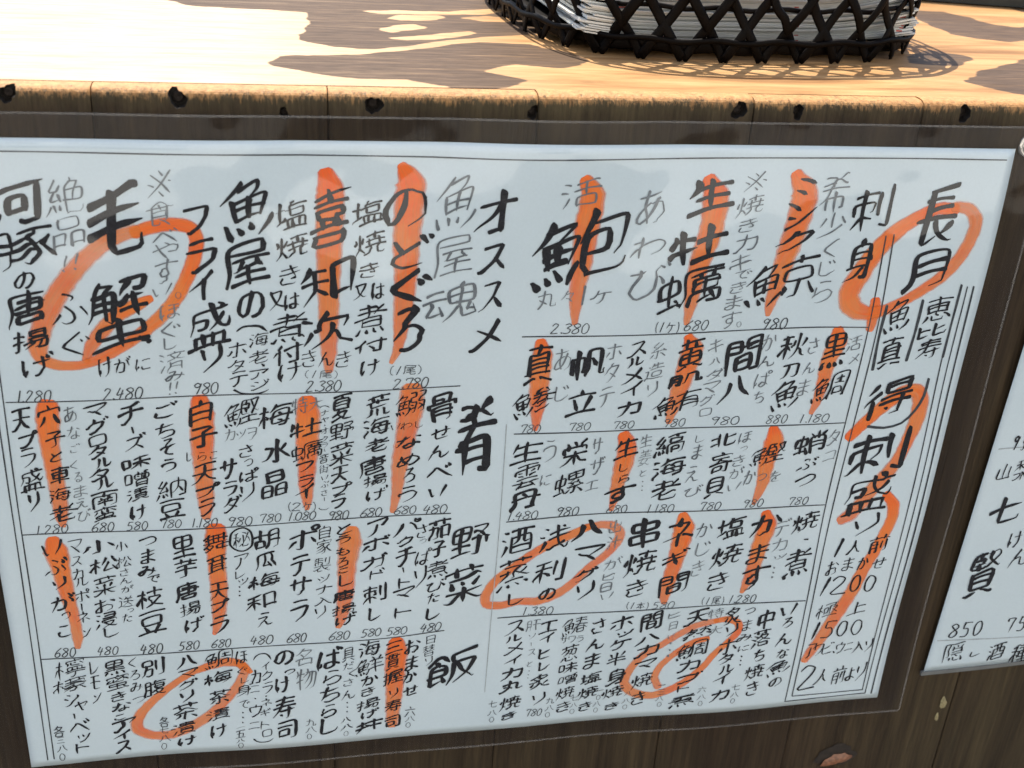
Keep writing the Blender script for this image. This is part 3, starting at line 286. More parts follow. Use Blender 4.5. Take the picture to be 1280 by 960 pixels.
'糸': [[78, 46, 79, 52], [16, 57, 24, 55, 49, 55, 79, 52], [28, 69, 13, 85, 7, 87], [45, 9, 25, 27, 24, 31, 25, 33, 41, 33, 46, 35], [64, 69, 69, 69, 72, 71, 87, 86], [79, 52, 83, 53, 88, 59], [51, 55, 50, 88, 48, 90, 40, 91, 34, 88], [69, 21, 56, 31, 48, 34, 44, 39, 29, 49, 25, 54]],
'納': [[67, 7, 66, 47, 55, 69, 47, 71], [47, 91, 48, 30, 87, 30, 87, 85, 85, 90, 75, 91], [10, 72, 6, 89], [12, 35, 13, 33, 12, 35], [66, 49, 70, 51, 79, 69], [32, 23, 13, 52, 13, 57], [12, 35, 22, 37], [23, 8, 11, 30, 12, 35], [13, 57, 15, 55, 13, 57], [32, 44, 36, 58, 35, 62], [13, 57, 19, 58, 34, 55], [22, 71, 23, 85], [32, 68, 36, 83]],
'絶': [[11, 71, 7, 90], [47, 35, 87, 36, 86, 60, 48, 60], [59, 7, 57, 15, 47, 29, 49, 87, 53, 90, 59, 90, 85, 90, 88, 88, 90, 84, 91, 80, 88, 75], [22, 71, 24, 87], [24, 8, 12, 30, 11, 34, 12, 36, 23, 36], [56, 17, 76, 17, 77, 19, 76, 24, 67, 40, 67, 60], [33, 45, 37, 60], [33, 24, 27, 34, 23, 37, 21, 42, 14, 52, 13, 56, 14, 58, 20, 58, 35, 55], [33, 69, 36, 82]],
'縞': [[11, 71, 7, 90], [26, 7, 23, 9, 10, 35, 11, 36, 22, 37], [32, 24, 13, 52, 12, 56, 13, 58, 21, 58, 32, 56], [41, 17, 89, 17], [30, 69, 34, 80, 33, 84], [30, 46, 33, 61], [21, 71, 22, 88], [44, 91, 45, 55, 88, 54, 90, 56, 89, 90, 87, 92, 80, 92], [56, 80, 75, 80, 75, 67, 74, 66, 57, 66, 56, 85], [65, 7, 67, 17], [51, 28, 80, 28, 82, 30, 82, 42, 80, 43, 51, 43, 51, 28]],
'羊': [[9, 69, 90, 69], [49, 25, 49, 92], [28, 8, 33, 17, 32, 25], [14, 25, 85, 25], [19, 46, 79, 46], [76, 7, 72, 9, 66, 24]],
'老': [[45, 42, 47, 47, 34, 58, 9, 67], [35, 58, 35, 83, 36, 87, 40, 90, 80, 90, 84, 87, 86, 80], [17, 21, 67, 21, 72, 25], [42, 8, 42, 36, 45, 42], [8, 41, 90, 41], [85, 12, 64, 34, 61, 40], [35, 70, 46, 69, 74, 59, 80, 60]],
'肌': [[90, 71, 92, 75, 91, 88, 82, 90, 79, 89, 78, 87, 77, 11, 54, 11, 53, 12, 53, 65, 50, 80, 46, 90], [9, 95, 8, 89, 11, 78, 14, 57, 14, 11, 35, 12, 35, 86, 33, 90, 26, 91], [14, 58, 35, 58], [14, 35, 35, 35]],
'肝': [[50, 13, 88, 13], [68, 13, 68, 91], [7, 90, 11, 78, 13, 60, 14, 12, 35, 11, 36, 85, 34, 90, 26, 91], [14, 58, 36, 58], [46, 47, 91, 47], [14, 35, 36, 35]],
'肴': [[18, 10, 25, 9, 43, 14, 48, 17, 59, 17, 78, 26, 84, 25], [6, 63, 12, 63, 20, 57, 31, 53, 77, 52, 77, 90, 72, 92, 62, 92], [28, 65, 77, 65], [47, 17, 42, 24, 41, 33, 33, 44, 28, 55, 28, 92], [9, 38, 89, 38], [12, 25, 20, 27, 36, 23, 42, 25], [79, 7, 62, 14, 61, 17], [28, 78, 77, 78]],
'胡': [[9, 27, 46, 27], [60, 35, 87, 35], [28, 8, 28, 51], [13, 79, 40, 79, 41, 78, 41, 52, 15, 51, 13, 53, 13, 85], [59, 58, 87, 58], [48, 90, 54, 79, 59, 60, 60, 14, 86, 13, 87, 87, 85, 90, 75, 91]],
'腹': [[13, 35, 28, 35, 38, 29, 46, 28, 84, 28, 85, 30, 85, 40], [85, 40, 85, 51, 84, 52, 59, 53], [59, 53, 57, 62, 54, 65, 51, 69, 42, 75, 33, 75], [58, 7, 54, 9, 47, 24, 50, 33, 50, 52, 59, 53], [13, 58, 33, 58], [9, 93, 8, 88, 11, 75, 13, 57, 14, 11, 33, 12, 33, 85, 32, 90, 24, 92], [57, 63, 80, 64, 82, 66, 80, 70, 74, 77, 66, 83, 43, 92], [53, 15, 90, 16], [53, 69, 61, 78, 77, 87, 88, 91, 94, 89], [50, 40, 85, 40]],
'自': [[19, 92, 19, 22, 20, 21, 80, 22, 80, 90], [19, 86, 80, 86], [49, 7, 46, 14, 45, 21], [19, 43, 80, 43], [19, 64, 80, 64]],
'舞': [[29, 6, 25, 8, 23, 14, 24, 53], [14, 32, 87, 32], [58, 15, 58, 48], [8, 48, 19, 48, 22, 51, 28, 62, 40, 62, 39, 68, 33, 77, 24, 86, 15, 90, 11, 90], [20, 72, 28, 80], [41, 15, 41, 48], [76, 15, 76, 48], [73, 56, 73, 91], [7, 22, 12, 22, 17, 17, 24, 15, 85, 15], [53, 71, 53, 80, 90, 80], [8, 71, 17, 64, 25, 51, 29, 48, 91, 48], [52, 62, 88, 62]],
'芋': [[65, 8, 65, 27], [9, 18, 88, 18], [32, 8, 32, 27], [17, 37, 82, 37], [50, 37, 50, 87, 47, 90, 33, 91], [9, 59, 89, 59]],
'茄': [[23, 32, 22, 51, 20, 67, 14, 82, 8, 90], [66, 7, 66, 27], [9, 44, 44, 45, 43, 71, 41, 87, 38, 91, 30, 92], [9, 17, 89, 17], [58, 90, 58, 41, 59, 40, 85, 40, 85, 89], [58, 84, 85, 84], [32, 8, 32, 27]],
'茶': [[67, 8, 67, 26], [30, 8, 30, 27], [9, 17, 89, 17], [10, 53, 29, 45, 50, 30, 78, 48, 88, 53, 94, 51], [50, 48, 49, 88, 47, 92, 39, 92], [20, 60, 77, 60], [33, 71, 28, 73, 19, 83, 14, 87], [70, 74, 84, 87]],
'茸': [[72, 34, 72, 92], [25, 50, 72, 50], [11, 34, 86, 34], [25, 64, 72, 64], [25, 34, 25, 82], [32, 8, 32, 23], [9, 15, 89, 15], [8, 83, 88, 79], [66, 8, 66, 23]],
'荒': [[48, 66, 48, 90], [31, 8, 31, 23], [9, 15, 89, 15], [49, 27, 51, 35], [9, 35, 88, 35], [66, 8, 66, 23], [72, 64, 72, 87, 73, 90, 89, 90, 91, 83], [23, 35, 23, 51, 24, 53, 82, 53], [25, 65, 25, 72, 22, 81, 13, 89, 7, 91]],
'菜': [[66, 8, 66, 20], [9, 14, 89, 14], [81, 40, 74, 51, 71, 54], [49, 58, 49, 91], [32, 8, 32, 22], [45, 41, 48, 49], [9, 64, 51, 66, 89, 64], [49, 66, 58, 71, 74, 82, 85, 87, 89, 87], [49, 66, 41, 69, 32, 77, 18, 85, 11, 88, 6, 87], [14, 33, 51, 31, 77, 27, 85, 29], [19, 43, 24, 51]],
'落': [[56, 25, 52, 27, 51, 32, 47, 34, 45, 39, 35, 46, 30, 46], [46, 38, 62, 51, 81, 60, 90, 62], [51, 33, 79, 34, 80, 37, 73, 45, 60, 54, 44, 61, 41, 66], [66, 8, 66, 22], [9, 14, 89, 14], [15, 29, 27, 35], [32, 8, 32, 22], [33, 63, 47, 69, 81, 69, 82, 86, 80, 88, 44, 88, 43, 86, 41, 66], [7, 48, 20, 54], [25, 71, 11, 90]],
'葱': [[32, 8, 31, 18, 28, 23, 28, 28, 11, 44], [32, 72, 32, 87, 33, 89, 37, 90, 65, 90, 69, 85, 67, 78], [62, 31, 58, 43, 48, 58], [66, 8, 66, 19], [43, 31, 42, 37, 32, 50, 23, 58, 19, 59], [28, 30, 80, 30, 82, 32, 81, 45, 78, 59, 75, 61, 68, 61, 64, 59, 63, 53, 34, 44, 26, 44], [76, 72, 80, 75, 88, 87], [9, 14, 90, 14], [48, 69, 53, 73], [20, 73, 9, 89]],
'蒸': [[24, 71, 74, 71], [32, 8, 32, 20], [12, 43, 34, 43, 39, 42], [82, 42, 77, 43, 66, 53], [18, 82, 10, 92], [33, 43, 32, 50, 25, 57, 10, 66], [63, 31, 60, 36, 54, 39, 49, 48, 48, 61, 40, 62], [51, 44, 74, 59, 85, 64, 90, 62], [58, 81, 62, 90], [67, 8, 67, 20], [9, 14, 88, 14], [37, 82, 38, 92], [24, 30, 72, 30], [76, 80, 80, 82, 85, 87]],
'虫': [[48, 8, 48, 84], [74, 69, 79, 76, 80, 81, 85, 85, 88, 91], [9, 87, 80, 82], [48, 54, 80, 54, 81, 24, 17, 24, 16, 54, 48, 54]],
'蛮': [[60, 16, 60, 42], [11, 88, 78, 86], [71, 27, 88, 41], [10, 15, 88, 15], [72, 78, 75, 80, 79, 86, 84, 88, 87, 91], [44, 5, 48, 8, 50, 15], [38, 16, 38, 43], [49, 50, 49, 87], [23, 28, 14, 41], [49, 54, 79, 55, 80, 70, 19, 70, 19, 55, 49, 54]],
'蛸': [[51, 91, 51, 35, 87, 35, 87, 87, 85, 91, 77, 92], [36, 68, 41, 87], [51, 69, 87, 69], [9, 55, 37, 55, 38, 27, 37, 26, 10, 26, 9, 61], [48, 12, 54, 26], [24, 9, 24, 82], [51, 52, 87, 52], [69, 7, 69, 35], [91, 12, 84, 24, 80, 27], [8, 85, 38, 81]],
'蜜': [[71, 22, 56, 32, 42, 40, 40, 43], [11, 48, 17, 48, 34, 42, 45, 45, 67, 45, 71, 40], [33, 28, 33, 42], [45, 6, 48, 8, 50, 14], [41, 14, 41, 20, 51, 26], [11, 23, 12, 14, 49, 14, 87, 14, 88, 23], [49, 53, 49, 88], [12, 89, 65, 88, 77, 86], [70, 30, 75, 30, 84, 37], [72, 72, 79, 72, 79, 59, 78, 58, 21, 58, 20, 59, 20, 71, 21, 72, 72, 72], [22, 29, 14, 39], [72, 72, 71, 79, 76, 82, 79, 86, 83, 87, 88, 92]],
'螺': [[81, 58, 84, 65, 89, 69], [45, 69, 51, 67, 58, 68, 84, 66], [7, 85, 24, 80, 35, 79], [22, 8, 22, 80], [32, 67, 37, 84, 41, 87, 43, 87, 50, 79, 54, 76], [45, 24, 86, 24], [66, 11, 66, 33, 54, 46, 52, 52], [48, 53, 52, 52, 62, 54], [10, 55, 33, 55, 34, 54, 34, 25, 11, 25, 10, 26, 10, 59], [77, 46, 71, 51, 64, 53, 61, 58, 54, 62, 51, 67], [79, 77, 88, 88], [67, 67, 66, 90, 58, 92], [45, 24, 46, 11, 85, 11, 86, 12, 86, 36, 84, 38, 46, 38, 45, 24]],
'蟹': [[14, 32, 45, 32], [53, 24, 58, 26], [58, 26, 60, 30, 59, 34], [53, 39, 61, 34, 89, 34], [13, 41, 45, 42], [7, 22, 44, 22, 44, 51, 49, 58, 49, 88], [76, 82, 78, 74, 78, 64, 77, 62, 21, 62, 20, 64, 20, 75, 71, 76, 84, 90], [11, 90, 72, 88, 74, 88, 76, 82], [39, 52, 44, 52], [67, 11, 67, 15, 58, 26], [54, 11, 88, 11, 85, 23, 77, 25, 73, 28, 73, 53], [54, 46, 92, 46], [9, 53, 14, 38, 14, 16, 18, 12, 21, 11, 34, 11, 35, 12, 29, 25, 29, 50]],
'蠣': [[61, 19, 61, 28], [49, 24, 91, 24], [51, 92, 51, 66, 89, 66, 89, 91, 80, 93], [54, 45, 54, 35, 85, 35, 87, 37, 87, 45], [54, 45, 87, 45], [54, 45, 54, 54, 55, 56, 85, 55, 87, 45], [79, 72, 83, 83], [79, 19, 79, 28], [90, 12, 43, 12, 42, 66, 40, 79, 35, 90], [20, 7, 20, 79], [7, 82, 22, 79, 32, 78], [30, 66, 32, 78], [32, 78, 34, 82, 37, 82], [59, 80, 80, 79], [70, 35, 70, 79], [9, 54, 9, 25, 32, 25, 32, 53, 9, 54]],
'街': [[71, 40, 92, 40], [32, 61, 61, 61], [34, 20, 60, 20], [47, 7, 47, 40], [47, 48, 47, 82], [72, 13, 90, 13], [22, 8, 7, 25], [25, 28, 19, 39, 17, 45, 11, 49, 6, 56], [31, 84, 65, 80], [82, 40, 82, 87, 79, 91, 69, 92], [32, 40, 62, 40], [17, 46, 18, 51, 18, 92]],
'製': [[28, 75, 29, 89, 52, 85], [7, 25, 51, 25], [15, 14, 48, 14], [9, 61, 90, 61], [12, 48, 12, 37, 14, 35, 48, 35, 49, 53, 57, 72, 62, 77, 76, 86, 87, 90, 92, 88], [16, 7, 15, 13, 11, 19], [30, 7, 30, 51], [5, 77, 10, 79, 27, 75, 40, 68, 43, 62], [42, 49, 48, 49], [66, 12, 66, 38], [85, 9, 84, 48, 80, 51, 73, 51], [85, 69, 71, 76, 67, 79]],
'解': [[12, 34, 16, 32, 43, 33, 43, 88, 41, 90, 37, 91], [22, 7, 13, 27, 13, 70, 7, 91], [20, 15, 37, 17, 36, 22, 28, 37, 28, 87], [54, 73, 91, 73], [74, 46, 74, 91], [54, 12, 88, 13, 86, 35, 82, 37, 75, 37], [60, 46, 59, 53, 53, 63], [67, 12, 64, 26, 59, 34, 53, 38], [13, 69, 43, 69], [59, 54, 88, 54], [14, 50, 43, 50]],
'豆': [[28, 66, 33, 78, 38, 81], [70, 66, 61, 82, 60, 88], [9, 88, 89, 88], [11, 13, 87, 13], [20, 30, 75, 31, 76, 54, 74, 56, 21, 55, 20, 30]],
'豚': [[41, 14, 88, 14], [7, 90, 11, 69, 12, 12, 13, 11, 30, 11, 32, 51, 33, 58, 30, 89, 22, 91], [12, 58, 27, 58, 45, 54, 58, 44, 71, 45, 77, 43], [12, 35, 32, 36, 57, 28], [57, 28, 67, 51, 69, 71, 66, 85, 63, 89, 59, 92, 50, 90], [67, 59, 61, 62, 46, 76, 36, 78], [77, 43, 81, 59, 90, 79], [66, 14, 64, 19, 59, 24, 57, 28], [88, 32, 77, 43]],
'貝': [[21, 30, 78, 30], [21, 49, 78, 49], [9, 90, 13, 91, 37, 78], [61, 78, 66, 79, 88, 90], [78, 30, 77, 12, 22, 13, 21, 67, 77, 67, 78, 30]],
'貫': [[8, 90, 12, 92, 35, 84, 41, 84], [50, 11, 48, 32], [21, 65, 78, 65], [8, 21, 90, 21], [21, 53, 78, 53], [59, 84, 64, 84, 85, 92, 93, 92], [76, 21, 74, 32, 24, 32, 22, 31, 24, 12, 27, 10, 75, 10, 77, 12, 76, 21], [78, 65, 78, 43, 77, 42, 24, 41, 21, 43, 21, 75, 22, 77, 77, 77, 78, 75, 78, 65]],
'賢': [[21, 56, 78, 56], [61, 11, 60, 19, 70, 29, 88, 39, 94, 37], [58, 85, 64, 85, 85, 92, 93, 92], [8, 90, 13, 92, 39, 84], [46, 9, 13, 10, 12, 35, 14, 37, 46, 37, 50, 35, 55, 37, 73, 29, 83, 18, 84, 11, 56, 11], [30, 10, 30, 18], [21, 67, 78, 67], [12, 19, 43, 19, 44, 20, 44, 26, 42, 28, 12, 28], [30, 28, 30, 37], [78, 56, 78, 47, 76, 45, 22, 46, 21, 48, 21, 77, 23, 78, 77, 78, 78, 77, 78, 56]],
'身': [[24, 62, 25, 18, 72, 18, 72, 86, 71, 89, 69, 90, 56, 91], [11, 62, 72, 63], [62, 63, 61, 68, 58, 70, 37, 82, 15, 90, 7, 90], [24, 46, 72, 46], [24, 32, 72, 32], [52, 6, 47, 9, 45, 17], [85, 45, 80, 52, 73, 54]],
'車': [[8, 77, 90, 77], [11, 17, 87, 17], [49, 8, 49, 91], [19, 46, 79, 46], [19, 46, 19, 32, 20, 30, 78, 30, 79, 32, 79, 62, 20, 62, 19, 61, 19, 46]],
'送': [[8, 41, 20, 42, 20, 79], [61, 55, 66, 57, 84, 75], [61, 26, 61, 54, 52, 68, 38, 77], [20, 79, 35, 87, 49, 90, 84, 90, 89, 89, 92, 87], [12, 9, 23, 22], [20, 79, 12, 83, 8, 87, 7, 92], [35, 47, 89, 47], [46, 9, 50, 18, 49, 26], [38, 26, 87, 26], [79, 9, 72, 25]],
'造': [[7, 46, 21, 46, 21, 81], [21, 81, 41, 89, 48, 90, 81, 90, 89, 89, 92, 87], [21, 81, 15, 84, 9, 90], [20, 20, 22, 24], [45, 9, 43, 18, 36, 28], [43, 19, 85, 20], [33, 39, 90, 39], [62, 8, 62, 38], [42, 53, 81, 53, 81, 75, 42, 75, 42, 53]],
'酒': [[52, 13, 53, 43, 51, 49, 44, 57, 35, 58], [22, 62, 11, 88], [35, 69, 87, 69], [9, 37, 19, 43], [32, 13, 90, 13], [69, 13, 68, 51, 71, 53, 87, 53], [10, 11, 14, 12, 22, 16], [52, 33, 37, 33, 35, 34, 35, 86, 37, 87, 85, 87, 87, 86, 86, 33, 52, 33]],
'里': [[9, 89, 90, 89], [50, 12, 50, 88], [19, 30, 81, 30], [15, 67, 84, 67], [50, 12, 81, 12, 80, 49, 19, 49, 19, 12, 50, 12]],
'野': [[56, 12, 86, 13, 85, 19, 74, 31], [74, 31, 82, 44, 90, 45, 90, 50, 85, 62], [58, 27, 63, 26, 74, 31], [10, 29, 46, 29], [10, 64, 46, 64], [28, 12, 28, 84], [7, 87, 50, 80], [55, 45, 80, 44], [71, 45, 70, 90, 59, 92, 54, 88], [28, 46, 46, 45, 46, 12, 10, 12, 10, 46, 28, 46]],
'長': [[48, 55, 50, 61, 55, 70, 68, 81, 85, 89, 93, 88], [85, 64, 64, 76], [8, 55, 90, 55], [26, 26, 77, 26], [26, 40, 77, 40], [80, 11, 28, 11, 26, 12, 24, 87, 26, 88, 32, 88, 53, 81]],
'間': [[34, 83, 64, 82, 64, 53, 35, 53, 34, 54, 34, 87], [87, 40, 58, 39, 57, 12, 85, 11, 87, 13, 86, 87, 84, 90, 73, 91], [34, 67, 64, 67], [12, 25, 41, 25], [12, 40, 40, 39, 41, 12, 40, 11, 12, 12, 12, 92], [57, 25, 87, 25]],
'隠': [[58, 64, 61, 68, 68, 72], [85, 19, 79, 30, 79, 37], [79, 37, 85, 37, 85, 49], [41, 37, 79, 37], [41, 61, 53, 61, 56, 63, 62, 61, 84, 61, 85, 59, 85, 49], [52, 75, 52, 87, 54, 91, 72, 91, 75, 89, 77, 84], [87, 10, 81, 9, 43, 14, 37, 11, 11, 12, 11, 92], [31, 12, 24, 36, 31, 52, 31, 64, 25, 69, 20, 67], [83, 74, 90, 86, 89, 90], [62, 20, 64, 29], [44, 22, 47, 28, 46, 37], [43, 49, 85, 49], [40, 75, 35, 88]],
'雲': [[15, 11, 82, 11], [49, 11, 49, 48], [11, 38, 11, 24, 87, 24, 88, 25, 88, 38], [61, 47, 79, 47], [7, 72, 63, 72, 67, 75], [22, 35, 37, 35], [62, 77, 65, 77, 72, 72, 90, 72], [19, 92, 24, 89, 75, 87, 87, 92], [67, 75, 74, 87], [33, 73, 32, 78, 26, 83, 25, 88], [19, 59, 79, 59], [61, 35, 76, 35], [20, 47, 37, 47]],
'音': [[14, 17, 85, 17], [22, 71, 77, 71], [9, 40, 89, 40], [30, 24, 33, 39], [68, 17, 70, 25, 65, 39], [48, 7, 50, 16], [77, 88, 76, 55, 22, 56, 22, 87, 24, 88, 77, 88]],
'食': [[76, 65, 74, 72, 66, 79], [48, 72, 65, 78, 81, 90], [6, 35, 11, 35, 19, 32, 30, 34, 68, 34, 80, 31, 88, 34, 95, 33], [48, 25, 50, 34], [25, 33, 24, 88, 26, 89, 42, 87, 48, 85, 51, 82], [74, 32, 73, 58, 76, 65], [25, 63, 68, 63, 76, 65], [25, 48, 73, 48], [25, 33, 27, 27, 50, 11, 72, 27, 74, 32]],
'飯': [[24, 26, 26, 35], [32, 72, 38, 85], [56, 35, 87, 36, 84, 53, 76, 71, 66, 84, 58, 90], [26, 35, 37, 37, 37, 62, 13, 63], [26, 35, 13, 37, 13, 85, 14, 86, 19, 85, 34, 79], [13, 49, 37, 49], [88, 12, 53, 16, 53, 30, 60, 40, 68, 66, 80, 83, 86, 88, 91, 90], [6, 30, 24, 12, 30, 14, 41, 24], [56, 35, 53, 40, 51, 69, 45, 90]],
'骨': [[24, 63, 74, 63], [24, 92, 24, 50, 73, 50, 74, 51, 74, 90, 69, 92, 61, 92], [24, 77, 74, 77], [25, 37, 25, 13, 27, 11, 72, 11, 73, 37], [11, 49, 11, 38, 12, 37, 86, 37, 87, 38, 87, 49], [25, 23, 51, 23, 52, 25, 52, 37]],
'魂': [[7, 40, 36, 40], [80, 60, 76, 75, 77, 76, 88, 75], [19, 40, 19, 47, 11, 71, 12, 72, 17, 72, 35, 69], [30, 55, 37, 73, 37, 77], [67, 7, 64, 12, 67, 22, 62, 59, 66, 69, 67, 88, 70, 90, 90, 89, 91, 85, 85, 66], [47, 34, 85, 34], [64, 64, 60, 67, 50, 84, 41, 90], [11, 17, 33, 17], [64, 52, 47, 51, 47, 17, 85, 17, 85, 51, 64, 52]],
'魚': [[38, 7, 35, 8, 34, 12, 23, 23, 19, 29], [38, 78, 39, 90], [34, 13, 58, 14, 59, 15, 58, 20, 49, 35, 49, 65], [6, 34, 11, 34, 21, 29, 79, 30, 79, 65, 20, 65, 19, 29], [20, 48, 80, 48], [76, 75, 81, 78, 90, 91], [20, 76, 15, 84, 9, 92], [59, 77, 62, 87, 62, 92]],
'鮑': [[18, 15, 32, 17, 25, 37, 25, 64], [19, 7, 18, 15, 11, 31, 12, 64, 39, 64, 39, 37], [12, 48, 39, 48], [11, 32, 38, 32, 40, 37, 51, 35, 74, 37, 74, 58, 54, 58], [63, 7, 60, 9, 58, 19, 51, 30, 54, 41, 55, 88, 59, 91, 87, 91, 90, 89, 92, 80], [58, 20, 90, 21, 87, 66, 84, 69, 78, 69, 73, 66], [22, 75, 22, 88], [12, 75, 11, 85, 6, 92], [40, 74, 44, 85], [30, 75, 33, 87]],
'鮪': [[41, 74, 45, 82, 45, 87], [20, 7, 19, 14, 13, 26, 12, 31, 12, 64, 41, 64, 41, 32, 12, 32], [59, 55, 87, 55], [58, 42, 63, 39, 86, 40, 87, 87, 85, 91, 79, 92], [59, 72, 87, 72], [19, 15, 33, 16, 34, 17, 27, 37, 27, 64], [12, 48, 36, 48, 44, 53, 47, 53, 58, 42], [12, 76, 11, 84, 7, 92], [22, 75, 22, 88], [32, 73, 34, 86], [49, 22, 91, 22], [66, 8, 58, 39, 59, 91]],
'鮮': [[56, 8, 61, 19, 61, 27], [53, 27, 88, 27], [22, 75, 23, 88], [32, 74, 35, 87], [13, 75, 11, 86, 7, 92], [20, 7, 19, 15, 12, 31, 12, 64, 43, 64, 43, 33, 12, 32], [19, 15, 35, 17, 28, 37, 28, 64], [12, 48, 43, 48], [71, 27, 71, 91], [54, 46, 87, 46], [51, 67, 91, 67], [43, 74, 48, 87], [88, 7, 85, 8, 80, 19, 80, 27]],
'鯛': [[20, 7, 12, 26, 12, 64, 39, 64, 39, 32, 12, 32], [18, 15, 30, 15, 32, 17, 25, 36, 25, 64], [21, 75, 22, 88], [59, 43, 79, 43], [42, 91, 45, 87, 50, 69, 51, 12, 88, 11, 88, 88, 85, 92, 78, 92], [12, 48, 39, 48], [69, 19, 69, 43], [61, 28, 78, 28], [30, 75, 33, 86], [61, 76, 77, 75, 77, 56, 62, 56, 61, 82], [12, 75, 11, 84, 7, 92], [40, 74, 42, 80, 46, 82]],
'鯨': [[19, 8, 18, 15, 11, 31, 12, 64, 38, 64, 38, 32, 11, 32], [18, 15, 30, 15, 32, 17, 25, 37, 25, 64], [59, 67, 51, 84], [12, 48, 38, 48], [84, 67, 90, 84], [21, 77, 22, 88], [48, 19, 90, 19], [40, 74, 43, 81, 42, 85], [12, 75, 7, 91], [69, 8, 71, 19], [71, 55, 70, 89, 67, 91, 61, 91], [31, 75, 33, 87], [71, 55, 87, 55, 87, 34, 53, 34, 53, 55, 71, 55]],
'鯵': [[21, 7, 18, 11, 17, 17, 12, 27, 12, 64, 37, 64, 37, 32, 11, 32], [67, 56, 50, 64], [21, 75, 22, 89], [46, 37, 92, 37], [74, 37, 78, 45, 93, 54], [12, 48, 33, 48, 41, 54, 46, 54, 60, 43, 67, 33, 67, 26], [38, 73, 41, 84], [64, 9, 55, 18, 53, 22, 54, 23, 62, 24, 66, 25, 72, 22, 84, 21], [17, 16, 32, 17, 25, 37, 25, 64], [79, 62, 66, 71, 51, 77], [82, 15, 84, 20, 89, 25], [46, 90, 50, 91, 64, 86, 86, 74], [12, 75, 7, 90], [29, 74, 32, 87]],
'鰆': [[45, 45, 90, 45], [17, 15, 28, 15, 30, 17, 29, 22, 24, 37, 24, 64], [11, 76, 6, 92], [17, 7, 17, 15, 12, 25, 10, 34, 11, 64, 44, 64, 58, 58, 77, 58, 92, 63], [48, 17, 88, 17], [78, 45, 82, 60, 81, 92], [68, 7, 64, 28, 53, 57, 53, 92], [11, 48, 36, 48], [11, 32, 36, 33, 37, 64], [27, 75, 30, 87], [53, 87, 81, 87], [35, 73, 38, 85], [49, 30, 87, 30], [53, 72, 81, 72], [19, 76, 19, 90]],
'鰯': [[19, 75, 23, 91], [17, 15, 30, 17, 24, 37, 24, 64], [44, 11, 61, 12, 61, 31, 47, 32, 45, 51, 62, 52, 61, 85, 59, 90, 55, 92, 51, 92, 47, 89], [45, 79, 56, 73, 61, 72], [71, 11, 88, 12, 88, 31, 74, 32, 73, 33, 72, 51, 89, 52, 88, 85, 85, 90, 77, 91], [71, 79, 84, 72, 88, 72], [18, 7, 17, 15, 10, 29, 11, 33, 11, 64, 34, 64, 35, 63, 35, 32, 11, 32], [11, 76, 8, 89, 9, 93], [72, 60, 80, 66], [45, 60, 51, 64], [28, 74, 30, 87], [11, 48, 35, 48], [35, 73, 38, 83]],
'鰹': [[19, 75, 19, 88], [17, 15, 28, 15, 30, 17, 28, 27, 23, 36, 23, 64], [46, 39, 58, 39], [50, 71, 87, 71], [36, 73, 39, 84], [11, 48, 36, 48], [45, 90, 92, 90], [68, 62, 68, 90], [65, 12, 46, 12, 46, 52, 73, 53, 82, 45], [58, 12, 58, 25], [11, 75, 7, 90], [20, 6, 18, 8, 17, 14, 11, 27, 11, 64, 36, 64, 36, 32, 11, 32], [58, 39, 58, 53], [46, 25, 58, 25], [82, 37, 79, 35, 78, 32, 74, 12, 87, 12, 90, 13, 87, 31, 82, 38, 82, 45], [82, 45, 87, 50], [58, 25, 65, 25, 66, 38, 58, 39], [28, 74, 29, 87]],
'黄': [[62, 83, 67, 83, 87, 91, 92, 90], [9, 33, 90, 33], [33, 8, 33, 32], [15, 16, 83, 16], [49, 33, 49, 74], [65, 8, 65, 32], [19, 60, 79, 60], [9, 90, 14, 91, 35, 83, 40, 83], [49, 46, 79, 46, 79, 73, 20, 74, 20, 46, 49, 46]],
'黒': [[9, 69, 90, 69], [58, 81, 61, 90], [37, 82, 38, 90], [77, 79, 82, 82, 88, 91], [17, 54, 83, 54], [21, 79, 18, 81, 12, 91, 9, 92], [19, 26, 79, 26], [49, 11, 49, 69], [49, 41, 79, 41, 79, 11, 20, 11, 19, 41, 49, 41]],
}
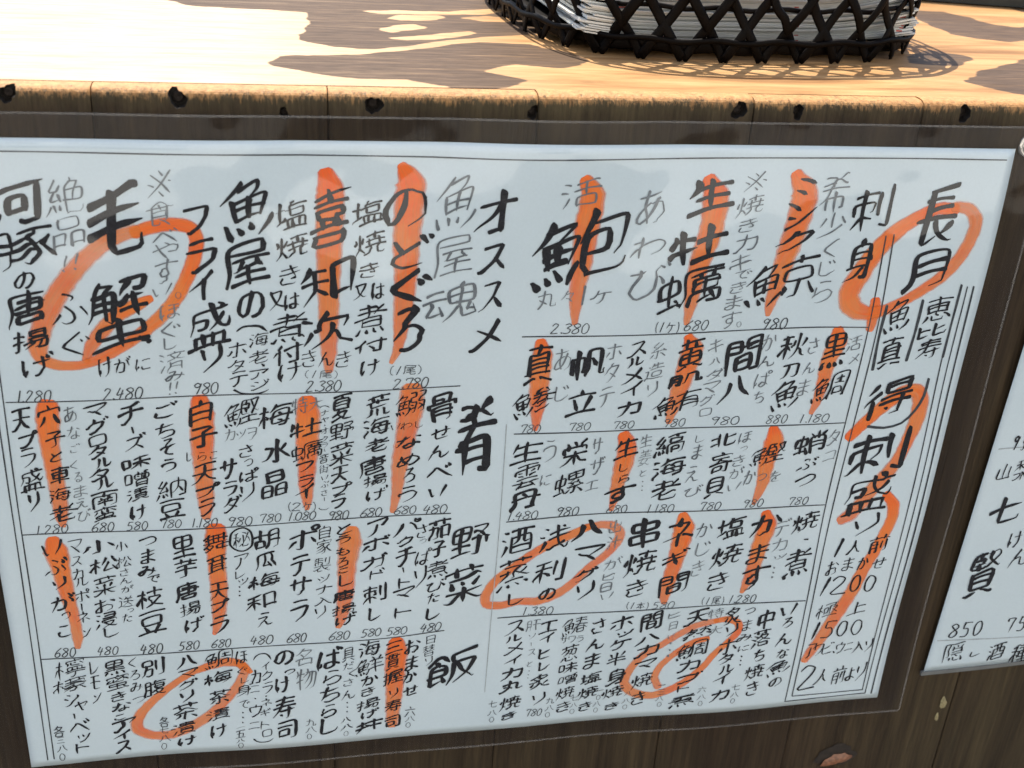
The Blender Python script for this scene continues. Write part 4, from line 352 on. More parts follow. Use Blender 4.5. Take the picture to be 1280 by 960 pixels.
MENU_TEXT = [
('T', [('河', 259, -234, 186, 176), ('豚', 267, -398, 214, 157), ('の', 261, -523, 69, 71), ('唐', 256, -631, 134, 152), ('揚', 259, -759, 128, 95), ('げ', 270, -869, 112, 97)]),
('N', [('1', 187, -1001, 3, 51), ('.', 200, -1023, 5, 6), ('2', 225, -1001, 24, 51), ('8', 258, -1001, 24, 51), ('0', 291, -1001, 24, 51)]),
('G', [('絶', 438, -197, 120, 140), ('品', 435, -333, 106, 119), ('!', 411, -457, 17, 58), ('!', 452, -447, 17, 58)]),
('S', [('ふ', 407, -630, 126, 133), ('ぐ', 418, -783, 89, 103)]),
('B', [('毛', 607, -287, 198, 281)]),
('B', [('蟹', 588, -658, 218, 321)]),
('S', [('け', 516, -882, 50, 84), ('が', 580, -873, 57, 70), ('に', 656, -875, 52, 56)]),
('N', [('2', 513, -1002, 26, 52), ('.', 535, -1023, 5, 6), ('4', 560, -1001, 26, 52), ('8', 596, -1001, 27, 52), ('0', 631, -1000, 27, 52)]),
('G', [('※', 772, -148, 80, 102), ('食', 764, -260, 93, 98), ('べ', 774, -351, 84, 63), ('や', 774, -404, 90, 70), ('す', 768, -487, 78, 97), ('い', 751, -565, 68, 46), ('。', 808, -586, 20, 26), ('ほ', 774, -651, 68, 67), ('ぐ', 769, -729, 63, 68), ('し', 765, -786, 46, 55), ('済', 768, -866, 93, 90), ('み', 773, -929, 71, 49), ('!', 751, -985, 10, 53), ('!', 776, -982, 10, 53)]),
('T', [('フ', 891, -290, 84, 107), ('ラ', 898, -432, 109, 130), ('イ', 894, -554, 86, 120), ('盛', 915, -718, 153, 200), ('り', 914, -858, 71, 113)]),
('N', [('9', 854, -991, 26, 51), ('8', 888, -990, 26, 51), ('0', 921, -989, 26, 51)]),
('T', [('魚', 1076, -246, 178, 227), ('屋', 1064, -466, 159, 178), ('の', 1075, -635, 96, 116)]),
('S', [('︵', 1075, -732, 111, 28), ('海', 1101, -781, 67, 63), ('老', 1098, -856, 71, 61), ('、', 1113, -892, 15, 17), ('ア', 1095, -931, 69, 43), ('ジ', 1097, -978, 69, 44), ('︶', 1064, -1010, 133, 26)]),
('S', [('ホ', 1015, -825, 70, 67), ('タ', 1009, -893, 61, 54), ('テ', 1016, -950, 68, 65)]),
('M', [('塩', 1239, -272, 113, 115), ('焼', 1239, -398, 114, 98), ('き', 1227, -514, 73, 80), ('又', 1175, -616, 54, 75), ('は', 1233, -621, 55, 68), ('煮', 1215, -735, 130, 126), ('付', 1212, -844, 106, 93), ('け', 1217, -924, 82, 87)]),
('T', [('喜', 1384, -285, 145, 238), ('知', 1369, -541, 192, 176), ('次', 1363, -741, 177, 155)]),
('S', [('き', 1295, -868, 57, 72), ('ん', 1362, -869, 57, 65), ('き', 1430, -871, 58, 72)]),
('N', [('(', 1284, -936, 12, 36), ('1', 1312, -937, 10, 33), ('尾', 1359, -938, 48, 33), (')', 1399, -940, 12, 36)]),
('N', [('2', 1296, -990, 26, 49), ('.', 1318, -1010, 5, 6), ('3', 1340, -990, 27, 49), ('8', 1373, -990, 27, 49), ('0', 1406, -990, 27, 49)]),
('M', [('塩', 1525, -266, 109, 104), ('焼', 1533, -388, 110, 101), ('き', 1531, -497, 69, 63), ('又', 1499, -583, 48, 64), ('は', 1566, -581, 48, 70), ('煮', 1535, -702, 114, 131), ('付', 1538, -816, 115, 67), ('け', 1536, -914, 72, 81)]),
('B', [('の', 1671, -247, 161, 164), ('ど', 1698, -420, 154, 136), ('ぐ', 1696, -568, 145, 146), ('ろ', 1686, -750, 114, 193)]),
('N', [('(', 1624, -930, 12, 43), ('1', 1652, -930, 10, 39), ('尾', 1698, -929, 48, 39), (')', 1738, -929, 12, 43)]),
('N', [('2', 1648, -993, 27, 47), ('.', 1671, -1012, 5, 6), ('7', 1694, -992, 27, 47), ('8', 1727, -991, 27, 47), ('0', 1761, -990, 27, 48)]),
('G', [('魚', 1865, -222, 150, 214), ('屋', 1860, -435, 138, 160), ('魂', 1856, -633, 207, 172)]),
('T', [('オ', 2020, -261, 152, 173), ('ス', 2016, -448, 101, 115), ('ス', 2017, -611, 92, 125), ('メ', 2003, -784, 121, 129)]),
('T', [('天', 179, -1104, 71, 100), ('プ', 196, -1192, 73, 75), ('ラ', 187, -1274, 56, 83), ('盛', 188, -1379, 84, 106), ('り', 185, -1482, 40, 93)]),
('T', [('穴', 286, -1087, 83, 100), ('子', 297, -1193, 74, 75), ('と', 294, -1275, 48, 49), ('車', 296, -1363, 69, 85), ('海', 286, -1455, 82, 72), ('老', 288, -1545, 99, 88)]),
('N', [('1', 184, -1624, 3, 44), ('.', 197, -1643, 4, 5), ('2', 222, -1624, 24, 44), ('8', 254, -1623, 24, 44), ('0', 287, -1622, 24, 44)]),
('G', [('あ', 365, -1084, 46, 74), ('な', 368, -1168, 47, 61), ('ご', 366, -1240, 32, 41), ('く', 355, -1320, 26, 42), ('る', 364, -1376, 29, 50), ('ま', 366, -1444, 49, 57), ('え', 366, -1502, 44, 51), ('び', 369, -1561, 49, 59)]),
('T', [('マ', 459, -1070, 87, 64), ('グ', 461, -1141, 81, 75), ('ロ', 455, -1209, 60, 52), ('タ', 450, -1264, 66, 63), ('ル', 468, -1314, 61, 49), ('タ', 445, -1370, 72, 64), ('ル', 468, -1410, 61, 57), ('南', 458, -1485, 101, 80), ('蛮', 451, -1558, 85, 73)]),
('N', [('6', 407, -1624, 23, 45), ('8', 438, -1624, 23, 45), ('0', 469, -1624, 23, 45)]),
('T', [('チ', 591, -1092, 98, 101), ('｜', 593, -1168, 8, 30), ('ズ', 597, -1226, 83, 76), ('味', 595, -1320, 102, 71), ('噌', 592, -1398, 90, 79), ('漬', 589, -1470, 86, 65), ('け', 585, -1558, 62, 74)]),
('N', [('5', 546, -1625, 22, 41), ('8', 575, -1624, 22, 41), ('0', 605, -1624, 22, 41)]),
('T', [('ご', 728, -1081, 84, 75), ('ち', 718, -1176, 73, 76), ('そ', 724, -1253, 61, 84), ('う', 721, -1338, 57, 64), ('納', 723, -1446, 109, 102), ('豆', 719, -1548, 99, 96)]),
('N', [('7', 681, -1618, 23, 41), ('8', 711, -1619, 23, 41), ('0', 741, -1619, 23, 41)]),
('T', [('白', 860, -1096, 78, 109), ('子', 865, -1210, 103, 98), ('天', 859, -1380, 93, 94), ('プ', 869, -1460, 95, 66), ('ラ', 859, -1545, 64, 82)]),
('S', [('し', 804, -1299, 20, 43), ('ら', 854, -1301, 34, 43), ('こ', 902, -1296, 29, 36)]),
('N', [('1', 803, -1618, 4, 44), ('.', 816, -1637, 4, 5), ('1', 832, -1619, 4, 44), ('8', 857, -1619, 24, 44), ('0', 888, -1620, 24, 44)]),
('T', [('鰹', 1021, -1105, 133, 124), ('サ', 956, -1363, 64, 94), ('ラ', 961, -1458, 53, 73), ('ダ', 963, -1532, 71, 82)]),
('G', [('カ', 969, -1203, 40, 56), ('ツ', 1014, -1202, 35, 42), ('ヲ', 1059, -1200, 35, 56)]),
('M', [('さ', 1032, -1280, 59, 64), ('っ', 1039, -1334, 35, 36), ('ぱ', 1039, -1396, 78, 65), ('り', 1027, -1476, 53, 89)]),
('N', [('9', 959, -1620, 27, 45), ('8', 994, -1620, 27, 45), ('0', 1029, -1620, 27, 45)]),
('T', [('梅', 1152, -1120, 124, 118), ('水', 1153, -1285, 107, 114), ('晶', 1142, -1441, 102, 132)]),
('N', [('7', 1087, -1611, 25, 42), ('8', 1119, -1612, 25, 42), ('0', 1150, -1612, 25, 42)]),
('T', [('牡', 1275, -1184, 121, 92), ('蠣', 1279, -1291, 116, 93), ('フ', 1268, -1366, 67, 51), ('ラ', 1270, -1436, 62, 59), ('イ', 1263, -1495, 74, 75)]),
('G', [('特', 1253, -1078, 59, 76), ('大', 1316, -1070, 54, 62)]),
('N', [('(', 1200, -1561, 9, 46), ('2', 1230, -1563, 36, 41), ('ケ', 1274, -1565, 36, 42), (')', 1304, -1567, 9, 46)]),
('N', [('1', 1203, -1611, 5, 42), ('.', 1217, -1629, 4, 5), ('0', 1237, -1612, 24, 42), ('8', 1267, -1612, 24, 42), ('0', 1296, -1612, 24, 42)]),
('S', [('︵', 1352, -1085, 36, 11), ('ナ', 1353, -1112, 30, 26), ('ヤ', 1353, -1145, 28, 25), ('・', 1352, -1171, 5, 6), ('オ', 1351, -1197, 32, 31), ('ク', 1350, -1235, 24, 26), ('ラ', 1350, -1265, 24, 26), ('｜', 1350, -1290, 4, 14), ('音', 1346, -1330, 34, 44), ('街', 1345, -1381, 37, 41), ('い', 1349, -1424, 27, 22), ('ぶ', 1349, -1459, 31, 33), ('さ', 1347, -1500, 25, 30), ('｜', 1346, -1533, 4, 20), ('︶', 1343, -1582, 40, 12)]),
('T', [('夏', 1425, -1091, 79, 125), ('野', 1421, -1204, 92, 85), ('菜', 1418, -1311, 93, 109), ('天', 1411, -1414, 69, 81), ('プ', 1420, -1485, 82, 60), ('ラ', 1407, -1548, 57, 68)]),
('N', [('9', 1377, -1621, 24, 46), ('8', 1406, -1620, 24, 46), ('0', 1436, -1620, 24, 46)]),
('T', [('荒', 1569, -1089, 92, 105), ('海', 1564, -1188, 105, 93), ('老', 1567, -1278, 94, 72), ('唐', 1549, -1379, 107, 103), ('揚', 1562, -1451, 95, 67), ('げ', 1569, -1522, 83, 68)]),
('N', [('6', 1514, -1615, 26, 45), ('8', 1545, -1614, 26, 45), ('0', 1577, -1613, 26, 45)]),
('T', [('鰯', 1704, -1087, 117, 112), ('な', 1698, -1269, 100, 73), ('め', 1700, -1360, 89, 66), ('ろ', 1705, -1435, 51, 75), ('う', 1700, -1529, 77, 84)]),
('S', [('い', 1644, -1194, 37, 29), ('わ', 1690, -1189, 44, 36), ('し', 1744, -1184, 31, 36)]),
('N', [('6', 1660, -1610, 26, 42), ('8', 1692, -1609, 26, 42), ('0', 1725, -1609, 26, 42)]),
('T', [('骨', 1836, -1109, 111, 135), ('せ', 1834, -1234, 82, 65), ('ん', 1830, -1322, 82, 74), ('べ', 1833, -1422, 102, 82), ('い', 1830, -1521, 71, 53)]),
('N', [('4', 1787, -1610, 29, 45), ('8', 1823, -1610, 29, 45), ('0', 1859, -1610, 29, 45)]),
('T', [('肴', 1982, -1255, 159, 351)]),
('T', [('い', 228, -1718, 78, 75), ('ぶ', 230, -1813, 84, 84), ('り', 235, -1902, 50, 62), ('が', 240, -1997, 97, 87), ('っ', 245, -2069, 34, 40), ('こ', 230, -2152, 51, 65)]),
('N', [('6', 190, -2267, 22, 50), ('8', 221, -2267, 22, 50), ('0', 252, -2267, 23, 50)]),
('S', [('マ', 318, -1713, 55, 68), ('ス', 316, -1788, 39, 46), ('カ', 315, -1854, 42, 54), ('ル', 326, -1897, 52, 47), ('ポ', 322, -1967, 57, 63), ('｜', 313, -2030, 4, 40), ('ネ', 314, -2082, 51, 64), ('ン', 321, -2164, 40, 49)]),
('T', [('小', 409, -1722, 121, 76), ('松', 422, -1815, 104, 85), ('菜', 415, -1923, 86, 102), ('お', 409, -2022, 82, 80), ('浸', 408, -2102, 88, 89), ('し', 424, -2164, 59, 57)]),
('N', [('4', 368, -2268, 23, 46), ('8', 399, -2268, 23, 46), ('0', 431, -2268, 23, 46)]),
('S', [('小', 502, -1724, 49, 49), ('松', 505, -1801, 55, 54), ('さ', 503, -1855, 35, 39), ('ん', 506, -1898, 47, 35), ('が', 508, -1941, 47, 39), ('送', 497, -2008, 56, 60), ('っ', 513, -2053, 24, 21), ('た', 496, -2093, 38, 45)]),
('M', [('つ', 611, -1702, 68, 48), ('ま', 605, -1778, 55, 73), ('み', 599, -1851, 69, 58), ('で', 619, -1894, 50, 41), ('枝', 598, -1993, 107, 110), ('豆', 598, -2125, 114, 129)]),
('N', [('4', 550, -2271, 25, 53), ('8', 584, -2271, 25, 53), ('0', 618, -2270, 25, 53)]),
('T', [('里', 753, -1735, 87, 113), ('芋', 756, -1845, 88, 99), ('唐', 755, -1966, 89, 101), ('揚', 763, -2060, 84, 77), ('げ', 774, -2148, 78, 87)]),
('N', [('5', 714, -2267, 23, 49), ('8', 745, -2267, 23, 49), ('0', 776, -2266, 23, 49)]),
('T', [('舞', 888, -1719, 102, 97), ('茸', 889, -1834, 83, 99), ('天', 885, -1976, 78, 93), ('プ', 888, -2053, 79, 69), ('ラ', 882, -2161, 72, 96)]),
('N', [('6', 854, -2267, 23, 46), ('8', 884, -2267, 23, 46), ('0', 913, -2267, 23, 46)]),
('S', [('〇', 994, -1713, 95, 120), ('秘', 994, -1713, 64, 77), ('ア', 989, -1824, 58, 74), ('レ', 982, -1894, 39, 42), ('ッ', 994, -1933, 39, 34), ('・', 976, -1961, 7, 8), ('・', 975, -1984, 7, 9), ('・', 974, -2007, 7, 9)]),
('T', [('胡', 1099, -1720, 98, 106), ('瓜', 1092, -1830, 85, 91), ('梅', 1082, -1939, 127, 85), ('和', 1064, -2049, 121, 95), ('え', 1078, -2146, 67, 79)]),
('N', [('4', 1025, -2262, 27, 49), ('8', 1060, -2262, 27, 49), ('0', 1095, -2262, 28, 49)]),
('T', [('ポ', 1254, -1728, 123, 117), ('テ', 1237, -1867, 85, 106), ('サ', 1232, -1981, 86, 101), ('ラ', 1229, -2113, 75, 118)]),
('N', [('6', 1185, -2262, 24, 50), ('8', 1215, -2261, 24, 50), ('0', 1245, -2261, 24, 50)]),
('S', [('自', 1345, -1703, 45, 69), ('家', 1342, -1776, 62, 77), ('製', 1332, -1870, 69, 78), ('ツ', 1337, -1949, 52, 43), ('ナ', 1339, -2004, 64, 51), ('入', 1335, -2065, 64, 44), ('り', 1320, -2127, 41, 67)]),
('T', [('と', 1431, -1691, 63, 55), ('う', 1425, -1746, 63, 49), ('も', 1422, -1809, 58, 49), ('ろ', 1422, -1865, 46, 53), ('こ', 1427, -1909, 41, 29), ('し', 1439, -1956, 64, 72), ('唐', 1427, -2043, 88, 66), ('揚', 1426, -2117, 95, 59), ('げ', 1435, -2173, 89, 68)]),
('N', [('6', 1373, -2262, 26, 47), ('8', 1405, -2262, 26, 47), ('0', 1437, -2261, 26, 47)]),
('T', [('ア', 1572, -1692, 86, 83), ('ボ', 1567, -1776, 110, 77), ('ガ', 1559, -1871, 111, 79), ('ド', 1574, -1933, 59, 51), ('刺', 1563, -2042, 101, 103), ('し', 1564, -2150, 54, 75)]),
('N', [('5', 1518, -2257, 25, 44), ('8', 1549, -2256, 25, 44), ('0', 1579, -2255, 25, 44)]),
('T', [('パ', 1703, -1696, 110, 77), ('ク', 1695, -1770, 64, 56), ('チ', 1697, -1851, 88, 100), ('｜', 1689, -1924, 9, 29), ('ト', 1694, -1989, 47, 59), ('マ', 1692, -2051, 90, 67), ('ト', 1690, -2152, 66, 68)]),
('N', [('5', 1634, -2258, 26, 44), ('8', 1666, -2258, 26, 44), ('0', 1698, -2257, 26, 44)]),
('S', [('さ', 1768, -1721, 46, 70), ('っ', 1772, -1774, 29, 25), ('ぱ', 1777, -1857, 64, 86), ('り', 1765, -1964, 47, 110)]),
('T', [('茄', 1844, -1712, 93, 112), ('子', 1844, -1818, 58, 86), ('煮', 1842, -1926, 89, 95), ('び', 1839, -2017, 84, 66), ('た', 1829, -2084, 54, 60), ('し', 1831, -2170, 60, 76)]),
('N', [('4', 1789, -2255, 27, 48), ('8', 1822, -2254, 27, 48), ('0', 1855, -2253, 27, 48)]),
('T', [('野', 1981, -1787, 158, 171), ('菜', 1964, -2026, 167, 215)]),
('M', [('檸', 231, -2356, 122, 109), ('檬', 221, -2447, 131, 83), ('シ', 219, -2531, 58, 71), ('ャ', 257, -2568, 52, 57), ('｜', 223, -2628, 6, 32), ('ベ', 238, -2685, 79, 77), ('ッ', 253, -2755, 53, 49), ('ト', 240, -2812, 53, 59)]),
('N', [('各', 149, -2705, 45, 63), ('三', 150, -2758, 33, 33), ('八', 152, -2806, 44, 39), ('〇', 147, -2858, 23, 40)]),
('S', [('レ', 333, -2356, 37, 73), ('モ', 328, -2443, 44, 74), ('ン', 331, -2528, 38, 57)]),
('T', [('黒', 418, -2364, 85, 83), ('蜜', 425, -2447, 92, 93), ('き', 421, -2532, 67, 57), ('な', 426, -2594, 74, 57), ('こ', 417, -2653, 47, 35), ('ア', 431, -2701, 102, 78), ('イ', 415, -2767, 75, 59), ('ス', 416, -2832, 68, 70)]),
('S', [('く', 496, -2343, 32, 55), ('ろ', 501, -2413, 39, 56), ('み', 502, -2483, 50, 56), ('つ', 506, -2559, 51, 38)]),
('T', [('別', 580, -2378, 93, 102), ('腹', 582, -2495, 94, 94)]),
('T', [('ハ', 729, -2354, 81, 74), ('マ', 731, -2425, 83, 56), ('グ', 724, -2490, 83, 61), ('リ', 716, -2560, 55, 67), ('茶', 706, -2651, 111, 97), ('漬', 689, -2752, 105, 79), ('け', 703, -2828, 78, 56)]),
('N', [('各', 606, -2704, 41, 59), ('七', 602, -2753, 39, 39), ('八', 602, -2803, 49, 40), ('〇', 595, -2852, 23, 36)]),
('T', [('鯛', 865, -2357, 117, 102), ('梅', 859, -2465, 119, 85), ('茶', 861, -2575, 91, 87), ('漬', 848, -2680, 100, 73), ('け', 847, -2779, 71, 85)]),
('S', [('ほ', 969, -2352, 48, 74), ('ぐ', 969, -2432, 42, 47), ('し', 977, -2485, 35, 34), ('身', 968, -2546, 64, 67), ('で', 968, -2629, 43, 49), ('・', 960, -2677, 6, 9), ('・', 959, -2706, 6, 9), ('・', 957, -2736, 6, 9), ('一', 949, -2763, 44, 8), ('五', 944, -2806, 43, 46), ('八', 942, -2844, 36, 26), ('〇', 943, -2875, 22, 30)]),
('S', [('︵', 1058, -2356, 78, 37), ('イ', 1071, -2413, 31, 47), ('ク', 1076, -2466, 43, 53), ('ラ', 1077, -2538, 43, 64), ('・', 1068, -2585, 6, 8), ('ネ', 1067, -2624, 46, 49), ('ギ', 1061, -2682, 43, 49), ('ト', 1057, -2756, 32, 50), ('ロ', 1065, -2807, 37, 40), ('︶', 1048, -2851, 89, 26)]),
('S', [('カ', 1025, -2471, 42, 76), ('ニ', 1019, -2542, 43, 38), ('・', 1019, -2597, 6, 8), ('ウ', 1018, -2668, 50, 75), ('ニ', 1007, -2758, 48, 40)]),
('T', [('の', 1155, -2369, 78, 84), ('っ', 1179, -2451, 43, 34), ('け', 1144, -2525, 61, 91), ('寿', 1147, -2661, 94, 138), ('司', 1155, -2797, 81, 111)]),
('G', [('名', 1242, -2372, 72, 103), ('物', 1251, -2496, 87, 125)]),
('N', [('九', 1269, -2758, 45, 40), ('八', 1268, -2803, 50, 36), ('〇', 1260, -2846, 21, 31)]),
('T', [('ば', 1360, -2387, 102, 123), ('ら', 1370, -2498, 81, 87), ('ち', 1357, -2597, 89, 98), ('ら', 1353, -2697, 67, 80), ('し', 1356, -2787, 83, 101)]),
('S', [('具', 1445, -2371, 52, 76), ('だ', 1444, -2437, 45, 44), ('く', 1463, -2482, 30, 42), ('さ', 1444, -2534, 45, 45), ('ん', 1444, -2607, 60, 55), ('・', 1438, -2656, 6, 8), ('・', 1438, -2683, 6, 8), ('・', 1437, -2711, 6, 8), ('八', 1432, -2760, 46, 36), ('八', 1436, -2806, 54, 37), ('〇', 1432, -2848, 20, 29)]),
('T', [('海', 1541, -2346, 91, 93), ('鮮', 1541, -2448, 117, 110), ('か', 1542, -2531, 74, 64), ('き', 1536, -2599, 68, 56), ('揚', 1536, -2676, 100, 74), ('げ', 1543, -2738, 75, 58), ('丼', 1537, -2813, 120, 75)]),
('T', [('三', 1651, -2352, 73, 70), ('貫', 1649, -2434, 61, 95), ('握', 1650, -2529, 87, 88), ('り', 1655, -2626, 37, 57), ('寿', 1653, -2704, 75, 74), ('司', 1651, -2804, 70, 75)]),
('T', [('お', 1737, -2355, 67, 86), ('ま', 1739, -2454, 55, 87), ('か', 1729, -2536, 62, 72), ('せ', 1737, -2622, 69, 65)]),
('N', [('六', 1736, -2750, 51, 58), ('八', 1737, -2796, 45, 33), ('〇', 1728, -2834, 22, 30)]),
('S', [('日', 1823, -2327, 37, 47), ('替', 1816, -2389, 55, 63), ('り', 1817, -2453, 31, 52)]),
('T', [('飯', 1926, -2510, 231, 201)]),
('T', [('長', 3892, -280, 166, 256), ('月', 3890, -517, 164, 184)]),
('M', [('刺', 3593, -252, 157, 189), ('身', 3582, -473, 112, 180)]),
('G', [('希', 3422, -186, 107, 164), ('少', 3434, -317, 106, 106), ('く', 3446, -424, 55, 81), ('じ', 3443, -506, 66, 73), ('ら', 3441, -612, 82, 102)]),
('T', [('ミ', 3276, -187, 100, 146), ('ン', 3290, -291, 126, 79), ('ク', 3276, -387, 152, 98), ('鯨', 3248, -559, 288, 220)]),
('N', [('9', 3210, -758, 28, 51), ('8', 3250, -757, 28, 51), ('0', 3290, -756, 28, 51)]),
('G', [('※', 3071, -136, 79, 76), ('焼', 3061, -234, 105, 86), ('き', 3061, -316, 74, 61), ('カ', 3064, -391, 90, 79), ('キ', 3055, -475, 91, 81), ('で', 3068, -529, 68, 45), ('き', 3058, -584, 67, 55), ('ま', 3046, -653, 67, 65), ('す', 3045, -732, 76, 75), ('。', 3087, -754, 20, 25)]),
('B', [('生', 2891, -192, 182, 155), ('牡', 2860, -401, 226, 165), ('蠣', 2850, -586, 249, 199)]),
('N', [('(', 2722, -757, 7, 49), ('1', 2745, -757, 6, 45), ('ケ', 2783, -758, 37, 45), (')', 2816, -759, 7, 49)]),
('N', [('6', 2859, -753, 27, 47), ('8', 2897, -753, 27, 47), ('0', 2934, -752, 27, 47)]),
('G', [('あ', 2644, -239, 108, 152), ('わ', 2650, -402, 131, 96), ('び', 2663, -552, 155, 152)]),
('B', [('鮑', 2371, -407, 378, 328)]),
('G', [('活', 2351, -181, 142, 107), ('丸', 2246, -627, 73, 81), ('々', 2330, -615, 49, 54), ('1', 2398, -611, 8, 81), ('ケ', 2471, -617, 74, 63)]),
('N', [('2', 2292, -758, 29, 46), ('.', 2319, -777, 5, 6), ('3', 2342, -758, 29, 46), ('8', 2380, -758, 29, 46), ('0', 2418, -758, 29, 46)]),
('T', [('真', 2234, -916, 107, 179), ('鯵', 2221, -1094, 162, 134)]),
('G', [('あ', 2335, -897, 64, 105), ('じ', 2342, -1053, 55, 76)]),
('N', [('7', 2189, -1222, 24, 40), ('8', 2219, -1223, 24, 40), ('0', 2249, -1223, 24, 40)]),
('T', [('帆', 2448, -918, 137, 143), ('立', 2432, -1095, 128, 128)]),
('G', [('ホ', 2550, -862, 65, 74), ('タ', 2548, -962, 53, 94), ('テ', 2536, -1079, 60, 96)]),
('N', [('7', 2401, -1219, 26, 38), ('8', 2434, -1219, 26, 38), ('0', 2468, -1219, 26, 38)]),
('T', [('ス', 2650, -855, 77, 74), ('ル', 2651, -914, 67, 50), ('メ', 2641, -983, 84, 70), ('イ', 2645, -1050, 90, 77), ('カ', 2646, -1137, 103, 78)]),
('G', [('糸', 2742, -863, 65, 81), ('造', 2738, -961, 78, 82), ('り', 2737, -1050, 43, 71)]),
('N', [('7', 2598, -1220, 25, 37), ('8', 2631, -1220, 25, 37), ('0', 2664, -1220, 25, 37)]),
('T', [('黄', 2892, -886, 108, 150), ('肌', 2884, -1006, 145, 70), ('鮪', 2860, -1125, 197, 124)]),
('N', [('9', 2827, -1221, 26, 40), ('8', 2862, -1221, 26, 40), ('0', 2897, -1220, 26, 40)]),
('G', [('キ', 3000, -851, 60, 69), ('ハ', 3007, -923, 45, 38), ('ダ', 3016, -988, 74, 58), ('マ', 3004, -1052, 75, 58), ('グ', 2995, -1113, 57, 52), ('ロ', 2997, -1173, 46, 37)]),
('T', [('間', 3133, -901, 142, 177), ('八', 3115, -1058, 130, 130)]),
('N', [('9', 3048, -1217, 34, 41), ('8', 3094, -1218, 35, 41), ('0', 3140, -1218, 35, 42)]),
('G', [('か', 3238, -841, 59, 82), ('ん', 3242, -933, 68, 58), ('ぱ', 3237, -1017, 67, 78), ('ち', 3233, -1105, 44, 59)]),
('T', [('秋', 3352, -865, 117, 127), ('刀', 3354, -981, 74, 71), ('魚', 3350, -1099, 118, 139)]),
('G', [('さ', 3444, -861, 48, 76), ('ん', 3442, -967, 50, 58), ('ま', 3434, -1062, 49, 79)]),
('N', [('8', 3300, -1217, 24, 44), ('8', 3334, -1216, 24, 44), ('0', 3369, -1216, 24, 45)]),
('T', [('黒', 3544, -886, 101, 167), ('鯛', 3554, -1065, 144, 139)]),
('N', [('1', 3452, -1218, 4, 42), ('.', 3475, -1236, 4, 5), ('1', 3492, -1218, 4, 42), ('8', 3525, -1218, 30, 42), ('0', 3566, -1219, 30, 42)]),
('G', [('活', 3628, -853, 61, 70), ('メ', 3643, -927, 39, 45)]),
('T', [('生', 2208, -1337, 125, 113), ('雲', 2216, -1459, 108, 129), ('丹', 2218, -1579, 123, 104)]),
('G', [('う', 2311, -1332, 55, 107), ('に', 2304, -1484, 46, 62)]),
('N', [('1', 2156, -1664, 5, 44), ('.', 2174, -1683, 4, 5), ('4', 2197, -1664, 28, 44), ('8', 2233, -1664, 28, 44), ('0', 2269, -1664, 28, 44)]),
('T', [('栄', 2425, -1354, 107, 134), ('螺', 2411, -1506, 121, 131)]),
('G', [('サ', 2521, -1321, 44, 80), ('ザ', 2531, -1423, 62, 89), ('エ', 2516, -1525, 59, 49)]),
('N', [('9', 2384, -1656, 27, 47), ('8', 2419, -1656, 27, 47), ('0', 2455, -1657, 27, 47)]),
('T', [('生', 2658, -1337, 103, 108), ('し', 2656, -1435, 40, 48), ('ら', 2663, -1498, 47, 49), ('す', 2653, -1577, 137, 98)]),
('N', [('6', 2613, -1656, 25, 41), ('8', 2647, -1656, 25, 41), ('0', 2680, -1656, 25, 41)]),
('G', [('生', 2743, -1307, 51, 67), ('姜', 2746, -1391, 50, 82), ('と', 2749, -1471, 29, 35), ('・', 2751, -1516, 6, 7), ('・', 2752, -1540, 6, 7), ('・', 2752, -1561, 6, 7)]),
('T', [('縞', 2855, -1328, 128, 115), ('海', 2864, -1448, 143, 104), ('老', 2860, -1563, 118, 113)]),
('N', [('1', 2797, -1660, 4, 44), ('.', 2817, -1679, 4, 5), ('1', 2832, -1661, 4, 44), ('8', 2861, -1661, 27, 44), ('0', 2898, -1662, 27, 44)]),
('G', [('し', 2991, -1303, 40, 41), ('ま', 2988, -1371, 44, 75), ('え', 2978, -1485, 63, 84), ('び', 2993, -1574, 79, 57)]),
('T', [('北', 3101, -1314, 107, 80), ('寄', 3105, -1431, 92, 111), ('貝', 3093, -1557, 80, 105)]),
('N', [('7', 3050, -1657, 26, 42), ('8', 3086, -1657, 26, 42), ('0', 3121, -1657, 26, 42)]),
('G', [('ほ', 3199, -1303, 55, 58), ('っ', 3201, -1361, 31, 26), ('き', 3187, -1423, 56, 59), ('が', 3184, -1486, 63, 60), ('い', 3184, -1558, 58, 45)]),
('T', [('鰹', 3321, -1396, 154, 111)]),
('G', [('か', 3252, -1512, 55, 75), ('つ', 3310, -1515, 45, 38), ('を', 3375, -1514, 50, 60)]),
('N', [('9', 3259, -1655, 25, 43), ('8', 3293, -1655, 25, 43), ('0', 3328, -1655, 25, 43)]),
('T', [('蛸', 3519, -1342, 139, 125), ('ぶ', 3523, -1457, 91, 68), ('つ', 3530, -1548, 98, 69)]),
('G', [('タ', 3622, -1324, 54, 81), ('コ', 3624, -1424, 50, 52)]),
('N', [('7', 3483, -1659, 25, 42), ('8', 3518, -1659, 25, 42), ('0', 3553, -1660, 25, 42)]),
('T', [('酒', 2199, -1801, 130, 144), ('蒸', 2198, -1980, 137, 171), ('し', 2216, -2124, 73, 76)]),
('T', [('浅', 2371, -1797, 136, 145), ('利', 2360, -1983, 133, 134), ('の', 2360, -2112, 73, 69)]),
('N', [('1', 2261, -2204, 5, 45), ('.', 2280, -2223, 4, 5), ('3', 2304, -2204, 29, 45), ('8', 2342, -2205, 29, 45), ('0', 2380, -2206, 29, 45)]),
('B', [('ハ', 2522, -1759, 132, 108), ('マ', 2537, -1891, 134, 96), ('グ', 2529, -2010, 104, 83), ('リ', 2537, -2098, 78, 107)]),
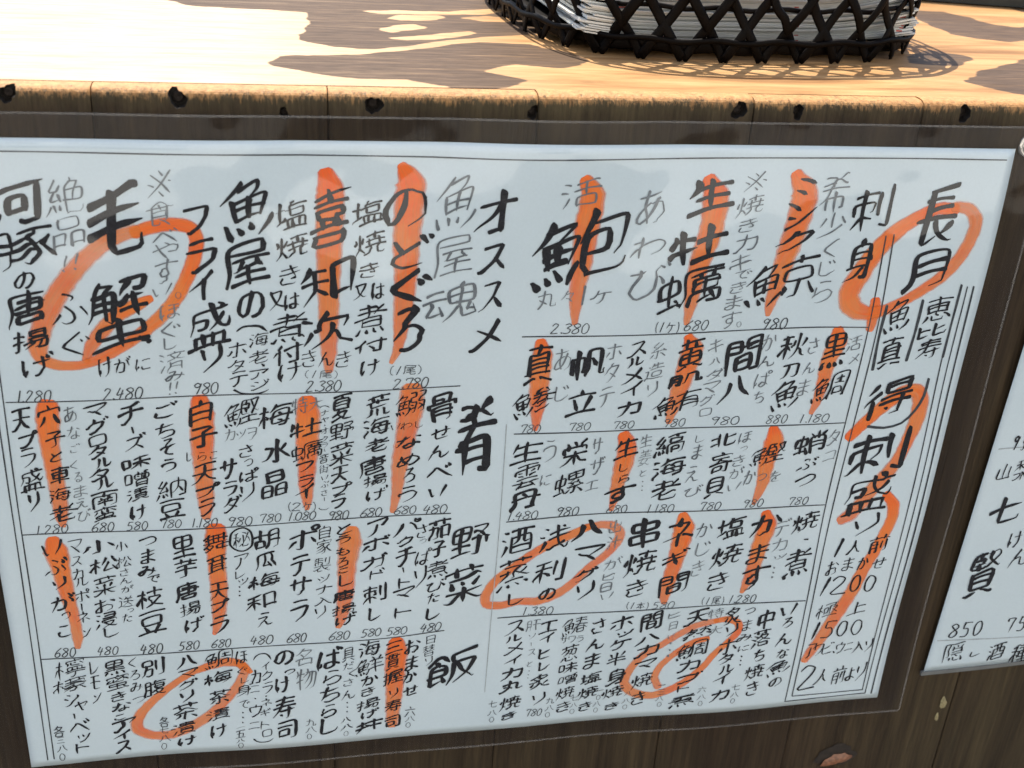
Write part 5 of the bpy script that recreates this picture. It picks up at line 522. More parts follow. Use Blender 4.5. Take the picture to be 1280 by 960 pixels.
('G', [('出', 2649, -1748, 53, 65), ('汁', 2648, -1836, 59, 81), ('が', 2657, -1951, 80, 67), ('旨', 2642, -2056, 52, 106), ('い', 2646, -2133, 56, 39)]),
('T', [('串', 2789, -1793, 130, 168), ('焼', 2788, -1952, 140, 135), ('き', 2785, -2096, 99, 100)]),
('N', [('(', 2752, -2196, 8, 43), ('1', 2776, -2198, 7, 39), ('本', 2816, -2201, 39, 39), (')', 2850, -2204, 8, 43)]),
('T', [('ネ', 2952, -1792, 124, 162), ('ギ', 2953, -1933, 117, 98), ('間', 2966, -2086, 130, 131)]),
('N', [('5', 2891, -2205, 29, 39), ('8', 2930, -2207, 29, 39), ('0', 2968, -2208, 29, 39)]),
('G', [('か', 3073, -1784, 72, 81), ('じ', 3081, -1889, 66, 82), ('き', 3070, -2001, 59, 92)]),
('T', [('塩', 3205, -1781, 121, 126), ('焼', 3206, -1938, 137, 121), ('き', 3188, -2086, 99, 109)]),
('N', [('(', 3126, -2199, 8, 45), ('1', 3151, -2200, 6, 41), ('尾', 3194, -2202, 40, 41), (')', 3229, -2204, 7, 45)]),
('T', [('か', 3378, -1776, 141, 126), ('ま', 3363, -1944, 98, 114), ('す', 3365, -2083, 136, 156)]),
('N', [('1', 3269, -2202, 4, 46), ('.', 3289, -2222, 4, 6), ('2', 3310, -2203, 26, 46), ('8', 3346, -2204, 26, 46), ('0', 3382, -2205, 26, 46)]),
('G', [('デ', 3462, -1803, 71, 97), ('カ', 3466, -1901, 74, 76), ('ッ', 3481, -1971, 58, 31), ('・', 3461, -2032, 9, 11), ('・', 3461, -2060, 9, 11), ('・', 3460, -2087, 9, 11)]),
('T', [('焼', 3577, -1776, 117, 112), ('、', 3596, -1879, 23, 12), ('煮', 3573, -2012, 115, 155)]),
('T', [('ス', 2218, -2297, 87, 78), ('ル', 2218, -2360, 75, 47), ('メ', 2219, -2420, 82, 64), ('イ', 2220, -2492, 76, 65), ('カ', 2221, -2566, 95, 73), ('丸', 2226, -2640, 103, 74), ('焼', 2222, -2744, 97, 84), ('き', 2220, -2824, 72, 51)]),
('N', [('七', 2137, -2744, 38, 39), ('八', 2136, -2799, 43, 34), ('〇', 2135, -2841, 22, 31)]),
('G', [('肝', 2306, -2289, 62, 63), ('ソ', 2304, -2352, 31, 32), ('｜', 2304, -2399, 4, 21), ('ス', 2307, -2448, 38, 40), ('と', 2306, -2516, 25, 32), ('・', 2304, -2557, 5, 7), ('・', 2301, -2580, 5, 7), ('・', 2300, -2599, 5, 7)]),
('T', [('エ', 2381, -2303, 81, 71), ('イ', 2376, -2370, 62, 64), ('ヒ', 2373, -2458, 50, 64), ('レ', 2378, -2531, 50, 57), ('炙', 2362, -2624, 96, 91), ('り', 2360, -2732, 57, 76)]),
('N', [('7', 2316, -2817, 21, 44), ('8', 2344, -2818, 21, 44), ('0', 2372, -2819, 21, 44)]),
('M', [('鰆', 2506, -2301, 113, 103), ('葱', 2494, -2464, 75, 97), ('味', 2495, -2554, 83, 66), ('噌', 2498, -2624, 84, 66), ('焼', 2494, -2708, 84, 76), ('き', 2492, -2796, 71, 68)]),
('N', [('サ', 2461, -2381, 34, 37), ('ワ', 2500, -2380, 31, 35), ('ラ', 2539, -2379, 31, 35)]),
('N', [('九', 2421, -2751, 39, 37), ('八', 2421, -2798, 43, 34), ('〇', 2414, -2840, 22, 31)]),
('T', [('さ', 2624, -2307, 67, 95), ('ん', 2618, -2418, 83, 73), ('ま', 2611, -2519, 75, 98), ('塩', 2614, -2627, 97, 75), ('焼', 2609, -2719, 91, 76), ('き', 2604, -2808, 65, 60)]),
('N', [('七', 2541, -2746, 36, 34), ('八', 2542, -2793, 39, 32), ('〇', 2538, -2833, 22, 29)]),
('N', [('一', 2673, -2712, 27, 7), ('〇', 2664, -2758, 20, 29), ('八', 2661, -2799, 39, 33), ('〇', 2658, -2839, 20, 29)]),
('T', [('ホ', 2735, -2300, 108, 87), ('ッ', 2761, -2362, 71, 40), ('ケ', 2738, -2428, 96, 73), ('半', 2731, -2522, 89, 90), ('身', 2742, -2630, 89, 109), ('焼', 2736, -2731, 99, 76), ('き', 2741, -2821, 73, 52)]),
('T', [('間', 2883, -2300, 93, 111), ('八', 2879, -2404, 117, 73), ('カ', 2884, -2477, 104, 82), ('マ', 2884, -2568, 105, 66), ('焼', 2879, -2668, 98, 93), ('き', 2874, -2783, 71, 86)]),
('N', [('八', 2816, -2747, 37, 31), ('八', 2810, -2794, 40, 31), ('〇', 2808, -2834, 21, 29)]),
('G', [('ヒ', 2996, -2269, 58, 40), ('日', 2995, -2337, 35, 48), ('い', 2993, -2401, 32, 29), ('・', 2995, -2446, 9, 11), ('・', 2997, -2487, 9, 12), ('・', 2994, -2524, 9, 12)]),
('T', [('天', 3113, -2294, 109, 88), ('然', 3126, -2388, 132, 73), ('鯛', 3110, -2497, 144, 107), ('カ', 3112, -2589, 99, 75), ('ブ', 3123, -2670, 121, 68), ('ト', 3097, -2736, 53, 51), ('煮', 3097, -2813, 122, 78)]),
('N', [('一', 2986, -2708, 34, 7), ('三', 2988, -2751, 40, 34), ('八', 2983, -2793, 40, 31), ('〇', 2985, -2831, 21, 29)]),
('T', [('炙', 3294, -2300, 81, 105), ('り', 3297, -2389, 56, 73), ('ホ', 3291, -2488, 90, 91), ('タ', 3292, -2563, 72, 67), ('ル', 3308, -2627, 73, 59), ('イ', 3289, -2690, 79, 77), ('カ', 3293, -2789, 87, 78)]),
('G', [('特', 3203, -2281, 70, 64), ('大', 3214, -2383, 64, 57)]),
('N', [('六', 3196, -2749, 42, 38), ('八', 3200, -2797, 44, 33), ('〇', 3198, -2838, 21, 30)]),
('S', [('つ', 3376, -2278, 52, 37), ('ま', 3375, -2363, 43, 65), ('み', 3373, -2437, 73, 49), ('に', 3376, -2502, 53, 38), ('・', 3374, -2553, 8, 10), ('・', 3373, -2578, 8, 10), ('・', 3373, -2604, 8, 10)]),
('N', [('七', 3372, -2745, 40, 38), ('八', 3372, -2792, 43, 35), ('〇', 3367, -2834, 21, 30)]),
('T', [('中', 3467, -2334, 74, 114), ('落', 3458, -2448, 89, 107), ('ち', 3465, -2553, 57, 76), ('焼', 3456, -2654, 92, 94), ('き', 3463, -2762, 64, 95)]),
('T', [('い', 3580, -2286, 78, 65), ('ろ', 3583, -2363, 50, 65), ('ん', 3583, -2462, 78, 75), ('な', 3588, -2551, 58, 67), ('魚', 3578, -2639, 114, 94), ('の', 3580, -2734, 60, 61)]),
('M', [('恵', 3991, -695, 115, 121), ('比', 3990, -800, 123, 71), ('寿', 3994, -889, 101, 107)]),
('M', [('魚', 3804, -727, 110, 156), ('真', 3812, -898, 95, 151)]),
('T', [('得', 3850, -1132, 208, 204)]),
('T', [('刺', 3860, -1421, 269, 238)]),
('T', [('盛', 3863, -1640, 217, 218), ('り', 3887, -1814, 110, 117)]),
('M', [('1', 3774, -1939, 30, 101), ('人', 3851, -1934, 65, 82), ('前', 3976, -1924, 88, 101)]),
('S', [('お', 3760, -2053, 53, 84), ('ま', 3839, -2035, 50, 74), ('か', 3916, -2031, 50, 74), ('せ', 4001, -2041, 64, 65)]),
('M', [('1', 3744, -2160, 31, 104), ('2', 3818, -2157, 73, 104), ('0', 3900, -2152, 48, 95), ('0', 3980, -2158, 52, 95)]),
('S', [('極', 3782, -2304, 101, 87), ('上', 3942, -2306, 94, 78)]),
('M', [('1', 3743, -2428, 31, 108), ('5', 3814, -2424, 58, 99), ('0', 3887, -2428, 50, 94), ('0', 3967, -2428, 54, 94)]),
('S', [('ア', 3741, -2552, 43, 85), ('ワ', 3783, -2551, 44, 70), ('ビ', 3833, -2545, 53, 70), ('、', 3871, -2576, 9, 14), ('ウ', 3902, -2551, 44, 71), ('ニ', 3949, -2550, 38, 46), ('入', 4002, -2554, 61, 76), ('り', 4058, -2554, 34, 81)]),
('S', [('2', 3760, -2727, 89, 155), ('人', 3834, -2729, 69, 93), ('前', 3930, -2732, 67, 114), ('よ', 3995, -2733, 44, 83), ('り', 4050, -2723, 40, 114)]),
]
SIDE_TEXT = [
('M', [('9', 4563, -1395, 20, 76), ('3', 4602, -1397, 20, 76)]),
('S', [('山', 4545, -1554, 57, 89), ('梨', 4641, -1544, 83, 117)]),
('T', [('七', 4611, -1775, 156, 161), ('賢', 4592, -2147, 145, 277)]),
('S', [('け', 4711, -1950, 63, 95), ('ん', 4766, -2059, 94, 106)]),
('M', [('8', 4521, -2501, 42, 90), ('5', 4585, -2497, 42, 90), ('0', 4650, -2493, 42, 90)]),
('M', [('7', 4834, -2488, 42, 90), ('5', 4899, -2484, 42, 90), ('0', 4965, -2480, 42, 91)]),
('M', [('隠', 4553, -2642, 96, 124), ('し', 4680, -2658, 51, 42), ('酒', 4797, -2658, 83, 106), ('種', 4941, -2685, 96, 131)]),
]
SWASHES = [[[704, -597, 35], [650, -623, 58], [582, -661, 64], [518, -727, 64], [471, -793, 53], [448, -847, 35]], [[667, -335, 51], [746, -310, 57], [823, -304, 57], [874, -323, 58], [888, -373, 58], [872, -446, 58], [838, -527, 59], [785, -618, 59], [712, -697, 59], [623, -770, 53], [529, -829, 47], [437, -868, 41], [349, -869, 47], [291, -843, 58], [279, -789, 81], [307, -699, 86], [358, -599, 85], [425, -503, 79], [501, -421, 73], [586, -359, 62], [673, -328, 51]], [[1371, -118, 71], [1385, -179, 113], [1380, -369, 109], [1375, -533, 95], [1373, -703, 84], [1372, -842, 70], [1371, -921, 38]], [[1656, -88, 48], [1687, -147, 121], [1683, -242, 122], [1674, -404, 112], [1673, -537, 97], [1661, -708, 77], [1647, -831, 45], [1622, -892, 23]], [[2367, -131, 58], [2399, -193, 110], [2388, -324, 111], [2379, -476, 92], [2371, -580, 73], [2369, -668, 54], [2371, -732, 30]], [[2876, -132, 67], [2909, -198, 121], [2907, -326, 109], [2880, -446, 103], [2863, -551, 86], [2857, -658, 63], [2850, -741, 28]], [[3243, -111, 62], [3288, -184, 124], [3279, -310, 115], [3251, -449, 102], [3230, -573, 82], [3214, -664, 57], [3211, -711, 29]], [[3965, -248, 58], [3881, -248, 58], [3794, -293, 65], [3717, -353, 80], [3649, -437, 87], [3600, -530, 102], [3563, -617, 102], [3582, -677, 103], [3648, -711, 74], [3728, -702, 60], [3815, -658, 52], [3903, -600, 60], [3981, -534, 67], [4035, -455, 67], [4066, -368, 67], [4069, -297, 67], [4027, -248, 59], [3962, -238, 51]], [[3689, -656, 52], [3692, -723, 60], [3690, -784, 45]], [[3706, -1326, 62], [3768, -1250, 70], [3841, -1170, 78], [3917, -1108, 78], [3982, -1101, 78], [4016, -1147, 87], [4020, -1251, 87], [3998, -1363, 72], [3972, -1460, 72], [3927, -1545, 81], [3878, -1617, 81], [3837, -1694, 81], [3793, -1754, 81], [3757, -1779, 65]], [[3957, -1647, 49], [4002, -1703, 66], [4012, -1785, 66], [3990, -1875, 66], [3962, -1975, 67], [3925, -2076, 75], [3897, -2184, 84], [3858, -2288, 85], [3812, -2398, 85], [3777, -2485, 77], [3740, -2558, 69], [3719, -2607, 52]], [[2236, -820, 54], [2247, -879, 95], [2243, -956, 96], [2242, -1088, 83], [2241, -1173, 52], [2241, -1227, 24]], [[2870, -808, 49], [2895, -865, 107], [2882, -955, 100], [2861, -1070, 87], [2843, -1159, 62], [2836, -1215, 33]], [[3543, -792, 59], [3552, -842, 97], [3526, -934, 82], [3518, -1051, 64], [3505, -1142, 49], [3491, -1190, 27]], [[2639, -1275, 65], [2660, -1332, 94], [2652, -1430, 95], [2636, -1524, 70], [2627, -1612, 45], [2620, -1658, 26]], [[3326, -1266, 53], [3339, -1319, 99], [3323, -1431, 88], [3321, -1537, 70], [3307, -1613, 47], [3294, -1656, 23]], [[2521, -1747, 45], [2421, -1798, 52], [2336, -1840, 52], [2254, -1896, 52], [2173, -1962, 52], [2107, -2024, 52], [2070, -2098, 52], [2076, -2148, 52], [2140, -2162, 49], [2226, -2146, 45], [2320, -2148, 53], [2412, -2109, 53], [2480, -2050, 49], [2542, -1973, 46], [2618, -1902, 46], [2661, -1839, 53], [2675, -1787, 53], [2637, -1745, 53], [2576, -1737, 45], [2521, -1747, 37]], [[2961, -1703, 54], [2973, -1761, 108], [2969, -1849, 101], [2955, -1956, 86], [2938, -2069, 79], [2928, -2147, 63], [2929, -2189, 36]], [[3367, -1717, 55], [3386, -1785, 103], [3367, -1892, 92], [3354, -2028, 80], [3334, -2111, 61], [3318, -2161, 28]], [[3212, -2326, 33], [3273, -2321, 41], [3327, -2349, 45], [3334, -2399, 45], [3286, -2464, 41], [3229, -2529, 41], [3182, -2605, 42], [3110, -2685, 50], [3022, -2743, 50], [2930, -2770, 50], [2836, -2741, 57], [2788, -2675, 57], [2811, -2587, 49], [2863, -2512, 49], [2945, -2455, 45], [3031, -2394, 45], [3114, -2347, 45], [3212, -2326, 37]], [[3182, -2431, 37], [3111, -2449, 41], [3033, -2507, 41], [2965, -2580, 41], [2941, -2654, 45], [2965, -2717, 45]], [[1003, -2441, 28], [959, -2391, 49], [893, -2376, 56], [825, -2393, 49], [757, -2419, 38], [685, -2467, 38], [611, -2530, 42], [546, -2595, 49], [499, -2661, 56], [487, -2732, 63], [540, -2776, 57], [624, -2785, 57], [720, -2747, 61], [810, -2683, 57], [897, -2586, 50], [954, -2497, 50], [979, -2425, 50], [949, -2381, 42]], [[286, -1044, 89], [280, -1094, 101], [274, -1202, 84], [275, -1331, 70], [282, -1464, 74], [280, -1572, 56], [282, -1608, 28]], [[861, -1042, 74], [864, -1104, 106], [860, -1226, 101], [856, -1358, 83], [858, -1494, 78], [856, -1589, 46]], [[1283, -1060, 83], [1285, -1116, 103], [1280, -1224, 104], [1278, -1339, 86], [1272, -1456, 73], [1274, -1540, 47], [1273, -1576, 24]], [[1709, -1026, 106], [1707, -1108, 113], [1687, -1241, 94], [1665, -1376, 78], [1654, -1515, 52], [1638, -1612, 31]], [[234, -1680, 63], [240, -1737, 107], [249, -1826, 83], [261, -1964, 68], [277, -2093, 52], [280, -2193, 53], [275, -2241, 30]], [[892, -1655, 92], [888, -1716, 99], [886, -1820, 80], [889, -1968, 81], [883, -2084, 68], [868, -2175, 41], [856, -2210, 21]], [[1463, -1702, 69], [1456, -1751, 111], [1441, -1877, 91], [1434, -2029, 78], [1415, -2152, 64], [1401, -2209, 36]], [[1663, -2322, 81], [1667, -2383, 111], [1661, -2482, 104], [1659, -2603, 90], [1654, -2725, 76], [1651, -2819, 61]]]
RULES = [[[[7, -40], [238, -40], [835, -43], [1584, -48], [2131, -52], [2834, -45], [3752, -37], [4147, -38]], 50, 'K'], [[[100, -679], [97, -1137], [93, -1648], [87, -2142], [83, -2867]], 53, 'K'], [[[127, -602], [126, -983], [118, -1649], [116, -2144], [111, -2865]], 53, 'K'], [[[135, -1025], [496, -1027], [893, -1022], [1594, -1019], [1908, -1012]], 47, 'K'], [[[119, -1643], [664, -1650], [1225, -1642], [1890, -1634]], 51, 'K'], [[[118, -2298], [720, -2301], [1210, -2298], [1607, -2295], [1884, -2280]], 53, 'K'], [[[2157, -793], [2588, -791], [3079, -783], [3440, -775], [3677, -778]], 54, 'K'], [[[2150, -1246], [2565, -1248], [3150, -1249], [3669, -1249]], 56, 'K'], [[[2143, -1694], [2570, -1677], [3139, -1683], [3658, -1690]], 58, 'K'], [[[2135, -2234], [2584, -2229], [3098, -2230], [3655, -2237]], 60, 'K'], [[[2114, -1199], [2112, -1727], [2101, -2355], [2094, -2669]], 38, 'P'], [[[3680, -367], [3682, -769], [3670, -1184], [3661, -1685], [3663, -2167], [3658, -2873]], 60, 'K'], [[[3715, -360], [3723, -747], [3713, -1186], [3699, -1687], [3693, -2170], [3691, -2839]], 60, 'K'], [[[3694, -2842], [3872, -2846], [4082, -2845]], 57, 'K'], [[[3658, -2873], [3877, -2873], [4103, -2868]], 57, 'K'], [[[4070, -932], [4083, -1401], [4083, -1936], [4084, -2845]], 59, 'K'], [[[4103, -595], [4107, -989], [4116, -1402], [4116, -1952], [4103, -2868]], 57, 'K'], [[[4133, -595], [4141, -1014], [4145, -1403], [4149, -1987], [4138, -2872]], 89, 'K'], [[[4073, -587], [4072, -753], [4072, -932]], 115, 'D'], [[[3908, -656], [3906, -807], [3897, -943]], 137, 'D'], [[[3746, -679], [3739, -823], [3743, -983]], 135, 'D'], [[[4030, -1042], [4027, -1127], [4001, -1200], [3948, -1265], [3866, -1286], [3786, -1275]], 134, 'D']]
SIDE_RULES = [[[[4482, -1426], [4650, -1416]], 50, 'P'], [[[4443, -2560], [4934, -2572], [5167, -2575]], 55, 'P']]
STAINS = [[[547, 1973], [803, 1678], [1140, 1650], [1340, 1598], [1344, 1292], [1299, 1006], [1288, 917], [1381, 861], [1446, 802], [1612, 772], [1756, 857], [1912, 999], [2108, 1098], [2351, 1207], [2518, 1269], [2875, 1746], [2792, 2539]], [[1159, 473], [1212, 598], [1373, 632], [1538, 667], [1748, 772], [1937, 914], [2091, 987], [2308, 979], [2498, 761], [2503, 631], [2434, 531], [2350, 492], [2172, 534], [2000, 398], [2073, 347], [2168, 244], [2083, 129], [1917, 52], [1835, 122], [1693, 216], [1450, 234], [1302, 316], [1196, 404]], [[4142, 417], [4305, 589], [4507, 742], [4898, 1036], [4318, 112], [4242, 219], [4170, 300]], [[4106, 909], [4320, 1081], [4458, 1022], [4452, 876], [4291, 720], [4140, 739], [4073, 766]], [[4847, 2278], [5041, 2259], [5111, 2065], [5125, 1871], [5252, 1796], [5454, 1922], [5171, 1471], [4923, 1354], [4793, 1420], [4696, 1535], [4701, 1806], [4731, 2003]]]
BARE = [[[1705, 1511], [1791, 1610], [1971, 1640], [2024, 1584], [1956, 1509], [1777, 1460]], [[1659, 1204], [1728, 1331], [1846, 1389], [1895, 1316], [1811, 1226], [1713, 1155]], [[1680, 1022], [1815, 1095], [2074, 1245], [2122, 1194], [1995, 1083], [1768, 980]], [[1602, 1687], [1803, 1745], [2044, 1741], [2311, 1880], [2390, 1847], [2197, 1678], [1954, 1659], [1714, 1619]], [[2081, 1572], [2235, 1662], [2348, 1615], [2329, 1505], [2170, 1501]], [[4411, 1092], [4537, 1165], [4676, 1163], [4605, 1039], [4459, 985], [4390, 1015]]]

# ------------------------------------------------------------ helpers
def tag(o, label=None, cat=None, group=None, kind=None):
    if label: o['label'] = label
    if cat: o['category'] = cat
    if group: o['group'] = group
    if kind: o['kind'] = kind
    return o

def empty(name, loc=(0, 0, 0)):
    o = bpy.data.objects.new(name, None)
    COL.objects.link(o)
    o.location = loc
    o.empty_display_size = 0.02
    return o

def mesh_obj(name, verts, faces, mat, parent=None, smooth=False, origin=None, uvless=True):
    """verts are world coordinates; the mesh is stored relative to its own middle"""
    v = np.asarray(verts, dtype=np.float64)
    c = v.mean(0) if origin is None else np.asarray(origin, float)
    me = bpy.data.meshes.new(name)
    me.from_pydata((v - c).tolist(), [], faces)
    if smooth:
        me.polygons.foreach_set("use_smooth", [True] * len(me.polygons))
    me.materials.append(mat)
    me.update()
    o = bpy.data.objects.new(name, me)
    COL.objects.link(o)
    p = Vector((0, 0, 0))
    if parent is not None:
        o.parent = parent
        q = parent
        while q is not None:
            p += q.location
            q = q.parent
    o.location = Vector(c.tolist()) - p
    return o

def grid_faces(nu, nv, off=0, flip=False):
    f = []
    for j in range(nv - 1):
        for i in range(nu - 1):
            a = off + j * nu + i
            q = (a, a + 1, a + nu + 1, a + nu)
            f.append(q[::-1] if flip else q)
    return f

def box(verts, faces, x0, x1, y0, y1, z0, z1):
    o = len(verts)
    for x, y, z in ((x0, y0, z0), (x1, y0, z0), (x1, y1, z0), (x0, y1, z0), (x0, y0, z1), (x1, y0, z1), (x1, y1, z1), (x0, y1, z1)):
        verts.append((x, y, z))
    for f in ((0, 3, 2, 1), (4, 5, 6, 7), (0, 1, 5, 4), (1, 2, 6, 5), (2, 3, 7, 6), (3, 0, 4, 7)):
        faces.append(tuple(o + i for i in f))

class NT:
    """small helper for building node materials"""
    def __init__(self, name):
        self.m = bpy.data.materials.new(name)
        self.m.use_nodes = True
        self.t = self.m.node_tree
        self.t.nodes.clear()
        self.out = self.t.nodes.new("ShaderNodeOutputMaterial")
    def n(self, kind, **kw):
        nd = self.t.nodes.new("ShaderNode" + kind)
        for k, v in kw.items():
            setattr(nd, k, v)
        return nd
    def l(self, a, b):
        self.t.links.new(a, b)
    def set(self, sock, v):
        if hasattr(v, 'is_output') or isinstance(v, bpy.types.NodeSocket):
            self.l(v, sock)
        else:
            sock.default_value = v
    def bsdf(self, color, rough=0.5, **kw):
        b = self.n("BsdfPrincipled")
        self.set(b.inputs['Base Color'], color)
        self.set(b.inputs['Roughness'], rough)
        for k, v in kw.items():
            self.set(b.inputs[k.replace('_', ' ')], v)
        self.l(b.outputs[0], self.out.inputs[0])
        self.b = b
        return b
    def coords(self, scale=(1, 1, 1), kind='obj', rand=0.0):
        if kind == 'world':
            g = self.n("NewGeometry").outputs['Position']
        else:
            g = self.n("TexCoord").outputs['Object']
        mp = self.n("Mapping")
        mp.inputs['Scale'].default_value = scale
        self.l(g, mp.inputs[0])
        if rand:
            oi = self.n("ObjectInfo")
            mu = self.n("Math", operation='MULTIPLY')
            self.l(oi.outputs['Random'], mu.inputs[0])
            mu.inputs[1].default_value = rand
            self.l(mu.outputs[0], mp.inputs['Location'])
        return mp.outputs[0]
    def noise(self, vec, scale, detail=4.0, rough=0.55, dist=0.0):
        x = self.n("TexNoise")
        self.l(vec, x.inputs['Vector'])
        x.inputs['Scale'].default_value = scale
        x.inputs['Detail'].default_value = detail
        x.inputs['Roughness'].default_value = rough
        x.inputs['Distortion'].default_value = dist
        return x.outputs['Fac']
    def ramp(self, fac, stops, interp='LINEAR'):
        r = self.n("ValToRGB")
        self.l(fac, r.inputs[0])
        e = r.color_ramp.elements
        r.color_ramp.interpolation = interp
        while len(e) < len(stops):
            e.new(0.5)
        for i, (p, c) in enumerate(stops):
            e[i].position = p
            e[i].color = (*c, 1) if len(c) == 3 else c
        return r.outputs[0]
    def mix(self, fac, a, b, blend='MIX'):
        x = self.n("Mix", data_type='RGBA', blend_type=blend)
        self.set(x.inputs[0], fac)
        for s, v in ((x.inputs[6], a), (x.inputs[7], b)):
            self.set(s, (*v, 1) if isinstance(v, tuple) and len(v) == 3 else v)
        return x.outputs[2]
    def math(self, op, a, b=0.0, c=None, clamp=False):
        x = self.n("Math", operation=op, use_clamp=clamp)
        self.set(x.inputs[0], a)
        self.set(x.inputs[1], b)
        if c is not None: self.set(x.inputs[2], c)
        return x.outputs[0]
    def bump(self, h, strength=0.3, dist=0.001, normal=None):
        x = self.n("Bump")
        self.l(h, x.inputs['Height'])
        x.inputs['Strength'].default_value = strength
        x.inputs['Distance'].default_value = dist
        if normal: self.l(normal, x.inputs['Normal'])
        return x.outputs[0]

# ------------------------------------------------------------ materials
def coat_normal(t):
    """the slow ripples of the clear laminate over the paper"""
    v = t.coords((1, 1, 1), 'world')
    a = t.noise(v, 16.0, 2.0, 0.45)
    return t.bump(a, 1.0, 0.0045)

def laminated(name, col_fn, rough=0.5):
    t = NT(name)
    col = col_fn(t)
    cn = coat_normal(t)
    t.bsdf(col, rough, Coat_Weight=1.0, Coat_Roughness=0.06, Coat_IOR=1.6)
    t.l(cn, t.b.inputs['Coat Normal'])
    if hasattr(t, 'alpha'): t.l(t.alpha, t.b.inputs['Alpha'])
    t.b.inputs['Specular IOR Level'].default_value = 0.1
    return t.m

def c_paper(t):
    v = t.coords((1, 1, 1), 'world')
    a = t.noise(v, 9.0, 4.0, 0.6)
    b = t.noise(v, 900.0, 2.0, 0.6)
    c = t.ramp(a, [(0.3, (0.57, 0.67, 0.71)), (0.7, (0.645, 0.74, 0.775))])
    return t.mix(0.05, c, t.ramp(b, [(0.3, (0.3, 0.3, 0.3)), (0.7, (1, 1, 1))]), 'MULTIPLY')
M_PAPER = laminated("laminated_paper", c_paper)

def c_ink(t):
    v = t.coords((1, 1, 1), 'world')
    a = t.noise(v, 420.0, 3.0, 0.6)
    return t.ramp(a, [(0.35, (0.004, 0.005, 0.008)), (0.75, (0.012, 0.014, 0.020))])
M_INK = laminated("black_ink", c_ink, 0.6)

def c_dilute(t):
    v = t.coords((1, 1, 1), 'world')
    a = t.noise(v, 120.0, 3.0, 0.6)
    return t.ramp(a, [(0.3, (0.085, 0.10, 0.115)), (0.7, (0.21, 0.235, 0.25))])
M_GREY = laminated("diluted_grey_ink", c_dilute, 0.6)

def c_pen(t):
    v = t.coords((1, 1, 1), 'world')
    a = t.noise(v, 300.0, 3.0, 0.6)
    return t.ramp(a, [(0.35, (0.025, 0.03, 0.037)), (0.7, (0.07, 0.08, 0.09))])
M_PEN = laminated("thin_pen_ink", c_pen, 0.6)

def c_pencil(t):
    v = t.coords((1, 1, 1), 'world')
    a = t.noise(v, 250.0, 3.0, 0.6)
    return t.ramp(a, [(0.35, (0.28, 0.31, 0.33)), (0.7, (0.48, 0.53, 0.55))])
M_PENCIL = laminated("pencil_line", c_pencil, 0.6)

def c_orange(t):
    v = t.coords((1, 1, 1), 'world')
    a = t.noise(v, 38.0, 5.0, 0.65, 0.4)
    br = t.n("Attribute", attribute_name="brush")
    mp = t.n("Mapping"); mp.inputs['Scale'].default_value = (3.4, 22.0, 1.0)
    t.l(br.outputs['Vector'], mp.inputs[0])
    s = t.noise(mp.outputs[0], 1.6, 4.0, 0.7)
    at = t.n("Attribute", attribute_name="edge")
    ld = t.n("Attribute", attribute_name="load")
    c = t.ramp(a, [(0.3, (0.90, 0.25, 0.040)), (0.48, (0.93, 0.195, 0.024)), (0.62, (0.94, 0.14, 0.014)), (0.75, (0.93, 0.085, 0.006))])
    c = t.mix(t.ramp(s, [(0.35, (0, 0, 0)), (0.7, (0.45, 0.45, 0.45))]), c, (0.92, 0.32, 0.07))
    hv = t.n('MapRange'); t.l(ld.outputs['Fac'], hv.inputs[0])
    hv.inputs[1].default_value = 0.90; hv.inputs[2].default_value = 0.975
    c = t.mix(t.math('MULTIPLY', hv.outputs[0], t.math('MULTIPLY', t.math('ADD', a, 0.2), 0.6)), c, (0.92, 0.085, 0.005))
    # the bristles lay down less ink at the rim and as the brush runs dry
    st = t.n("MapRange"); t.l(s, st.inputs[0])
    st.inputs[1].default_value = 0.40; st.inputs[2].default_value = 0.72; st.inputs[3].default_value = 1.0; st.inputs[4].default_value = 0.80
    al = t.math('MULTIPLY', ld.outputs['Fac'], st.outputs[0])
    t.alpha = t.math('MULTIPLY', al, t.math('SUBTRACT', 1.0, t.math('MULTIPLY', at.outputs['Fac'], 0.8)))
    return c
M_ORANGE = laminated("orange_marker_ink", c_orange, 0.6)

def m_film():
    t = NT("clear_film")
    tr = t.n("BsdfTransparent")
    tr.inputs[0].default_value = (0.86, 0.85, 0.85, 1)
    gl = t.n("BsdfGlossy")
    gl.inputs['Roughness'].default_value = 0.06
    gl.inputs['Color'].default_value = (1, 1, 1, 1)
    cn = coat_normal(t)
    t.l(cn, gl.inputs['Normal'])
    df = t.n("BsdfDiffuse")
    df.inputs[0].default_value = (0.5, 0.45, 0.48, 1)
    fr = t.n("Fresnel")
    fr.inputs[0].default_value = 1.28
    m1 = t.n("MixShader")
    m1.inputs[0].default_value = 0.008
    t.l(tr.outputs[0], m1.inputs[1]); t.l(df.outputs[0], m1.inputs[2])
    m2 = t.n("MixShader")
    t.l(fr.outputs[0], m2.inputs[0]); t.l(m1.outputs[0], m2.inputs[1]); t.l(gl.outputs[0], m2.inputs[2])
    t.l(m2.outputs[0], t.out.inputs[0])
    return t.m
M_FILM = m_film()

def m_film_edge():
    t = NT("film_edge")
    t.bsdf((0.30, 0.28, 0.26, 1), 0.3, Alpha=0.24)
    return t.m
M_EDGE = m_film_edge()

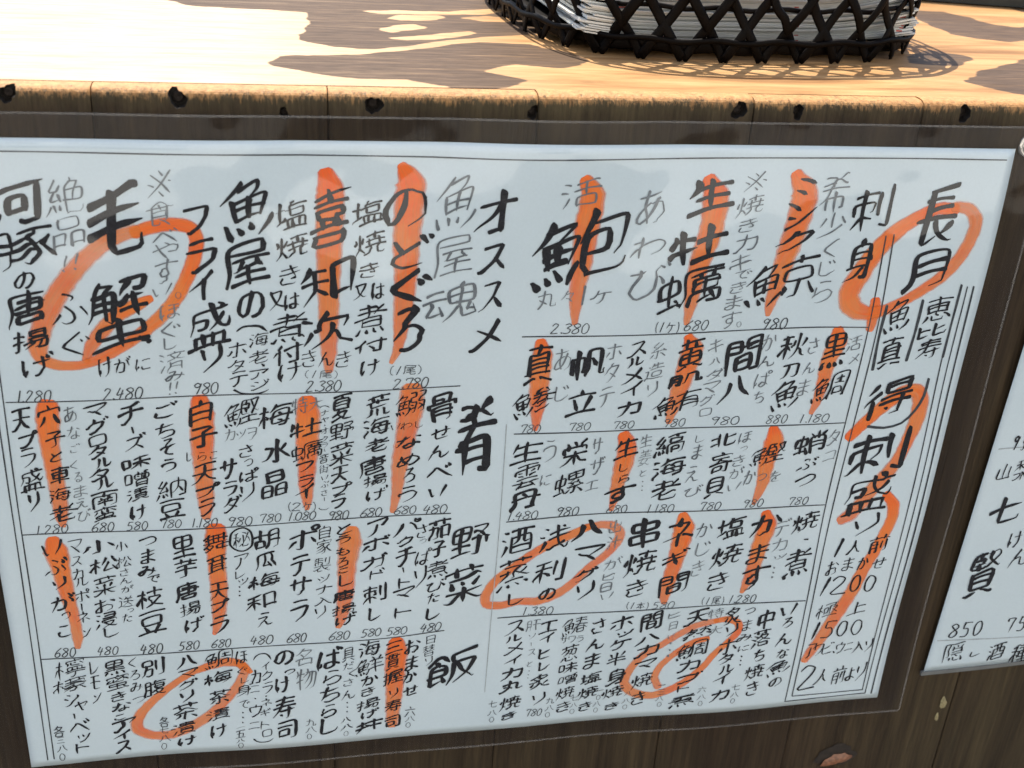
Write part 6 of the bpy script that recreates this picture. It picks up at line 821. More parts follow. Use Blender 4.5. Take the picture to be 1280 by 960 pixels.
def m_plank():
    """dark stained upright board; the sawn top has worn back to raw wood"""
    t = NT("stained_plank")
    v = t.coords((1, 1, 0.045), 'world', 0)
    oi = t.n("ObjectInfo")
    add = t.n("VectorMath", operation='ADD')
    cx = t.n("CombineXYZ")
    t.l(t.math('MULTIPLY', oi.outputs['Random'], 3.0), cx.inputs[0])
    t.l(t.math('MULTIPLY', oi.outputs['Random'], 7.0), cx.inputs[2])
    t.l(v, add.inputs[0]); t.l(cx.outputs[0], add.inputs[1])
    vv = add.outputs[0]
    g1 = t.noise(vv, 70.0, 5.0, 0.6, 0.6)
    g2 = t.noise(vv, 420.0, 4.0, 0.65, 0.2)
    stain = t.ramp(g1, [(0.25, (0.028, 0.019, 0.012)), (0.5, (0.050, 0.036, 0.022)), (0.75, (0.078, 0.058, 0.034))])
    stain = t.mix(0.55, stain, t.ramp(g2, [(0.3, (0.22, 0.22, 0.22)), (0.75, (1.5, 1.42, 1.3))]), 'MULTIPLY')
    big = t.noise(t.coords((1, 1, 1), 'world'), 7.0, 2.0, 0.5)
    stain = t.mix(0.5, stain, t.ramp(big, [(0.35, (0.75, 0.62, 0.60)), (0.65, (1.15, 1.2, 1.0))]), 'MULTIPLY')
    raw = t.ramp(g2, [(0.25, (0.27, 0.13, 0.048)), (0.7, (0.47, 0.26, 0.105))])
    gp = t.n("NewGeometry").outputs['Position']
    sp = t.n("SeparateXYZ"); t.l(gp, sp.inputs[0])
    n1 = t.noise(t.coords((1, 1, 0.10), 'world'), 800.0, 4.0, 0.8)
    n0 = t.noise(t.coords((1, 1, 1), 'world'), 90.0, 2.0, 0.5)
    h = t.math('ADD', sp.outputs[2], t.math('MULTIPLY', t.math('SUBTRACT', n1, 0.5), 0.012))
    h = t.math('ADD', h, t.math('MULTIPLY', t.math('SUBTRACT', n0, 0.5), 0.004))
    mask = t.n("MapRange"); t.l(h, mask.inputs[0])
    mask.inputs[1].default_value = 0.0154; mask.inputs[2].default_value = 0.0178
    olive = t.mix(t.math('MULTIPLY', g2, 0.9), (0.13, 0.105, 0.05), (0.20, 0.17, 0.08))  # olive tone, mixed in more strongly towards the board top
    m0 = t.n("MapRange"); t.l(h, m0.inputs[0])
    m0.inputs[1].default_value = 0.0110; m0.inputs[2].default_value = 0.0165
    col = t.mix(t.math('MULTIPLY', m0.outputs[0], 0.22), stain, olive)
    col = t.mix(mask.outputs[0], col, raw)
    nick = t.n("MapRange"); t.l(t.noise(t.coords((1, .5, 0.12), 'world'), 430.0, 3.0, 0.7), nick.inputs[0])
    nick.inputs[1].default_value = 0.60; nick.inputs[2].default_value = 0.70
    col = t.mix(t.math('MULTIPLY', nick.outputs[0], 0.7), col, (0.05, 0.034, 0.02))
    hb = t.math('ADD', g2, t.math('MULTIPLY', g1, 0.8))
    n = t.bump(hb, 0.7, 0.0009)
    t.bsdf(col, 0.62, Normal=n)
    t.b.inputs['Specular IOR Level'].default_value = 0.2
    return t.m
M_PLANK = m_plank()

def m_top():
    """table top: worn pale wood with islands of the old brown stain, grain along X"""
    t = NT("worn_table_top")
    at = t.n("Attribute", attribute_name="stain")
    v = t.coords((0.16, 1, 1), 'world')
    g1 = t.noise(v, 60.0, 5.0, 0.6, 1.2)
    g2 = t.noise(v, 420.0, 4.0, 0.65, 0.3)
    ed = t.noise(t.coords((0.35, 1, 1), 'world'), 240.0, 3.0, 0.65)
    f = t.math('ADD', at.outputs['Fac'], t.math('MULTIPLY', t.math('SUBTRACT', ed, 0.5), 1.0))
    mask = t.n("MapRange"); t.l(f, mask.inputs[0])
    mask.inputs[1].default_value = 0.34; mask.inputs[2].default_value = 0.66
    streak = t.noise(t.coords((0.06, 1, 1), 'world'), 260.0, 5.0, 0.7, 0.6)
    thr = t.n('MapRange'); t.l(streak, thr.inputs[0]); thr.inputs[1].default_value = 0.52; thr.inputs[2].default_value = 0.72
    thin = t.math('MULTIPLY', thr.outputs[0], 0.5)
    raw = t.ramp(g1, [(0.3, (0.20, 0.098, 0.036)), (0.48, (0.36, 0.20, 0.082)), (0.7, (0.46, 0.28, 0.13))])
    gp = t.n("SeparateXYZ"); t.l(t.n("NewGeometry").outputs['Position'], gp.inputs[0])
    glare = t.n("MapRange"); t.l(gp.outputs[0], glare.inputs[0])
    glare.inputs[1].default_value = 0.23; glare.inputs[2].default_value = 0.10
    raw = t.mix(t.math('MULTIPLY', glare.outputs[0], .55), raw, (0.70, 0.58, 0.42))    # glare on the left end, painted in as paler wood
    raw = t.mix(0.35, raw, t.ramp(g2, [(0.3, (0.55, 0.5, 0.42)), (0.65, (1, 1, 1))]), 'MULTIPLY')
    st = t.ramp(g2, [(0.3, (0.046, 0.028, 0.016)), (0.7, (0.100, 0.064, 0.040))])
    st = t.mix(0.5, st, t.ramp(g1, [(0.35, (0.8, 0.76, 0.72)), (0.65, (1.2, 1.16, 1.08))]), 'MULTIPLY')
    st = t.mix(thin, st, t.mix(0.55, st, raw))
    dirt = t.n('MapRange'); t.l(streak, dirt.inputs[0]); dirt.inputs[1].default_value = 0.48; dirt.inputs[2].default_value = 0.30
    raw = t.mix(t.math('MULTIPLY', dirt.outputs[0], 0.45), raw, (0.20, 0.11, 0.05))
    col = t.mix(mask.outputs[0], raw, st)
    n = t.bump(t.math('ADD', g2, g1), 0.35, 0.0005)
    t.bsdf(col, 0.65, Normal=n)
    t.b.inputs['Specular IOR Level'].default_value = 0.12
    return t.m
M_TOP = m_top()

def simple(name, col, rough=0.5, var=0.25, scale=300.0, bump=0.2, metal=0.0, sc=(1, 1, 1), spec=0.5):
    t = NT(name)
    v = t.coords(sc, 'obj', 5.0)
    a = t.noise(v, scale, 4.0, 0.6)
    lo = tuple(c * (1 - var) for c in col); hi = tuple(min(1, c * (1 + var)) for c in col)
    c = t.ramp(a, [(0.3, lo), (0.7, hi)])
    t.bsdf(c, rough, Metallic=metal, Normal=t.bump(a, bump, 0.0004))
    t.b.inputs['Specular IOR Level'].default_value = spec
    return t.m
M_BAMBOO = simple("black_lacquered_bamboo", (0.0030, 0.0020, 0.0016), 0.5, 0.5, 180, 0.4, spec=.08)
M_RUST = simple("rusty_screw", (0.018, 0.012, 0.009), 0.6, 0.5, 900, 0.6, 0.5)
M_HOLE = simple("dark_hole", (0.012, 0.009, 0.007), 0.9, 0.4, 900, 0.4)  # near-black colour for the screw holes
M_TACK = simple("polished_steel", (0.78, 0.77, 0.74), 0.16, 0.1, 300, 0.05, 1.0)
M_LEAF = simple("leaflet_paper", (0.58, 0.59, 0.57), 0.55, 0.06, 60, 0.05)
M_PRINT = simple("red_print", (0.42, 0.06, 0.04), 0.55, 0.4, 400, 0.05)
M_FILLER = simple("dark_filler_wood", (0.022, 0.028, 0.026), 0.6, 0.3, 90, 0.3)  # dark colour of the added batten and the light-blocking board
M_KNOT = simple("resinous_knot", (0.24, 0.105, 0.055), 0.3, 0.4, 500, 0.5)
M_KNOT2 = simple("dark_knot_rim", (0.022, 0.015, 0.010), 0.6, 0.4, 400, 0.5)
M_LICHEN = simple("pale_lichen", (0.30, 0.25, 0.13), 0.85, 0.4, 700, 0.8)
M_CASE = simple("grey_case_edge", (0.16, 0.165, 0.16), 0.3, 0.15, 100, 0.1)
def m_ground():
    t = NT("paving")
    v = t.coords((1, 1, 1), 'world')
    a = t.noise(v, 2.0, 5.0, 0.6); b = t.noise(v, 60.0, 3.0, 0.6)
    c = t.ramp(a, [(0.3, (0.045, 0.045, 0.046)), (0.7, (0.070, 0.069, 0.067))])
    c = t.mix(0.4, c, t.ramp(b, [(0.3, (0.5, 0.5, 0.5)), (0.7, (1, 1, 1))]), 'MULTIPLY')
    t.bsdf(c, 0.9, Normal=t.bump(b, 0.4, 0.004))
    return t.m
M_GROUND = m_ground()

# ------------------------------------------------------------ setting
FLOOR = -1.06
mesh_obj('ground', [(-60, -60, FLOOR), (60, -60, FLOOR), (60, 60, FLOOR), (-60, 60, FLOOR)], [(0, 1, 2, 3)], M_GROUND)['kind'] = 'structure'

ZT = 0.019          # height of the table top above the top edge of the menu
PT = 0.0092         # thickness of the wall boards

counter = empty('plank_counter', (0.22, 0.1, FLOOR))
tag(counter, 'weathered wooden counter with worn top and dark upright boards behind the menus', 'counter')

# upright boards, each a part
edges = [-0.262, -0.180, -0.103, -0.024, 0.0555, 0.1380, 0.2165, 0.3026, 0.3745, 0.4655, 0.546, 0.628, 0.705]
holes = [(0.0277, 0.0158, .0030), (0.0851, 0.0152, .0033), (0.1222, 0.0105, .0020), (0.1546, 0.0140, .0032),
         (0.2145, 0.0122, .0024), (0.2966, 0.0142, .0032), (0.3208, 0.0141, .0026), (0.3927, 0.0143, .0030)]
def tnoise(x, s):
    return math.sin(x * 911.7 + s * 3.1) * 0.5 + math.sin(x * 2371.3 + s * 7.7) * 0.3 + math.sin(x * 5213.1 + s) * 0.25
for k in range(len(edges) - 1):
    gap = 0.00022
    x0, x1 = edges[k] + gap, edges[k + 1] - gap
    dz = rnd.uniform(-.0004, .0003)
    dy = rnd.uniform(0, .0004)
    nx = max(8, int((x1 - x0) / 0.0007)) if x1 > -0.03 and x0 < 0.56 else 10
    prof = [(PT, FLOOR + .01), (PT, ZT), (PT - .001, ZT), (.0062, ZT), (.0048, ZT), (.0034, ZT - .0001), (.0022, ZT - .0004), (.0013, ZT - .0009),
            (.0006, ZT - .0016), (.0002, ZT - .0024), (.0, ZT - .0034), (.0, ZT - .005), (.0, ZT - .008), (.0, ZT - .012), (.0, -0.05), (.0, FLOOR + .01)]
    V = []
    for (py, pz) in prof:
        for i in range(nx):
            x = x0 + (x1 - x0) * i / (nx - 1)
            r = 1.0 if ZT - .009 < pz < ZT - .0001 else 0.0
            am = max(0, min(1, (py < .007) * 1.0)) * r
            ex = min(x - x0, x1 - x)
            rd = max(0, .0012 - ex) * 0.5 if py < .006 else 0
            V.append((x, py + dy + am * 0.00012 * (tnoise(x, pz * 400) + 0.3) + rd, pz + (dz if pz > -.04 else 0) - am * 0.00025 * max(0, tnoise(x + .01, 2))))
    F = grid_faces(nx, len(prof))
    n = len(prof)
    F.append(tuple(j * nx for j in range(n)))
    F.append(tuple(j * nx + nx - 1 for j in reversed(range(n))))
    F.append(tuple(list(range(nx)) + []) [::-1] if False else tuple(range(nx - 1, -1, -1)) + tuple((n - 1) * nx + i for i in range(nx)))
    pl = mesh_obj('plank', V, F, M_PLANK, counter)
    bm = bmesh.new(); bm.from_mesh(pl.data)
    bmesh.ops.recalc_face_normals(bm, faces=bm.faces); bm.to_mesh(pl.data); bm.free()
    cut = [h for h in holes if x0 < h[0] < x1]
    tmp = []
    for (hx, hz, hr) in [(q[0], q[1], q[2] * .98) for q in cut]:
        cv, cf = [], []
        m = 22
        for yy in (-.004, .0045):
            for a in range(m):
                an = 2 * math.pi * a / m
                rr = hr * (.95 + .16 * math.sin(2 * an + hx * 700) + .10 * math.sin(3 * an + hx * 900) + .07 * math.sin(7 * an + hx * 90))
                cv.append((hx + rr * math.cos(an), yy, hz + rr * 1.12 * math.sin(an)))
        for a in range(m):
            b = (a + 1) % m
            cf.append((a, b, m + b, m + a))
        cf.append(tuple(range(m))[::-1]); cf.append(tuple(range(m, 2 * m)))
        co = mesh_obj('cutter', cv, cf, M_HOLE)
        bm = bmesh.new(); bm.from_mesh(co.data)
        bmesh.ops.recalc_face_normals(bm, faces=bm.faces); bm.to_mesh(co.data); bm.free()
        md = pl.modifiers.new('b', 'BOOLEAN'); md.operation = 'DIFFERENCE'; md.solver = 'EXACT'; md.object = co
        tmp.append(co)
    if tmp:
        pl.data.materials.append(M_HOLE)
        bpy.context.view_layer.update()
        dg = bpy.context.evaluated_depsgraph_get()
        me = bpy.data.meshes.new_from_object(pl.evaluated_get(dg))
        pl.modifiers.clear(); pl.data = me
        for co in tmp: bpy.data.objects.remove(co)
# a rusty screw sunk in each hole
for (hx, hz, hr) in holes:
    m = 16; V = []; F = []
    for j, (r, y) in enumerate(((hr * .62, .0044), (hr * .62, .0039), (hr * .5, .0035), (hr * .16, .0034))):
        for a in range(m):
            an = 2 * math.pi * a / m + hx * 50
            V.append((hx + r * math.cos(an), y + (.0007 if j == 3 else 0), hz + r * math.sin(an)))
    for j in range(3):
        for a in range(m):
            b = (a + 1) % m
            F.append((j * m + a, j * m + b, (j + 1) * m + b, (j + 1) * m + a))
    F.append(tuple(3 * m + a for a in range(m)))
    mesh_obj('screw', V, F, M_RUST, counter, True)

# table top as a fine grid carrying the map of where the old stain is left
def inside(px, py, poly):
    c = np.zeros(px.shape, bool)
    n = len(poly)
    for i in range(n):
        x1, y1 = poly[i]; x2, y2 = poly[(i + 1) % n]
        if y1 == y2: continue
        cond = ((y1 > py) != (y2 > py)) & (px < (x2 - x1) * (py - y1) / (y2 - y1) + x1)
        c ^= cond
    return c
gx = np.arange(-0.264, 0.7061, 0.001); gy = np.arange(PT + .0009, 0.2801, 0.00105)
GX, GY = np.meshgrid(gx, gy)
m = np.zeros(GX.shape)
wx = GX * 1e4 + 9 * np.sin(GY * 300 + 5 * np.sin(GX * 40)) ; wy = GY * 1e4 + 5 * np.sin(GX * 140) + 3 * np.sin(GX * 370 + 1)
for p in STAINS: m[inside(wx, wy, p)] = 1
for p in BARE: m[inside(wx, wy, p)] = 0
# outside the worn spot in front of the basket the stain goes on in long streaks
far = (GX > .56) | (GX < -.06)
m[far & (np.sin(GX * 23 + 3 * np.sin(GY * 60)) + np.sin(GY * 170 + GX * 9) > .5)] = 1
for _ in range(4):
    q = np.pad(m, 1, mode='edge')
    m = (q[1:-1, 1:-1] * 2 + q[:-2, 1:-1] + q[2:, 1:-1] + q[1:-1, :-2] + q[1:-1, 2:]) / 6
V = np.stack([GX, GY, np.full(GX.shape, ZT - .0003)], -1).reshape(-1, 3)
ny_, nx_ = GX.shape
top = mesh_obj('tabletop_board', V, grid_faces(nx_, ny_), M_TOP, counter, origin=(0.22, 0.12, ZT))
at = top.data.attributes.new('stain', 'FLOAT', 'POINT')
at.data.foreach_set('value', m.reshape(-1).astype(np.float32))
# give the board its thickness
V, F = [], []
box(V, F, -0.264, 0.706, PT + .0006, 0.2790, ZT - .024, ZT - .0012)
mesh_obj('tabletop_core', V, F, M_PLANK, counter)
# counter carcass: unseen board added against light leaking through plank seams, and posts
V, F = [], []
box(V, F, -0.255, 0.698, PT + .0015, PT + .012, FLOOR + .003, ZT - .0245)
mesh_obj('light_block_board', V, F, M_FILLER, counter)
for x0, x1 in ((-0.25, -0.21), (0.65, 0.69)):
    V, F = [], []
    box(V, F, x0, x1, PT + .014, .26, FLOOR + .002, ZT - .026)
    mesh_obj('side_post', V, F, M_PLANK, counter)

# batten added to stand for the darkness past the counter's far edge
V, F = [], []
box(V, F, -.15, .15, 0, .03, 0, .014)
dark_batten = mesh_obj('added_batten', V, F, M_FILLER, None, False, (0, 0, 0))
dark_batten.location = (0.60, 0.2365, ZT + .0006); dark_batten.rotation_euler = (0, 0, math.radians(-15.1))
tag(dark_batten, 'dark batten added for the darkness past the counter edge at the top right corner', 'batten')

# unseen pale house, added so the laminate mirrors bright patches
house = empty('added_house', (1.0, -4.3, FLOOR))
tag(house, 'pale plastered house added unseen across the street for its reflection in the laminate', 'house')
M_PLASTER = simple("pale_plaster", (0.80, 0.77, 0.70), 0.85, 0.05, 3, 0.2)
M_PANE = simple("dark_pane", (0.02, 0.025, 0.03), 0.08, 0.2, 2, 0.02)
V, F = [], []
xs = [-4.5, -3.4, -2.5, -1.3, -.5, .8, 1.7, 3.0, 3.9, 5.2, 6.0]; zsl = [FLOOR, -.1, 1.3, 2.5, 3.8, 5.2]
for i in range(len(xs) - 1):
    for j in range(len(zsl) - 1):
        if i % 2 == 1 and j in (1, 3): continue
        box(V, F, xs[i], xs[i + 1], -4.5, -4.2, zsl[j], zsl[j + 1])
mesh_obj('wall', V, F, M_PLASTER, house)
for i in range(1, len(xs) - 1, 2):
    for j in (1, 3):
        V, F = [], []
        box(V, F, xs[i] + .01, xs[i + 1] - .01, -4.42, -4.38, zsl[j] + .01, zsl[j + 1] - .01)
        mesh_obj('window', V, F, M_PANE, house)

# knot and lichen on the lower boards
def blob(name, cx, cz, rx, rz, h, mat, seed, parent, y=-.0001, tilt=0.0):
    r = random.Random(seed); V = []; F = []; m = 22
    ph = [r.uniform(0, 6) for _ in range(4)]
    rings = 5
    for j in range(rings):
        f = 1 - j / rings
        for a in range(m):
            an = 2 * math.pi * a / m
            rr = f * (1 + .16 * math.sin(2 * an + ph[0]) + .12 * math.sin(3 * an + ph[1]) + .08 * math.sin(7 * an + ph[2]))
            u, v = rx * rr * math.cos(an), rz * rr * math.sin(an)
            V.append((cx + u * math.cos(tilt) - v * math.sin(tilt), y - h * (1 - f * f) + r.uniform(-.1, .1) * h, cz + u * math.sin(tilt) + v * math.cos(tilt)))
    for j in range(rings - 1):
        for a in range(m):
            b = (a + 1) % m
            F.append((j * m + a, j * m + b, (j + 1) * m + b, (j + 1) * m + a))
    F.append(tuple((rings - 1) * m + a for a in range(m)))
    return mesh_obj(name, V, F, mat, parent, True)
blob('knot', .4045, -.3325, .0120, .0070, .0003, M_KNOT2, 5, counter, tilt=.3)
blob('knot_heart', .4050, -.3350, .0074, .0042, .0016, M_KNOT, 3, counter, y=-.0008, tilt=.25)
blob('lichen_patch', .4600, -.3015, .0018, .0042, .0009, M_LICHEN, 9, counter)
blob('lichen_patch', .4585, -.3110, .0010, .0030, .0006, M_LICHEN, 11, counter)

# ------------------------------------------------------------ handwriting
GL = {}
for ch, st in GLYPHS.items():
    GL[ch] = [np.array(s, float).reshape(-1, 2) * (.64, -.64) for s in st]
def arc(cx, cy, rx, ry, a0, a1, n=9):
    return np.array([(cx + rx * math.cos(math.radians(a0 + (a1 - a0) * i / (n - 1))), cy + ry * math.sin(math.radians(a0 + (a1 - a0) * i / (n - 1)))) for i in range(n)])
GL['〇'] = [arc(0, 0, 10, 10, 100, 460, 15)]
GL['。'] = GL['〇']
GL['1'] = [np.array([(3., 20.), (0., 0.)])]
GL['一'] = [np.array([(0., 0.), (20., 3.)])]
GL['｜'] = [np.array([(0., 20.), (1., 0.)])]
GL['・'] = GL['.'] = [np.array([(0., 1.), (1.5, 0.)])]
GL['、'] = [np.array([(0., 3.), (4., 0.)])]
GL['!'] = [np.array([(3., 20.), (1., 7.)]), np.array([(0., 1.), (.3, 0.)])]
GL['('] = [arc(10, 0, 8, 14, 130, 230, 7)]
GL[')'] = [arc(-10, 0, 8, 14, 50, -50, 7)]
GL['︵'] = [arc(0, 0, 20, 8, 160, 20, 9)]
GL['︶'] = [arc(0, 0, 20, 8, 200, 340, 9)]
GL['0'] = [arc(0, 0, 7, 10, 75, 440, 13)]
GL['8'] = [np.array([(8., 8.), (4, 10), (0, 7), (3, 3.5), (8, -1), (8, -6), (4, -9), (0, -7), (1, -3), (5, 1), (9, 5), (8, 8)])]
GL['2'] = [np.array([(0., 6.), (3, 10), (8, 8), (7, 3), (0, -9), (1, -10), (10, -9)])]
GL['3'] = [np.array([(1., 8.), (5, 10), (8, 7), (4, 1), (8, -2), (7, -8), (3, -10), (0, -8)])]
GL['4'] = [np.array([(4., 10.), (0, -1), (1, -2), (10, 0)]), np.array([(8., 6.), (5.5, -10)])]
GL['5'] = [np.array([(2., 10.), (1, 2), (6, 2), (8, -4), (5, -9), (0, -9)]), np.array([(2., 9.5), (9, 10)])]
GL['6'] = [np.array([(8., 10.), (2, 2), (0, -6), (3, -10), (7, -8), (8, -3), (5, 0), (1, -3)])]
GL['7'] = [np.array([(0., 6.), (1, 9), (9, 9.5), (7, 2), (5, -10)])]
GL['9'] = [np.array([(8., 7.), (4, 10), (0, 6), (3, 2), (7, 4), (9, 9), (7, -2), (5, -10)])]

GL['※'] = [np.array(s, float) for s in ([(2, 17), (17, 3)], [(18, 18), (1, 2)], [(9, 19), (11, 16.5)], [(1, 11), (3.5, 9.5)], [(16.5, 11.5), (19, 10)], [(9.5, 4), (11.5, 1.5)])]
GL['魚'] = [np.array(s, float) * .2 for s in ([(38, 100), (20, 82), (0, 66)], [(28, 88), (68, 98), (62, 86), (48, 72)], [(20, 64), (25, 32)], [(20, 64), (78, 73), (70, 34)],
    [(50, 68), (48, 36)], [(24, 49), (72, 55)], [(26, 33), (69, 38)], [(5, 22), (13, 6)], [(29, 20), (34, 9)], [(50, 22), (55, 12)], [(90, 30), (82, 16), (68, 3)])]
GL['ミ'] = [np.array(s, float) for s in ([(8, 20), (20, 15)], [(6, 13), (14, 9.5)], [(1, 6), (11, 0)])]
GL['ン'] = [np.array(s, float) for s in ([(2, 13), (6, 10)], [(0, 0), (9, 4), (20, 16)])]
GL['ツ'] = [np.array(s, float) for s in ([(0, 12), (3, 8)], [(6, 14), (9, 10)], [(18, 16), (14, 6), (5, 0)])]
GL['り'] = GL['リ'] = [np.array(s, float) for s in ([(1, 17), (2.5, 10)], [(12, 20), (12, 9), (3, 0)])]
GL['八'] = GL['ハ'] = [np.array(s, float) for s in ([(7, 14), (5, 6), (0, 0)], [(11, 18), (15, 7), (20, 1)])]
GL['い'] = [np.array(s, float) for s in ([(0, 12), (3, 2), (5.5, 3.5)], [(18, 13), (15, 7), (12, 2)])]
def fit(st, x0, x1, y0, y1):
    a = np.vstack(st); lo = a.min(0); e = np.maximum(a.max(0) - lo, 1e-6)
    return [(s - lo) / e * (x1 - x0, y1 - y0) + (x0, y0) for s in st]
for whole, part in (('鮑', '包'), ('鯨', '京'), ('鯵', '参'), ('鮪', '有'), ('鯛', '周'), ('鰹', '堅'), ('鰯', '弱'), ('鮮', '羊'), ('鰆', '春')):
    GL[whole] = fit(GL['魚'], 0, 12, 0, 19) + fit(GL[part], 11.6, 24, 1, 20)
GL['蟹'] = fit(GL['解'], 0, 19, 11, 25) + fit(GL['虫'], 1, 20, 0, 10.5)

def catmull(p, n):
    if len(p) < 3:
        t = np.linspace(0, 1, max(n, 2))[:, None]
        return p[0] * (1 - t) + p[-1] * t
    closed = len(p) > 3 and np.linalg.norm(p[0] - p[-1]) < .06 * np.linalg.norm(np.diff(p, axis=0), axis=1).sum()
    a = 2 * p[0] - p[1]; b = 2 * p[-1] - p[-2]
    if closed: a, b = p[-2], p[1]
    q = np.vstack([a, p, b]); L = np.linalg.norm(np.diff(p, axis=0), axis=1); out = []
    tot = L.sum()
    for i in range(len(p) - 1):
        k = max(1, int(round(n * L[i] / tot)))
        # sharp corners stay sharp: weaken the tangent there
        m0 = (q[i + 2] - q[i]) * .5; m1 = (q[i + 3] - q[i + 1]) * .5
        d = q[i + 2] - q[i + 1]; ld = np.linalg.norm(d) + 1e-9
        for mm in (m0, m1):
            lm = np.linalg.norm(mm) + 1e-9
            c = max(0., float(mm @ d) / (lm * ld))
            mm *= min(1, ld / lm) * (0.25 + .75 * c)
        for j in range(k):
            t = j / k
            out.append((2 * t**3 - 3 * t**2 + 1) * q[i + 1] + (t**3 - 2 * t**2 + t) * m0 + (-2 * t**3 + 3 * t**2) * q[i + 2] + (t**3 - t**2) * m1)
    out.append(p[-1])
    return np.array(out)

def ribbon(V, F, pts, wd, z0, warp):
    """flat brush stroke along pts (sheet metres), half widths wd, laid at height z0 above the paper"""
    n = len(pts)
    t = np.gradient(pts, axis=0)
    t /= np.linalg.norm(t, axis=1)[:, None] + 1e-12
    nn = np.stack([-t[:, 1], t[:, 0]], 1)
    o = len(V)
    zs = [z0 + 4e-7 * i for i in range(n)]
    rows = []
    # rounded, slightly slanted entry
    for k in (2, 1):
        a = k / 3 * math.pi / 2
        c = pts[0] - t[0] * wd[0] * math.sin(a) * .9
        h = wd[0] * math.cos(a)
        rows.append((c + nn[0] * h + t[0] * h * .35, c - nn[0] * h - t[0] * h * .35, zs[0] - 4e-7 * k))
    for i in range(n):
        rows.append((pts[i] + nn[i] * wd[i], pts[i] - nn[i] * wd[i], zs[i]))
    for k in (1, 2):
        a = k / 3 * math.pi / 2
        c = pts[-1] + t[-1] * wd[-1] * math.sin(a) * .9
        h = wd[-1] * math.cos(a)
        rows.append((c + nn[-1] * h, c - nn[-1] * h, zs[-1] + 4e-7 * k))
    for l, r, z in rows:
        V.append(warp(l[0], l[1], z)); V.append(warp(r[0], r[1], z))
    for i in range(len(rows) - 1):
        a = o + 2 * i
        F.append((a, a + 2, a + 3, a + 1))

